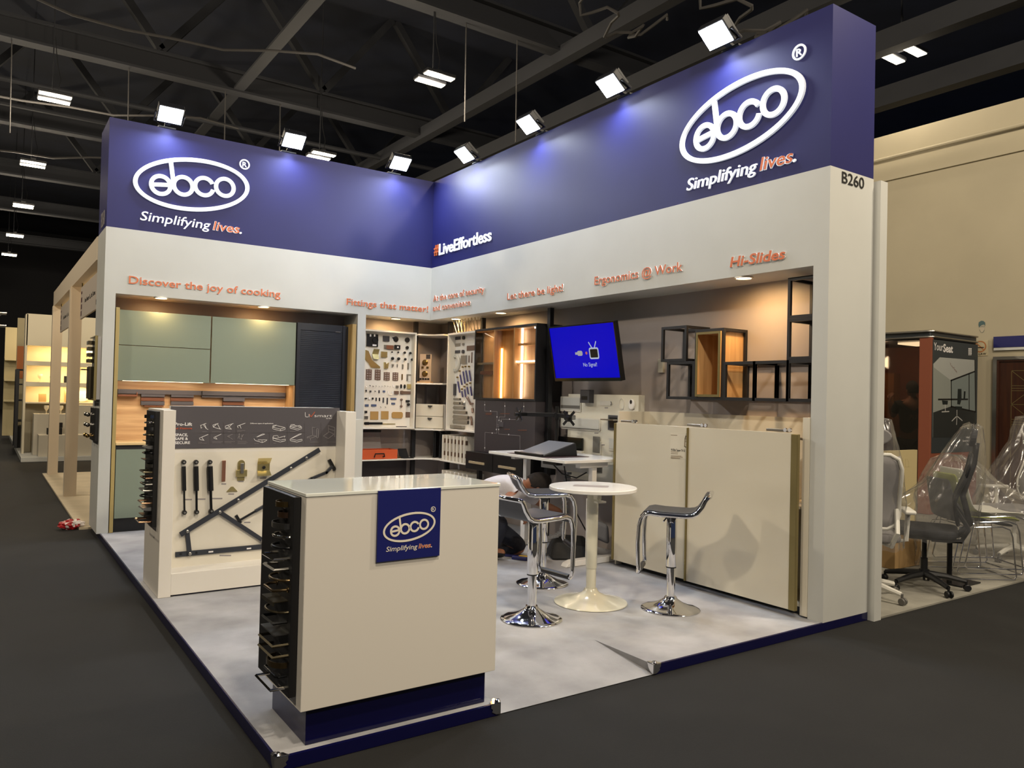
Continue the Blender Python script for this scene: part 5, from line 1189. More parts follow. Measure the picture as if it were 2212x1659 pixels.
MB().box(-.33, -.26, -2.98, -2.78, DZ-.055, DZ-.005).build('control_box', BLACKP, t, bevel=.004)
t = thing('document_stand', 'sloping dark document stand with grey printed sheet on the desk', 'document stand', (-.4, -2.85, DZ+.025))
zt = DZ+.0255
Pd = Pl((0, -3.02, 0), (1, 0, 0))
MB().poly(Pd, [(-.50, zt+.008), (-.50, zt+.018), (-.16, zt+.115), (-.14, zt+.112), (-.12, zt+.008)], -.0, -.0) if False else None
MB().hexa([(-.50, -3.02, zt+.003), (-.13, -3.02, zt+.003), (-.13, -2.62, zt+.003), (-.50, -2.62, zt+.003), (-.50, -3.02, zt+.012), (-.15, -3.02, zt+.115), (-.15, -2.62, zt+.115), (-.50, -2.62, zt+.012)]).build('wedge_body', BLACKP, t, bevel=.004)
MB().hexa([(-.49, -3.005, zt+.0155), (-.155, -3.005, zt+.114), (-.155, -2.635, zt+.114), (-.49, -2.635, zt+.0155), (-.491, -3.005, zt+.0185), (-.156, -3.005, zt+.117), (-.156, -2.635, zt+.117), (-.491, -2.635, zt+.0185)]).build('printed_sheet', M('grey_glossy_sheet', '#77787c', .15), t)
MB().box(-.53, -.503, -3.02, -2.62, zt+.003, zt+.024).build('front_lip', BLACKP, t, bevel=.003)
MB().box(-.538, -.08, -3.12, -2.52, zt, zt+.0025).build('desk_mat', M('oxblood_mat', '#3d2a2a', .5), t)
t = thing('dual_monitor_arm', 'black dual monitor arm with two empty mounting plates at the back of the desk', 'monitor arm', (.1, -2.5, DZ+.025))
px, py = .10, -2.42
MB().box(px-.05, px+.05, py-.06, py+.06, zt, zt+.012).build('clamp_base', BLACKP, t, bevel=.003)
MB().lathe([(.018, zt+.01), (.018, 1.32)], (px, py, 0), n=18).build('pole', BLACKP, t, smooth=True)
MB().lathe([(.028, 1.19), (.028, 1.26)], (px, py, 0), n=18).build('arm_collar', BLACKP, t, smooth=True)
A = Vector((px, py, 1.235)); L1 = Vector((-.12, -2.22, 1.235)); L2 = Vector((-.27, -2.30, 1.238)); RA = Vector((-.02, -2.83, 1.225)); RB = Vector((-.26, -3.06, 1.228))
MB().bar(A, L1, .028, .04).bar(L1, L2, .026, .036).build('left_arm' if False else 'swing_arm', BLACKP, t, bevel=.005)
MB().bar(A, RA, .028, .04).bar(RA, RB, .026, .036).build('swing_arm', BLACKP, t, bevel=.005)
for c, d in ((L2+Vector((-.03, -.06, 0)), Vector((-1, .15, 0))), (RB+Vector((-.03, -.03, 0)), Vector((-1, -.25, 0)))):
    V = Pl(c, Vector((0, 0, 1)).cross(-d.normalized())*1.0, (0, 0, 1))
    b = MB().pbox(V, -.03, .03, -.03, .03, -.012, .004)
    for sx in (-1, 1):
        for sy in (-1, 1): b.bar(V(sx*.02, sy*.02, -.003), V(sx*.058, sy*.058, -.003), .022, .007, V.n)
    b.build('vesa_plate', BLACKP, t)
    MB().tube([V(0, 0, -.01), V(.0, 0, -.05)], .018, 12).build('tilt_joint', BLACKP, t, smooth=True)
t = thing('cable_spine', 'grey segmented cable spine hanging from the desk to the floor', 'cable guide', (-.2, -2.9, 0))
sp = [Vector((-.05, -2.80, .715)), Vector((-.08, -2.80, .62)), Vector((-.10, -2.80, .5)), Vector((-.12, -2.86, .38)), Vector((-.17, -2.90, .27)), Vector((-.22, -2.94, .22)), Vector((-.30, -2.95, .19)), Vector((-.36, -2.94, .18))]
for k in range(22):
    f_ = k/21*(len(sp)-1.001); i = int(f_); p = sp[i].lerp(sp[i+1], f_-i)
    MB().box(p.x-.024, p.x+.024, p.y-.02, p.y+.02, max(.001, p.z-.012), p.z+.012).build('spine_link', M('grey_spine_plastic', '#74767b', .35), t, bevel=.004)
for i, pts in enumerate([[(-.30, -2.9, .81), (-.28, -3.0, .74), (-.20, -3.1, .71), (-.12, -3.14, .76)], [(-.22, -2.95, .80), (-.2, -2.98, .6), (-.14, -3.03, .4), (-.05, -3.1, .2), (.0, -3.15, .02)], [(-.40, -2.86, .012), (-.2, -2.98, .03), (-.05, -3.10, .012), (.1, -3.2, .012)]]):
    tag(MB().tube([Vector(p) for p in pts], .006, 8).build('power_cord', BLACKP, smooth=True), ['black cord looping below the desk top', 'black cord hanging straight from desk to floor', 'black cord lying on the carpet under the desk'][i], 'cord')
b = MB()
prof = [(.0, .16), (.12, .155), (.22, .12), (.28, .05), (.3, .004)]
o = MB().hexa([(-.40, -3.02, .003), (-.02, -3.22, .003), (.16, -2.9, .003), (-.25, -2.72, .003), (-.30, -2.95, .14), (-.06, -3.1, .10), (.05, -2.92, .17), (-.2, -2.80, .19)]).build('equipment_bag', M('black_nylon', '#17181b', .7, bump=(20, .4)), bevel=.03, seg=3)
tag(o, 'slumped black fabric bag on the carpet under the desk', 'bag')
o = MB().hexa([(.02, -3.1, .17), (.1, -3.22, .12), (.18, -3.05, .12), (.1, -2.9, .17), (.03, -3.1, .33), (.1, -3.2, .29), (.17, -3.06, .29), (.11, -2.95, .33)]).build('grey_cloth_pouch', M('grey_cloth', '#6f7076', .8), bevel=.03, seg=3)
tag(o, 'grey cloth pouch lying on the black bag', 'pouch')
for i, (c, d, w, h, m, lab, nme) in enumerate([((-.60, -2.74), (.5, -.8), .16, .05, M('blue_pouch', '#22255c', .5), 'blue plastic tool wallet on the carpet beside the kneeling person', 'tool_wallet'), ((-.55, -2.84), (.6, -.8), .10, .035, M('yellow_plastic', '#c9a012', .4), 'yellow plastic tool on the carpet beside the blue wallet', 'yellow_tool'), ((-.62, -2.87), (.5, -.8), .14, .04, M('blue_pouch', '#22255c', .5), 'blue and white packet on the carpet in front of the yellow tool', 'blue_packet')]):
    Pq = Pl((c[0], c[1], .001), (d[0], d[1], 0), (-d[1], d[0], 0))
    tag(MB().pbox(Pq, -w/2, w/2, -h/2, h/2, .0, .016+.006*i).build(nme, m, bevel=.005, org=(c[0], c[1], 0)), lab, 'tool')
tag(MB().box(-.52, -.47, -2.62, -2.55, .002, .09).build('cardboard_carton', CARD, bevel=.002), 'small brown carton on the carpet behind the tools', 'box')
# ------------------------------------------------------------------ chrome corner guards of the deck
for i, (x, y, lab) in enumerate(((XL, YF, 'chrome corner guard at the front corner of the deck by the counter'), (R0, YF, 'chrome corner guard where the ramp begins beside the counter'), (R1, YF, 'chrome corner guard on the far side of the ramp'))):
    t = thing('corner_guard', lab, 'corner guard', (x, y, 0), 'chrome corner guards of the deck')
    s = 1 if i != 1 else -1
    Pc = Pl((x, y, .003), (1, 0, 0), (0, 1, 0))
    MB().poly(Pc, [(-.012*s, -.012), (.045*s, -.010), (.035*s, .006), (.03*s, .02), (.016*s, .024), (.008*s, .04), (-.010*s, .046)], .0, .005).build('top_ear', CHROME, t, bevel=.0015)
    MB().poly(Pl((x, y-.0075, 0), (1, 0, 0)), [(-.012*s, .004), (.04*s, .004), (.04*s, -.012), (.03*s, -.02), (.035*s, -.03), (.012*s, -.044), (-.012*s, -.046)], .0, .003).build('front_ear', CHROME, t, bevel=.001)
    MB().poly(Pl((x-.012*s, y, 0), (0, -1, 0)), [(-.04, .004), (.008, .004), (.008, -.046), (-.01, -.044), (-.03, -.02)], -.0015, .0015).build('side_ear', CHROME, t, bevel=.001)
    MB().lathe([(.013, -.004), (.015, .004), (.010, .012), (.0, .014)], (x, y, .008), n=14).build('rounded_cap', CHROME, t, smooth=True)
# ------------------------------------------------------------------ people
SKIN = M('skin', '#8f5f45', .5); HAIR = M('dark_hair', '#1a120e', .8, noise_=(60, .4, 3)); SHIRT = M('white_shirt', '#bdb9bd', .7, bump=(14, .5)); JEANS = M('dark_jeans', '#161a28', .8, bump=(60, .3)); BLKT = M('black_tee', '#131212', .8, bump=(12, .4))
def skin(name, pts, edges, root, mat, parent=None, sub=2, org=None):
    keys = list(pts); og = ORG.get(parent.name, (0, 0, 0)) if parent else (org or (0, 0, 0))
    me = bpy.data.meshes.new(name)
    me.from_pydata([tuple(Vector(pts[k][0])-Vector(og)) for k in keys], [(keys.index(a), keys.index(b)) for a, b in edges], [])
    o = bpy.data.objects.new(name, me); COL.objects.link(o)
    o.modifiers.new('skin', 'SKIN')
    for i, k in enumerate(keys):
        sv = me.skin_vertices[0].data[i]
        r = pts[k][1]; sv.radius = r if isinstance(r, tuple) else (r, r); sv.use_root = (k == root)
    s = o.modifiers.new('sub', 'SUBSURF'); s.levels = sub; s.render_levels = sub
    o.modifiers['skin'].use_smooth_shade = True
    dg = bpy.context.evaluated_depsgraph_get()
    nm = bpy.data.meshes.new_from_object(o.evaluated_get(dg))
    bpy.data.objects.remove(o); bpy.data.meshes.remove(me)
    nm.name = name; nm.materials.clear(); nm.materials.append(mat)
    for p in nm.polygons: p.use_smooth = True
    o = bpy.data.objects.new(name, nm); COL.objects.link(o)
    ORG[o.name] = og
    if parent: o.parent = parent
    else: o.location = og
    return o
def chain(*k): return list(zip(k, k[1:]))
def dp(px, py, d): return CAM+(CF+CR*((px-1106.0)/FPX)-CU*((py-829.5)/FPX))*d
def join(name, objs):
    """merge several meshes (same origin) into the first one, so that a body stays one object"""
    bm_ = bmesh.new()
    for o in objs: bm_.from_mesh(o.data)
    bm_.to_mesh(objs[0].data); bm_.free()
    for p in objs[0].data.polygons: p.use_smooth = True
    for o in objs[1:]:
        m_ = o.data; bpy.data.objects.remove(o); bpy.data.meshes.remove(m_)
    objs[0].name = name
    return objs[0]
def hand_pts(wrist, d, n, s=1., curl=.5):
    """palm and five fingers from the wrist: d = pointing direction, n = back-of-hand normal"""
    d = Vector(d).normalized(); n = Vector(n); n = (n-d*n.dot(d)).normalized(); side = d.cross(n)
    out = []
    for i, (off, L) in enumerate(((-.028, .062), (-.010, .074), (.009, .070), (.027, .055))):
        base = wrist+d*.075*s+side*off*s
        a, p = 0., base; ch = [(wrist+d*.03*s+side*off*.6*s, .011*s), (base, .0105*s)]
        for k in range(3):
            a += curl*(.8+.15*i)
            p = p+(d*math.cos(a)-n*math.sin(a))*L*s*(.42, .33, .25)[k]
            ch.append((p, (.0095, .0085, .0072)[k]*s))
        out.append(ch)
    b = wrist+d*.025*s-side*.025*s
    t1 = b+(d*.7-side*.7)*.035*s; t2 = t1+(d*.9-side*.25-n*.4).normalized()*.03*s; t3 = t2+(d*.8-n*.6).normalized()*.022*s
    out.append([(b, .013*s), (t1, .0115*s), (t2, .010*s), (t3, .008*s)])
    return out
def hand(wrist, d, n, org, s=1., curl=.5):
    d = Vector(d).normalized(); parts = []
    nn = Vector(n); nn = (nn-d*nn.dot(d)).normalized()
    parts.append(skin('palm', {'w': (wrist-d*.03, (.026*s, .02*s)), 'm': (wrist+d*.03*s, (.034*s, .016*s)), 'k': (wrist+d*.078*s, (.038*s, .014*s))}, chain('w', 'm', 'k'), 'w', SKIN, org=org))
    for ch in hand_pts(wrist, d, n, s, curl):
        parts.append(skin('finger', {str(i): c for i, c in enumerate(ch)}, chain(*[str(i) for i in range(len(ch))]), '0', SKIN, org=org))
    return parts
def head(center, up, face, org, r=.1):
    """a head with brow, nose, mouth, chin and ears, looking along face"""
    up = Vector(up).normalized(); f = Vector(face); f = (f-up*f.dot(up)).normalized(); s = f.cross(up)
    bm_ = bmesh.new(); bmesh.ops.create_icosphere(bm_, subdivisions=4, radius=1)
    for v in bm_.verts:
        x, y, z = v.co          # x side, y forward, z up
        sx, sy, sz = .076, .096, .118
        if z < 0: sx *= 1+.28*z; 
        p = Vector((x*sx, y*sy, z*sz))
        if z < -.1 and y > 0: p.y += .012*(-z)*y
        g = lambda cx, cz, w, h: math.exp(-((x-cx)/w)**2-((z-cz)/h)**2)
        if y > .2:
            p.y += .024*g(0, -.18, .13, .2)+.012*g(0, .05, .1, .25)          # nose
            p.y -= .013*(g(.38, .08, .2, .13)+g(-.38, .08, .2, .13))         # eye sockets
            p.y += .007*g(0, .28, .6, .12)                                     # brow
            p.y += .008*(g(0, -.46, .3, .06)+g(0, -.58, .26, .06))-.006*g(0, -.52, .3, .03)  # lips
            p.y += .010*g(0, -.85, .3, .2)                                     # chin
        v.co = Vector(center)-Vector(org)+s*p.x+f*p.y+up*p.z
    me = bpy.data.meshes.new('head'); bm_.to_mesh(me); bm_.free(); me.materials.append(SKIN)
    o = bpy.data.objects.new('head', me); COL.objects.link(o); o.location = org; ORG[o.name] = tuple(org)
    parts = [o]
    for q in (-1, 1):
        c = Vector(center)+s*.074*q-f*.008-up*.01
        parts.append(MB().lathe([(.0, -.004), (.02, -.005), (.027, .0), (.024, .006), (.012, .003), (.0, .004)], c, s*q, 14).build('ear', SKIN, org=org, smooth=True))
    return parts
def hair_cap(center, up, face, parent, r=1.05, low=-.1, name='hair'):
    up = Vector(up).normalized(); f = Vector(face); f = (f-up*f.dot(up)).normalized(); s = f.cross(up); og = Vector(ORG[parent.name])
    bm_ = bmesh.new(); bmesh.ops.create_icosphere(bm_, subdivisions=4, radius=1)
    kill = [v for v in bm_.verts if v.co.z < low+.75*max(0, v.co.y)-(.45 if v.co.y < -.3 else 0)]
    bmesh.ops.delete(bm_, geom=kill, context='VERTS')
    for v in bm_.verts:
        x, y, z = v.co; k = 1+.025*noise.noise(v.co*9)
        v.co = Vector(center)-og+(s*(x*.080)+f*(y*.100)+up*(z*.124))*r*k
    me = bpy.data.meshes.new(name); bm_.to_mesh(me); bm_.free(); me.materials.append(HAIR)
    for p in me.polygons: p.use_smooth = True
    o = bpy.data.objects.new(name, me); COL.objects.link(o); o.parent = parent
    o.modifiers.new('thick', 'SOLIDIFY').thickness = .012
    return o
# person kneeling in front of the desk
og = dp(1070, 1196, 6.75); og = (og.x, og.y, 0.0)
D = lambda x, y, d: dp(x, y, d)
hip, waist, chest, sho, neck = D(1008, 1098, 6.78), D(1040, 1066, 6.76), D(1082, 1050, 6.74), D(1112, 1050, 6.73), D(1136, 1048, 6.72)
hc = D(1160, 1044, 6.71)
nsh, nel, nwr = D(1108, 1066, 6.58), D(1080, 1106, 6.48), D(1112, 1111, 6.46)
fsh, fel, fwr = D(1132, 1062, 6.90), D(1178, 1092, 6.95), D(1212, 1106, 6.97)
nhp, nkn, nan, nto = D(1012, 1104, 6.68), D(1088, 1128, 6.58), D(1060, 1190, 6.62), D(1092, 1196, 6.58)
fhp, fkn, fan = D(1018, 1104, 6.88), D(1130, 1187, 6.80), D(1060, 1190, 6.95)
P_ = {'hip': (hip, (.12, .10)), 'waist': (waist, (.125, .10)), 'chest': (chest, (.14, .105)), 'sho': (sho, (.12, .085)), 'neck': (neck, .055), 'hd': (hc-(hc-neck)*.3, .05),
      'nsh': (nsh, .058), 'nel': (nel, .042), 'nwr': (nwr, .027), 'fsh': (fsh, .058), 'fel': (fel, .042), 'fwr': (fwr, .027),
      'nhp': (nhp, .085), 'nkn': (nkn, .062), 'nan': (nan, .042), 'nto': (nto, .035), 'fhp': (fhp, .085), 'fkn': (fkn, .062), 'fan': (fan, .045)}
E_ = chain('hip', 'waist', 'chest', 'sho', 'neck', 'hd')+chain('sho', 'nsh', 'nel', 'nwr')+chain('sho', 'fsh', 'fel', 'fwr')+chain('hip', 'nhp', 'nkn', 'nan', 'nto')+chain('hip', 'fhp', 'fkn', 'fan')
body = skin('person', P_, E_, 'hip', SKIN, org=og)
face_d = Vector((0, 0, -.8))+CF*.7+CR*.1; up_d = CR+Vector((0, 0, .25))+CF*.15
parts = [body]+head(hc, up_d, face_d, og)+hand(nwr, D(1138, 1120, 6.47)-nwr, CU*.8-CF*.5, og, 1.05, .55)+hand(fwr, D(1226, 1112, 6.98)-fwr, CU, og, 1., .5)
body = join('person', parts); body.data.materials.clear(); body.data.materials.append(SKIN)
tag(body, 'person in a white shirt kneeling under the desk with head bowed', 'person')
ORG[body.name] = og
g = lambda k, s: (P_[k][0], tuple(q*s for q in P_[k][1]) if isinstance(P_[k][1], tuple) else P_[k][1]*s)
mid = lambda a, b, f: P_[a][0].lerp(P_[b][0], f)
skin('shirt', {'hip': (P_['hip'][0], (.135, .115)), 'waist': (waist, (.145, .118)), 'chest': (chest, (.155, .12)), 'sho': (sho, (.135, .098)), 'nk': (mid('sho', 'neck', .95), (.064, .064)), 'nsh': (nsh, .074), 'ns': (mid('nsh', 'nel', .7), .062), 'fsh': (fsh, .074), 'fs': (mid('fsh', 'fel', .7), .062)},
     chain('hip', 'waist', 'chest', 'sho', 'nk')+chain('sho', 'nsh', 'ns')+chain('sho', 'fsh', 'fs'), 'hip', SHIRT, body)
skin('trousers', {'hip': (hip, (.14, .12)), 'nhp': (nhp, .10), 'nkn': (nkn, .075), 'nan': (nan, .055), 'fhp': (fhp, .10), 'fkn': (fkn+Vector((0, 0, .02)), .078), 'fan': (fan, .06)},
     chain('hip', 'nhp', 'nkn', 'nan')+chain('hip', 'fhp', 'fkn', 'fan'), 'hip', JEANS, body)
hair_cap(hc, up_d, face_d, body, 1.05, -.12)
skin('shoe', {'a': (nan+Vector((0, 0, -.02)), .045), 'b': (nto, .036)}, chain('a', 'b'), 'a', BLACKP, body)
# ------------------------------------------------------------------ sample boards on the aisle face of the outer pillar
SA = Pl((-3.5365, 0, 0), (0, -1, 0))
t = thing('profile_sample_frame', 'gold-edged sample frame with dark profiles on the aisle side of the outer pillar', 'frame', (-3.55, .28, 1.27))
MB().pbox(SA, -.50, -.06, 1.28, 1.885, .0005, .03).build('backboard', M('pale_profile', '#b9b7b8', .35, .4), t)
MB().pbox(SA, -.085, -.06, 1.27, 1.895, .03, .055).pbox(SA, -.50, -.085, 1.885, 1.895, .03, .055).pbox(SA, -.50, -.085, 1.27, 1.28, .03, .055).build('gold_edge', GOLD, t, bevel=.002)
MB().pbox(SA, -.49, -.30, 1.282, 1.60, .03, .075).build('dark_profile', BRZ, t, bevel=.002)
for z in (1.64, 1.70, 1.76, 1.82): MB().pbox(SA, -.48, -.32, z, z+.035, .03, .085).build('dark_profile', BRZ, t, bevel=.002)
MB().pbox(SA, -.49, -.36, 1.565, 1.575, .075, .13).build('shelf_lip', BLK, t, bevel=.001)
handle_mats = [GRY, GRY, BRASS]
t = thing('knob_display_board', 'black board of three door knobs on the aisle side of the outer pillar', 'board', (-3.55, .28, .875))
MB().pbox(SA, -.50, -.07, .875, 1.195, .0005, .03).build('backing_board', M('black_sample_board', '#0f0f11', .5), t, bevel=.002)
SK = Pl(SA(0, 0, .03), SA.r, SA.u)
for i, z in enumerate((1.13, 1.03, .925)):
    for u in (-.40, -.2):
        o = MB().lathe([(.014, 0), (.008, .008), (.007, .03), (.018, .04), (.02, .055), (.012, .066), (.0, .067)], SK(u, z, 0), SK.n, 20)
        tag(o.build('knob_sample', handle_mats[i], smooth=True, org=tuple(SK(u, z))), f'{["grey","bright grey","brass"][i]} knob in the {["upper","middle","lower"][i]} row of the pillar knob board, {"far" if u < -.3 else "near"} side', 'knob', 'knobs on the pillar board')
o = MB()
bm_ = bmesh.new(); bmesh.ops.create_icosphere(bm_, subdivisions=4, radius=1)
for v in bm_.verts:
    n_ = noise.noise(v.co*2.2)*.35+noise.noise(v.co*6)*.12
    v.co = Vector((v.co.x*.11, v.co.y*.075, max(-.042, v.co.z*.05)))*(1+n_)
    v.co.z = max(v.co.z, -.045)
me = bpy.data.meshes.new('crumpled_wrapper'); bm_.to_mesh(me); bm_.free()
m = M('red_white_wrapper', '#d8d2cc', .4); nt = m.node_tree
tc = nt.nodes.new('ShaderNodeTexCoord'); nz = nt.nodes.new('ShaderNodeTexNoise'); nz.inputs['Scale'].default_value = 14; rp = nt.nodes.new('ShaderNodeValToRGB')
rp.color_ramp.interpolation = 'CONSTANT'; rp.color_ramp.elements[0].color = (.4, .01, .015, 1); rp.color_ramp.elements[1].color = (.75, .7, .68, 1); rp.color_ramp.elements[1].position = .5
nt.links.new(tc.outputs['Object'], nz.inputs['Vector']); nt.links.new(nz.outputs['Fac'], rp.inputs['Fac']); nt.links.new(rp.outputs['Color'], nt.nodes['Principled BSDF'].inputs['Base Color'])
me.materials.append(m)
o = bpy.data.objects.new('crumpled_wrapper', me); o.location = (-3.68, .73, G+.046); COL.objects.link(o)
tag(o, 'crumpled red and white wrapper lying on the black aisle carpet', 'wrapper')
# ------------------------------------------------------------------ neighbouring stand with hanging signs
CRW = M('cream_stand_paint', '#cdbfa9', .6)
struct('beam_neighbour', MB().box(-3.545, -3.40, .6, 6.42, 2.70, 2.94), CRW)
struct('pillar_neighbour', MB().box(-3.56, -3.42, 3.22, 3.36, G+.02, 2.70), CRW)
struct('pillar_neighbour', MB().box(-3.56, -3.42, 6.22, 6.40, G+.02, 2.70), CRW)
point('neighbour_fill', (-2.6, 2.4, 2.5), 22, (1, .72, .42), .15)  # unseen fill points added to brighten the neighbouring stand
point('neighbour_fill', (-2.6, 5.0, 2.5), 22, (1, .72, .42), .15)
MAR = M('maroon_print', '#4a2430', .5)
for i, (y0, y1, lab) in enumerate(((.75, 2.85, 'hanging company sign in the first opening of the cream neighbouring stand'), (3.6, 5.9, 'hanging company sign in the second opening of the cream neighbouring stand'))):
    t = thing('hanging_sign', lab, 'sign', (-3.47, (y0+y1)/2, 2.25), 'hanging signs of the cream stand')
    NP = Pl((-3.475, y1, 2.25), (0, -1, 0)); w = y1-y0
    MB().pbox(NP, 0, w, 0, .40, -.02, 0).build('sign_board', M('sign_board_cream', '#b9aea2', .6), t, bevel=.002)
    MB().text(NP, 'Dae Hexter Co., Ltd. Korea', w*.24, .17, w*.5, .055, .0002, .0015, .0).build('company_lettering', INKK, t)
    MB().text(NP, 'B264', w*.78, .05, w*.12, .055, .0002, .0015, .01).build('number_lettering', INKK, t)
    b = MB()
    for k in range(3): b.pbox(NP, .06, .18, .035+.085*k, .095+.085*k, .0002, .0015)
    b.pbox(NP, .06, .18, .31, .34, .0002, .0015); b.build('maroon_square_print', MAR, t)
    for u in (.1, w-.1):
        MB().tube([NP(u, .40, -.01), NP(u, .45, -.01)], .01, 8).build('hook', GOLD, t)
# far white display stand with warm-lit shelves
zfar = lambda px, py, y=10.: on(px, py, 'y', y)
YEL = M('warm_white_stand', '#cfc6ae', .6)
X0f = -3.77
struct('wall_far_stand', MB().box(X0f, .3, 10.4, 10.5, G, 2.83), YEL)
struct('wall_far_stand_side', MB().box(X0f-.02, X0f+.02, 9.95, 10.4, G, 2.83), YEL)
struct('floor_far_stand', MB().box(-3.83, .3, 8.95, 20.5, G, .03), WALLW)
hs = [zfar(80, q).z for q in (747, 785, 830, 870)]
struct('lintel_far_stand', MB().box(X0f, .3, 9.95, 10.4, hs[0], 2.84), YEL)
for i, (z, h) in enumerate(((hs[1], .09), (hs[2], .09), (hs[3], .03))):
    tag(MB().box(X0f+.02, .3, 9.95, 10.4, z-h/2, z+h/2).build('lit_wall_shelf', YEL, bevel=.003, org=(-2, 10, z)), f'{["upper","middle","lower"][i]} warm-lit shelf of the far white stand', 'shelf', 'lit shelves of the far stand')
    area('far_shelf_light', (-1.9, 10.05, [hs[0], hs[1]-.05, hs[2]-.05][i]-.01), (0, .5, -1), 3.4, .05, 26, (1, .70, .32), 170)
for i, (x0, x1, y0, y1, z1, lab) in enumerate(((-3.55, -2.2, 9.05, 9.5, zfar(80, 940, 9.05).z, 'low white plinth at the front of the far stand'), (-3.62, -2.9, 9.5, 9.92, zfar(70, 894, 9.5).z, 'taller white plinth behind the low plinth of the far stand'), (-2.85, -2.0, 9.5, 9.92, zfar(170, 875, 9.5).z, 'tall white plinth with metal hardware between the cream pillars'))):
    tag(MB().box(x0, x1, y0, y1, .031, z1).build('display_plinth', M('plinth_white', '#bdb6a6', .5), bevel=.004, org=(x0, y0, .031)), lab, 'plinth', 'plinths of the far stand')
IT = [('square_black_stand', 'black', -3.28, 9.25, zfar(80, 940, 9.05).z, .26, .13, 'black display block on the low far plinth', 'box'), ('small_dark_box', 'black', -3.2, 9.32, zfar(80, 940, 9.05).z+.131, .12, .10, 'small dark box standing on the black display block', 'box'),
      ('twin_black_box', 'black', -3.0, 10.15, hs[2]+.045, .16, .14, 'black boxed item on the middle shelf of the far stand', 'box'), ('brown_box', 'card', -3.45, 10.15, hs[3]+.015, .13, .17, 'brown box on the lower shelf of the far stand', 'box'),
      ('brown_box', 'card', -3.0, 10.15, hs[3]+.015, .12, .26, 'taller brown box on the lower shelf of the far stand', 'box'), ('framed_item', 'black', -1.55, 10.15, hs[3]+.015, .13, .2, 'dark framed item on the lower shelf, seen between the cream pillars', 'frame'), ('framed_item', 'black', -1.25, 10.15, hs[3]+.015, .13, .19, 'dark framed item on the lower shelf next to the outer booth pillar', 'frame')]
for nme, mm, x, y, z, w, h, lab, cat in IT:
    tag(MB().box(x-w/2, x+w/2, y-.05, y+.05, z+.0005, z+h).build(nme, BLACKP if mm == 'black' else CARD, bevel=.004, org=(x, y, z)), lab, cat)
GL = M('pale_glassware', '#e8dcc0', .15, coat=.5)
GPROF = [(.06, 0), (.062, .006), (.012, .015), (.010, .09), (.03, .12), (.07, .17), (.075, .23), (.068, .27), (.062, .265), (.066, .23), (.06, .175), (.0, .13)]
for x, y, z, s, lab in ((-2.62, 10.15, hs[1]+.045, 1.0, 'blue-rimmed goblet on the upper shelf between the cream pillars'), (-3.5, 10.15, hs[2]+.045, .6, 'small pale glass on the middle far shelf'), (-3.3, 10.15, hs[2]+.045, .55, 'small pale glass beside another on the middle far shelf'),
                    (-3.4, 9.7, zfar(70, 894, 9.5).z, .6, 'pale glass on the taller far plinth'), (-3.15, 9.7, zfar(70, 894, 9.5).z, .6, 'second pale glass on the taller far plinth')):
    tag(MB().lathe([(r*s, h*s) for r, h in GPROF], (x, y, z+.0005), n=20, cap=False).build('goblet', GL, smooth=True, org=(x, y, z)), lab, 'glass', 'glassware on the far stand')
tag(MB().lathe([(.15, 0), (.155, .01), (.1, .02), (.0, .022)], (-2.75, 10.24, hs[3]+.18), (0, -1, .2), 28).build('round_plate', GL, smooth=True), 'round pale plate propped on the lower far shelf', 'plate')
tag(MB().lathe([(.09, 0), (.13, .12), (.1, .24), (.11, .32), (.1, .315), (.09, .24), (.12, .12), (.0, .02)], (-1.75, 10.15, hs[2]+.046), n=20, cap=False).build('pitcher', GL, smooth=True), 'pale glass pitcher in a lit niche of the far stand', 'pitcher')
# stands farther along the aisle
for x0, x1, y0, y1, z1, c, lab, nme in ((-3.84, -3.3, 12.8, 12.95, 2.95, '#a09474', 'beige partition with orange panel beyond the far white stand', 'exhibit_partition'), (-4.0, -3.4, 16.5, 16.7, 2.95, '#b3a782', 'yellowish display tower beyond the black frame shelf', 'display_tower')):
    t = thing(nme, lab, 'partition', ((x0+x1)/2, y0, G))
    MB().box(x0, x1, y0, y1, .031, z1).build('board', M(nme+'_paint', c, .7), t)
    if nme == 'exhibit_partition': MB().box(x0+.01, x1, y0-.006, y0-.0005, 1.55, 2.3).build('orange_panel', M('terracotta_panel', '#a5602f', .6), t)
    else:
        for z in (.95, 1.5, 2.05): MB().box(x0, x1, y0-.3, y0, z, z+.05).build('ledge', M(nme+'_paint', c, .7), t)
t = thing('black_frame_rack', 'tall black open rack in front of the beige partition', 'rack', (-3.7, 12.2, .03))
for x in (-3.84, -3.58): 
    for y in (11.6, 12.4): MB().box(x-.03, x+.03, y-.03, y+.03, .031, 1.75).build('upright', BLACK, t)
for z in (.6, 1.05, 1.4, 1.72): MB().box(-3.81, -3.61, 11.63, 12.37, z, z+.03).build('rack_shelf', BLACK, t)
MB().box(-3.81, -3.61, 11.63, 12.37, .031, .5).build('rack_cabinet', BLACKP, t)
point('far_stand_fill', (-3.6, 15.6, 2.6), 20, (1, .75, .45), .1)  # unseen fill point added to brighten the stands down the aisle
struct('wall_far_aisle', MB().box(-9, -4.05, 24.5, 24.7, G, 2.9), M('far_grey_partition', '#8f8c86', .7))
struct('door_far_aisle', MB().box(-5.4, -4.45, 24.44, 24.499, G, 2.5), M('dark_red_panel', '#5a1416', .6))
t = thing('low_brown_table', 'low dark table with white underside far down the aisle', 'table', (-4.9, 19.5, G))
MB().box(-5.8, -4.2, 19.2, 19.9, .70, .76).build('table_top', BRN, t)
for x in (-5.7, -4.3): MB().box(x-.05, x+.05, 19.3, 19.8, G+.002, .70).build('leg', BRN, t)
MB().box(-5.8, -4.1, 19.25, 19.85, G+.002, .15).build('white_kerb', WALLW, t)
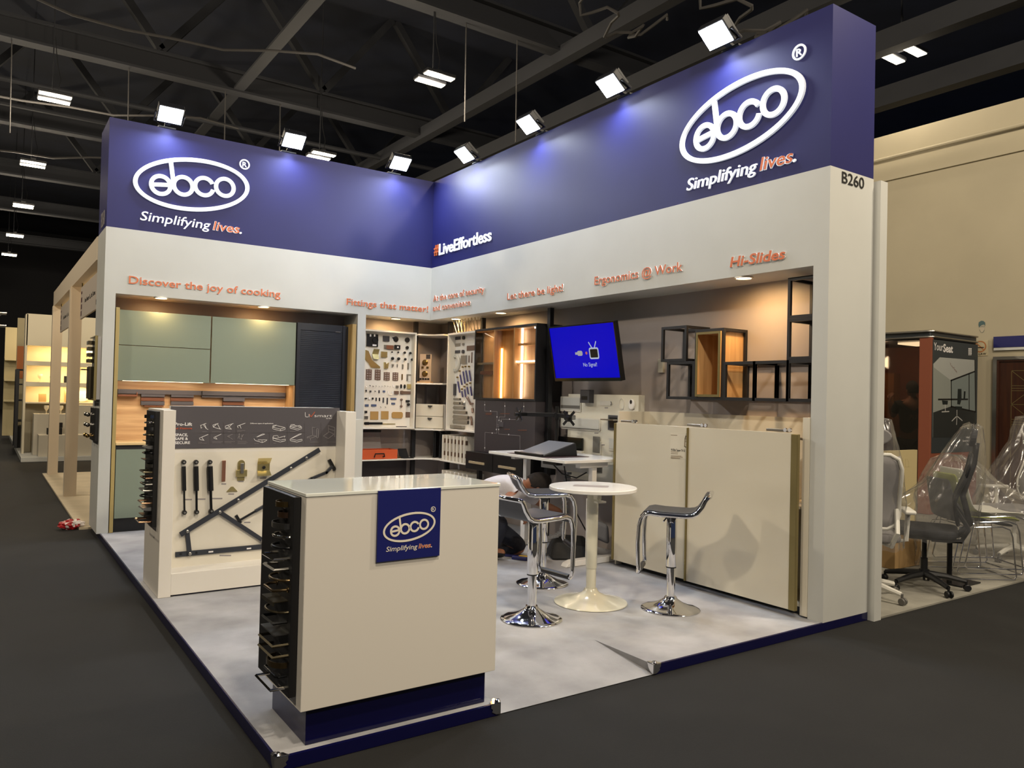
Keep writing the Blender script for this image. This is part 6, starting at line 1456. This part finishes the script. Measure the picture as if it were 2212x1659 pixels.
t = thing('lighting_truss', 'silver lattice truss with white light tubes far down the aisle', 'truss', (-5.5, 21, 3.2))
for z in (3.25, 3.65): 
    for y in (20.8, 21.2): MB().tube([(-12, y, z), (-3.9, y, z)], .03, 8).build('chord', STEEL, t)
b = MB(); x = -12
for k in range(20): MB().tube([(x+.4*k, 20.8, 3.25 if k % 2 else 3.65), (x+.4*k+.4, 20.8, 3.65 if k % 2 else 3.25)], .018, 6).build('lattice_rod', STEEL, t)
for z in (3.12, 3.45): MB().box(-9.5, -4.1-(z-3.12), 20.7, 20.75, z, z+.045).build('light_tube', HBL, t)
# ------------------------------------------------------------------ right: hall wall, door, pod
HP7 = Pl((7.398, 0, 0), (0, -1, 0))
BRD = wood('dark_brown_door', '#2e150d', '#40210f', 'z', .4)
b = MB().pbox(HP7, 3.225, 5.0, G, 2.06, .0, .02)
d = struct('door_hall', b, BRD)
fr = MB().pbox(HP7, 3.15, 3.20, G, 2.13, .0, .06).pbox(HP7, 3.20, 5.1, 2.085, 2.13, .0, .06).build('door_frame', STEEL, d); 
fr2 = MB().pbox(HP7, 3.20, 3.225, G, 2.085, .0, .045).pbox(HP7, 3.225, 5.1, 2.06, 2.085, .0, .045).build('door_jamb', BRD, d)
HD = Pl((7.378, 0, 0), (0, -1, 0))
b = MB()
for l in ([(3.378, 1.93), (3.378, .2)], [(3.378, 1.93), (4.2, 1.93)], [(3.378, 1.72), (4.2, 1.72)], [(3.378, 1.685), (4.2, 1.685)], [(3.378, 1.65), (4.2, 1.65)], [(3.378, 1.93), (3.62, 1.72)], [(3.378, 1.46), (3.6, 1.65)], [(3.378, 1.46), (4.2, 1.46)], [(3.378, 1.46), (3.6, 1.27)], [(3.378, 1.25), (4.2, 1.25)], [(3.378, 1.215), (4.2, 1.215)], [(3.378, 1.18), (4.2, 1.18)]):
    b.line(HD, l, .007, 0, .002)
b.build('gold_inlay_print', GOLD, d)
tag(MB().pbox(HP7, 3.148, 4.8, 2.26, 2.415, .0, .05).build('overdoor_sign', NAVY, bevel=.003), 'dark blue blank sign over the brown hall door', 'sign')
tag(MB().pbox(HP7, 3.15, 4.8, 2.22, 2.258, .0, .04).build('overdoor_strip', WALLW), 'pale strip below the dark blue sign over the hall door', 'strip')
t = thing('no_smoking_sign', 'cream no-smoking sign on the hall wall, half hidden by the office pod', 'sign', (7.39, -2.95, 2.15))
MB().pbox(HP7, 2.80, 3.058, 2.15, 2.375, .0, .006).build('sign_plate', M('sign_cream', '#b3a88a', .6), t)
HS = Pl((7.3915, 0, 0), (0, -1, 0))
MB().ring(HS, 2.955, 2.285, .075, .075, .016, 0, .001, n=32).line(HS, [(2.905, 2.335), (3.005, 2.235)], .014, 0, .0012).build('prohibition_ring_print', M('faded_orange', '#a3683a', .6), t)
MB().line(HS, [(2.90, 2.27), (2.98, 2.27)], .012, 0.0012, .002).line(HS, [(2.985, 2.27), (3.0, 2.27)], .012, .0012, .002).build('cigarette_print', INKK, t)
MB().text(HS, 'BY LAW', 2.87, 2.165, .165, .028, 0, .001, .02, .15).build('sign_lettering', INKK, t)
t = thing('face_sticker', 'line-drawn sticker of a face with striped hair on the hall wall above the no-smoking sign', 'sticker', (7.39, -2.96, 2.57))
FS = Pl((7.3975, 0, 0), (0, -1, 0))
MB().poly(FS, [(2.935, 2.60), (2.94, 2.53), (2.96, 2.49), (2.985, 2.485), (3.005, 2.52), (3.012, 2.60)], .0, .001).build('face_print', M('pale_face_print', '#a79c88', .6), t)
MB().poly(FS, [(2.925, 2.60), (2.93, 2.64), (2.96, 2.66), (2.99, 2.655), (3.015, 2.63), (3.016, 2.58), (3.0, 2.60), (2.97, 2.595), (2.945, 2.58), (2.935, 2.56)], .0011, .002).build('hair_print', M('teal_print', '#3d5658', .6), t)
MB().ring(FS, 2.955, 2.575, .014, .009, .004, .0011, .002, n=16).ring(FS, 2.992, 2.575, .014, .009, .004, .0011, .002, n=16).line(FS, [(2.94, 2.53), (2.962, 2.49), (2.985, 2.487), (3.005, 2.52)], .004, .0011, .002).build('line_print', M('teal_print', '#3d5658', .6), t)
# office pod
t = thing('office_pod', 'dark acoustic office pod with terracotta edge and printed poster wall', 'office pod', (6.6, -2, G))
POD = M('pod_grey_skin', '#2b3034', .35); TERR = M('terracotta_fabric', '#804630', .9)
px0, px1, py0, py1 = 5.94, 7.24, -3.0, -.6
MB().box(px0+.02, px1, py0+.02, py1, 2.30, 2.43).box(px0+.02, px1, py1-.06, py1, .06, 2.30).box(px0+.05, px1, py0+.05, py1-.05, G+.014, .10).build('shell', POD, t, bevel=.04, seg=4)
MB().box(px1-.06, px1, py0+.02, py1-.06, .1, 2.3).build('back_wall', TERR, t)
MB().box(px0, px0+.06, py0+.001, py0+.165, G+.014, 2.33).build('terracotta_post', TERR, t, bevel=.01)
MB().box(px0+.03, px1, py0+.004, py0+.06, G+.014, .78).build('terracotta_base', TERR, t, bevel=.005)
MB().box(px0+.03, px1-.02, py0-.002, py0+.05, .78, 2.30).build('poster_wall', M('poster_slate', '#33393c', .5), t)
for z in (2.335, 2.41): MB().tube([(px0-.005, py1, z), (px0-.005, py0+.05, z), (px0+.04, py0-.005, z), (px1-.04, py0-.005, z)], .012, 8).build('aluminium_trim', STEEL, t, smooth=True)
MB().box(px0+.01, px0+.02, py0+.165, py1-.06, .1, 2.30).build('glass_wall', film('dark_glass', .95, .03, '#b5aea6', 0, .2), t)
MB().box(px0+.012, px0+.05, -1.98, -1.93, .1, 2.3).build('glass_mullion', BLACK, t)
lt = MB().box(px0+.25, px0+.75, -2.8, -2.4, 2.27, 2.295).build('pod_lamp', M('pod_lamp_glow', '#ffe9c0', .5, emit=5, emitc=(1, .85, .6)), t)
point('pod_fill', (6.2, -2.1, 2.15), 16, (1, .7, .45), .1)  # fill point added to brighten the pod, apart from its lamp
MB().box(7.0, 7.17, -1.9, -1.2, .1, 1.9).build('inner_panel', M('pod_inner_orange', '#a56a3a', .8), t)
qz = lambda x, y: (lambda p: (p.x, p.z))(on(1880+x/6.663, 690+y/6.663, 'y', -3.003))
QP = PY(-3.0025)
def pz(name, pts, c, n0=.0003, n1=.001, mm=None):
    return MB().poly(QP, [qz(*p) for p in pts], n0, n1).build(name, mm or M('poster_tone_'+c, '#'+c, .35), t)
pz('poster_picture', [(905, 640), (1000, 545), (1502, 585), (1512, 1700), (900, 1700)], '8f948e')
pz('poster_picture', [(912, 640), (1000, 545), (1502, 585), (1502, 745), (1160, 880), (912, 690)], 'a7aaa6', .001, .0015)
pz('poster_picture', [(1160, 885), (1420, 790), (1500, 760), (1508, 1330), (1170, 1255)], '7d8785', .001, .0015)
pz('poster_picture', [(905, 1340), (1165, 1250), (1510, 1330), (1515, 1700), (902, 1700)], '2c3030', .001, .0015)
b = MB()
for l in ([(1160, 880), (1500, 750)], [(1163, 880), (1165, 1255)], [(1420, 790), (1422, 1305)], [(1503, 590), (1512, 1330)], [(980, 1152), (1400, 1150)], [(1165, 1255), (1510, 1330)]): b.line(QP, [qz(*p) for p in l], .022, .0016, .002)
b.build('poster_line_print', INKK, t)
b = MB()
b.poly(QP, [qz(*p) for p in [(1258, 1000), (1310, 1000), (1312, 1140), (1290, 1225), (1250, 1220)]], .002, .0025).poly(QP, [qz(*p) for p in [(1345, 1035), (1370, 1035), (1362, 1160), (1338, 1160)]], .002, .0025).poly(QP, [qz(*p) for p in [(1220, 1250), (1320, 1255), (1310, 1300), (1230, 1300)]], .002, .0025).poly(QP, [qz(*p) for p in [(1030, 1165), (1115, 1170), (1110, 1225), (1040, 1225)]], .002, .0025)
b.build('poster_chair_print', M('poster_tone_dark', '#1f2727', .4), t)
b = MB()
for l in ([(1245, 1300), (1245, 1400)], [(1245, 1390), (1175, 1460)], [(1245, 1390), (1320, 1455)], [(1245, 1395), (1240, 1510)], [(1075, 1225), (1078, 1310)], [(1030, 1330), (1130, 1325)]): b.line(QP, [qz(*p) for p in l], .014, .002, .0025)
b.build('poster_chair_print', M('poster_tone_light', '#b8b8b4', .4), t)
b = MB().text(QP, 'YourSeat', qz(1145, 620)[0], qz(1145, 620)[1]-.03, .2, .035, .0016, .002, 0, 0, 'L', -.55); b.build('poster_lettering', M('poster_ink_brown', '#6b4440', .5), t)
b = MB()
A = qz(915, 440); B = qz(1050, 452); C = qz(1188, 460)
b.text(QP, 'Your', A[0], A[1], B[0]-A[0]-.01, .105, .0003, .001, .0).text(QP, 'Seat', B[0], A[1]-.01, C[0]-B[0], .105, .0003, .001, .028); b.build('brand_lettering', INKW, t)
b = MB()
for i in range(3):
    for k in range(3): A = qz(1412+17*k, 412+32*i); b.poly(QP, [(A[0], A[1]), (A[0]+.026, A[1]), (A[0]+.026, A[1]-.012), (A[0]+.012, A[1]-.04), (A[0], A[1]-.04), (A[0]+.008, A[1]-.014), (A[0], A[1]-.012)], .0003, .001)
b.build('brand_grid_mark', INKW, t)
A = on(1860+535/2.44, 680+650/2.44, 'y', -3.0)
b = MB()
for i, s_ in enumerate(('Index 2024', 'Booth No. Hall 6 A381', 'Dubai')): b.text(QP, s_, A.x+.17, A.z+.0-.05*i, (.16, .34, .09)[i], .026, .0016, .0022, .0, 0, 'C')
b.build('booth_lettering', INKW, t)
# person in the pod
og = (6.55, -2.45, .1)
v = Vector
hc2 = v((6.5, -2.45, 1.64)); face2 = v((.55, .75, 0)); rs = v((.70, -.55, 0)).normalized()
P2 = {'pel': (v((6.55, -2.42, .95)), (.15, .11)), 'wai': (v((6.54, -2.42, 1.12)), (.15, .11)), 'che': (v((6.53, -2.43, 1.32)), (.17, .12)), 'sho': (v((6.52, -2.44, 1.42)), (.15, .10)), 'nec': (v((6.51, -2.45, 1.52)), .055), 'hd': (v((6.5, -2.45, 1.58)), .05),
      'rsh': (v((6.52, -2.44, 1.42))+rs*.2, .06), 'rel': (v((6.5, -2.44, 1.15))+rs*.25, .045), 'rwr': (v((6.62, -2.35, 1.0))+rs*.15, .03),
      'lsh': (v((6.52, -2.44, 1.42))-rs*.2, .06), 'lel': (v((6.42, -2.22, 1.24)), .045), 'lwr': (v((6.38, -2.19, 1.47)), .03),
      'rh': (v((6.55, -2.50, .88)), .09), 'rk': (v((6.56, -2.5, .55)), .065), 'ra': (v((6.55, -2.5, .17)), .045), 'lh': (v((6.55, -2.34, .88)), .09), 'lk': (v((6.56, -2.34, .55)), .065), 'la': (v((6.55, -2.34, .17)), .045)}
body = skin('person', P2, chain('pel', 'wai', 'che', 'sho', 'nec', 'hd')+chain('sho', 'rsh', 'rel', 'rwr')+chain('sho', 'lsh', 'lel', 'lwr')+chain('pel', 'rh', 'rk', 'ra')+chain('pel', 'lh', 'lk', 'la'), 'pel', SKIN, org=og)
parts = [body]+head(hc2, (0, 0, 1), face2, og)+hand(P2['lwr'][0], (.1, -.1, .9), (-.8, .2, 0), og, 1., .45)+hand(P2['rwr'][0], (.5, .4, -.4), (0, 0, 1), og, 1., .4)
body = join('person', parts); tag(body, 'person in a black printed T-shirt standing in the glass office pod with one hand raised', 'person'); ORG[body.name] = og
Pn2 = {k: (p, (r[0]*1.08, r[1]*1.12) if isinstance(r, tuple) else r*1.2) for k, (p, r) in P2.items()}
Pn2['rs'] = (P2['rsh'][0].lerp(P2['rel'][0], .7), .065); Pn2['ls'] = (P2['lsh'][0].lerp(P2['lel'][0], .7), .065); Pn2['nk'] = (P2['nec'][0]-v((0, 0, .035)), .066)
e = chain('pel', 'wai', 'che', 'sho', 'nk')+chain('sho', 'rsh', 'rs')+chain('sho', 'lsh', 'ls'); ks = set(sum(e, ()))
skin('black_shirt', {k: Pn2[k] for k in Pn2 if k in ks}, e, 'pel', BLKT, body)
e = chain('pel', 'rh', 'rk', 'ra')+chain('pel', 'lh', 'lk', 'la'); ks = set(sum(e, ()))
skin('trousers', {k: Pn2[k] for k in Pn2 if k in ks}, e, 'pel', JEANS, body)
hair_cap(hc2, (0, 0, 1), face2, body, 1.05, .0)
tq = Pl((6.385, -2.535, 1.22), (.55, -.83, 0))
b = MB()
for dx in (-.05, .02):
    b.line(tq, [(dx, .05), (dx+.05, .05)], .008, .0, .004).line(tq, [(dx+.025, .07), (dx+.025, .03), (dx+.0, -.0)], .008, .0, .004).line(tq, [(dx+.015, .035), (dx+.05, .03), (dx+.045, .0)], .008, .0, .004)
b.build('shirt_print', M('shirt_print_gold', '#7d5c38', .7), body)
# ------------------------------------------------------------------ wrapped office chairs
WPL = M('white_chair_plastic', '#d6d4cc', .4); MESHG = M('grey_mesh_fabric', '#8d8a8a', .8); BPL = M('black_chair_plastic', '#121316', .45); MESHB = M('black_mesh_fabric', '#1a1b20', .8)
def office_chair(lab, loc, ang, pl, fab, star=0., arms=True, sh=.46):
    t = thing('office_chair', lab, 'office chair', (0, 0, 0), 'office chairs wrapped in plastic film')
    z0 = 0.
    for k in range(5):
        a = math.radians(72*k+star); c, s = math.cos(a), math.sin(a)
        MB().tube([(c*.02, s*.02, .115), (c*.15, s*.15, .105), (c*.30, s*.30, .075)], [.03, .024, .018], 8).build('base_arm', pl, t, smooth=True)
        w = MB()
        q = (-s, c, 0)
        for o_ in (-.016, .016):
            w.lathe([(.0, -.009), (.022, -.009), (.026, -.005), (.026, .005), (.022, .009), (.0, .009)], (c*.31+q[0]*o_, s*.31+q[1]*o_, .0265), q, 16)
        w.tube([(c*.305, s*.305, .08), (c*.305, s*.305, .03)], .009, 8)
        w.build('castor', M('castor_grey', '#5d5b57', .4) if pl is WPL else BPL, t, smooth=True)
    MB().lathe([(.038, .09), (.038, .15), (.026, .155), (.026, .24), (.018, .245), (.018, sh-.06)], n=20).build('gas_column', BPL if pl is BPL else pl, t, smooth=True)
    MB().box(-.12, .12, -.10, .10, sh-.065, sh-.025).build('tilt_mechanism', pl, t, bevel=.015)
    b = MB().poly(Pl((0, 0, sh-.025), (1, 0, 0), (0, 1, 0)), rrect(-.23, .25, -.24, .24, .09, 6), 0, .06)
    b.build('seat', fab, t, bevel=.022, seg=3)
    # back: front is +x, so the back stands at -x, leaning away
    def bk(u, w_): return Vector((-.235-.16*max(0, u-.1)+.10*math.exp(-((u-.22)/.14)**2)*.5, w_, sh+.05+u))
    fr = []
    for k in range(25):
        a = 2*math.pi*k/24; uu = .29-.27*math.cos(a) if False else .30+.27*math.sin(a); ww = (.215-.03*(uu/.6))*math.cos(a)
        uu = .30+.27*max(-1, min(1, 1.25*math.sin(a))); ww = .215*max(-1, min(1, 1.25*math.cos(a)))
        fr.append(bk(uu, ww))
    MB().tube(fr[:-1], .014, 8, True).build('back_frame', pl, t, smooth=True)
    vs, fs = [], []
    for i in range(9):
        for j in range(7): vs.append(tuple(bk(.04+.52*i/8, -.2+.4*j/6)+Vector((-.012*(1-((j-3)/3)**2), 0, 0))))
    for i in range(8):
        for j in range(6): fs.append((i*7+j, i*7+j+1, i*7+j+8, i*7+j+7))
    mb = MB(); mb.add(vs, fs); o = mb.build('back_mesh', fab, t, smooth=True); o.modifiers.new('th', 'SOLIDIFY').thickness = .008
    MB().tube([(-.06, 0, sh-.05), (-.22, 0, sh-.02), (-.31, 0, sh+.08), bk(.25, 0)+Vector((-.045, 0, 0)), bk(.5, 0)+Vector((-.03, 0, 0)), bk(.66, 0)+Vector((-.02, 0, 0))], .024, 10).build('spine', pl, t, smooth=True)
    MB().tube([(-.05, -.13, sh-.05), (-.25, -.16, sh-.04), (-.30, -.19, sh+.06), bk(.17, -.2)], .018, 8).tube([(-.05, .13, sh-.05), (-.25, .16, sh-.04), (-.30, .19, sh+.06), bk(.17, .2)], .018, 8).build('back_support', pl, t, smooth=True)
    hp = [bk(.70+.07*math.sin(a_), .14*math.cos(a_)) for a_ in [2*math.pi*k/20 for k in range(20)]]
    hb = MB(); n = len(hp); c = bk(.70, 0)
    hb.add([tuple(p+Vector((-.012, 0, 0))) for p in hp]+[tuple(p+Vector((.028, 0, 0))) for p in hp], [tuple(range(n)), tuple(range(n, 2*n))]+[(i, (i+1) % n, n+(i+1) % n, n+i) for i in range(n)])
    hb.build('headrest', fab, t, bevel=.01)
    if arms:
        for s in (-1, 1):
            MB().tube([(-.02, s*.2, sh-.04), (-.04, s*.29, sh-.02), (-.04, s*.30, sh+.18)], .018, 8).build('arm_post', pl, t, smooth=True)
            MB().box(-.15, .12, s*.30-.04, s*.30+.04, sh+.18, sh+.21).build('arm_pad', pl, t, bevel=.012)
    t.location = loc; t.rotation_euler.z = math.radians(ang)
    return t
FILM = film('plastic_film', .975, .16, '#fbfbfb', .05, .45)
def wrap(lab, secs, seed=0, n=80, m=60, fold=.035):
    """loose film bag: secs = (z, cx, cy, rx, ry, angle) from the top down"""
    rnd = random.Random(seed); vs = []; fs = []
    for i in range(m+1):
        f_ = i/m*(len(secs)-1); k = min(int(f_), len(secs)-2); w = f_-k
        z, cx, cy, rx, ry, an = [a*(1-w)+b_*w for a, b_ in zip(secs[k], secs[k+1])]
        ca, sa = math.cos(math.radians(an)), math.sin(math.radians(an))
        for j in range(n):
            a = 2*math.pi*j/n
            p = Vector((math.cos(a)*2.2, math.sin(a)*2.2, z*2.6+seed*3.1))
            cr = 1-2*abs(noise.noise(p*1.1)); cr2 = 1-2*abs(noise.noise(p*2.7+Vector((5, 1, 2))))
            cr3 = 1-2*abs(noise.noise(Vector((p.x*6+p.z*2.2, p.y*6, p.z*3.5))))
            d_ = 1+fold*2.0*cr+fold*1.2*cr2+fold*.8*cr3
            sq = max(abs(math.cos(a)), abs(math.sin(a)))**-.35
            x, y = rx*math.cos(a)*sq*d_, ry*math.sin(a)*sq*d_
            vs.append((cx+x*ca-y*sa, cy+x*sa+y*ca, z+.03*noise.noise(p*1.7)))
    for i in range(m):
        for j in range(n): fs.append((i*n+j, i*n+(j+1) % n, (i+1)*n+(j+1) % n, (i+1)*n+j))
    fs.append(tuple(range(n)))
    b = MB(); b.add(vs, fs)
    o = b.build('plastic_cover', FILM, smooth=False, org=(secs[0][1], secs[0][2], secs[-1][0]))
    for p in o.data.polygons: p.use_smooth = True
    return tag(o, lab, 'plastic cover', 'plastic film over the chairs')
GZ = G+.013
office_chair('white office chair seen from behind beside the outer booth wall', (1.05, -4.99, GZ), 38, WPL, MESHG, 18, True, .47)
wrap('clear film draped over the white chair beside the outer booth wall', [(1.32, .94, -5.07, .03, .03, 38), (1.30, .93, -5.08, .09, .15, 38), (1.15, .92, -5.08, .13, .19, 38), (.95, .94, -5.08, .16, .22, 38), (.7, .98, -5.05, .22, .25, 38), (.5, 1.02, -5.02, .25, .26, 38), (.36, 1.02, -5.0, .26, .26, 38)], 1)
office_chair('black office chair with wrapped back between the white chair and the sled chairs', (1.74, -5.10, GZ), 116, BPL, MESHB, 52, False, .46)
wrap('clear film draped over the black office chair', [(1.27, 1.88, -5.39, .03, .03, 116), (1.25, 1.88, -5.38, .07, .16, 116), (1.1, 1.86, -5.35, .12, .19, 116), (.8, 1.82, -5.27, .2, .22, 116), (.55, 1.75, -5.12, .32, .28, 116), (.38, 1.74, -5.1, .33, .29, 116)], 2)
office_chair('wrapped white mesh chair in front of the brown hall door', (3.72, -4.93, GZ), 150, WPL, MESHG, 30, True, .47)
wrap('clear film draped over the chair in front of the brown hall door', [(1.34, 3.93, -5.04, .03, .03, 150), (1.31, 3.93, -5.04, .12, .2, 150), (1.1, 3.93, -5.04, .16, .25, 150), (.7, 3.83, -5.0, .28, .33, 150), (.3, 3.75, -4.95, .36, .38, 150)], 3)
# stacked sled-base chairs
def sled(lab, loc, ang, shell):
    t = thing('sled_base_chair', lab, 'chair', (0, 0, 0), 'stacked sled-base chairs')
    for s in (-1, 1):
        y = s*.235
        MB().tube([(-.20, s*.2, .43), (.17, s*.2, .44), (.215, y, .42), (.235, y, .36), (.27, y, .03), (.25, y, .006), (-.27, y, .006), (-.29, y, .03), (-.22, y, .36), (-.20, s*.2, .43)], .0065, 8).build('sled_frame', CHROME, t, smooth=True)
    MB().tube([(.26, -.235, .006), (.26, .235, .006)], .0065, 8).tube([(-.1, -.2, .43), (-.1, .2, .43)], .006, 8).build('cross_bar', CHROME, t)
    prof = [(.25, .425), (.22, .452), (.1, .455), (-.1, .448), (-.19, .46), (-.235, .52), (-.26, .64), (-.29, .78), (-.30, .83)]
    vs, fs = [], []; n = 9
    for i, (x, z) in enumerate(prof):
        w = .23 if i < 5 else .22-.012*(i-4)
        for j in range(n):
            c = (j-4)/4; vs.append((x+.02*(c*c)*(1 if i > 4 else 0), w*c, z+(.018*c*c if i <= 4 else 0)))
    for i in range(len(prof)-1):
        for j in range(n-1): fs.append((i*n+j, i*n+j+1, (i+1)*n+j+1, (i+1)*n+j))
    b = MB(); b.add(vs, fs); o = b.build('shell', shell, t, smooth=True); o.modifiers.new('th', 'SOLIDIFY').thickness = .012; 
    s2 = o.modifiers.new('s', 'SUBSURF'); s2.levels = 1; s2.render_levels = 1
    t.location = loc; t.rotation_euler.z = math.radians(ang); return t
sled('lowest sled-base chair of the stack, dark shell', (2.62, -5.02, GZ), -33, MESHB)
sled('middle sled-base chair of the stack, yellow-green edge', (2.67, -5.05, GZ+.045), -33, M('lime_plastic', '#8f962c', .4))
sled('topmost sled-base chair of the stack with white shell', (2.72, -5.085, GZ+.09), -33, WPL)
wrap('loose clear film over the stack of sled chairs', [(.98, 2.50, -4.95, .04, .08, -33), (.94, 2.50, -4.95, .12, .2, -33), (.8, 2.55, -4.97, .22, .28, -33), (.62, 2.68, -5.03, .42, .32, -33), (.4, 2.72, -5.06, .46, .33, -33), (.1, 2.74, -5.06, .46, .34, -33), (-.02, 2.74, -5.06, .44, .33, -33)], 5)
t = thing('post_stand', 'black post on a flat dark floor plate behind the black office chair', 'stand', (2.1, -5.12, GZ))
MB().lathe([(.02, .012), (.02, .45)], (2.06, -5.14, GZ), n=16).build('post', BLACKP, t, smooth=True)
MB().box(2.02, 2.33, -5.26, -5.04, GZ+.001, GZ+.012).build('floor_plate', BLACKP, t, bevel=.002)
tag(MB().box(2.18, 2.62, -4.62, -4.34, GZ+.001, .27).build('cardboard_box', CARD, bevel=.003, org=(2.4, -4.5, GZ)), 'brown cardboard box behind the wrapped white chair', 'box')
tag(MB().box(3.3, 3.9, -3.9, -3.86, GZ+.001, .93).text(PY(-3.901), 'n', 3.66, .76, .1, .11, 0, .001, .05).build('cream_sign_board', M('cream_board', '#b5a67c', .6), org=(3.6, -3.9, GZ)), 'cream sign board standing behind the wrapped chairs', 'sign')
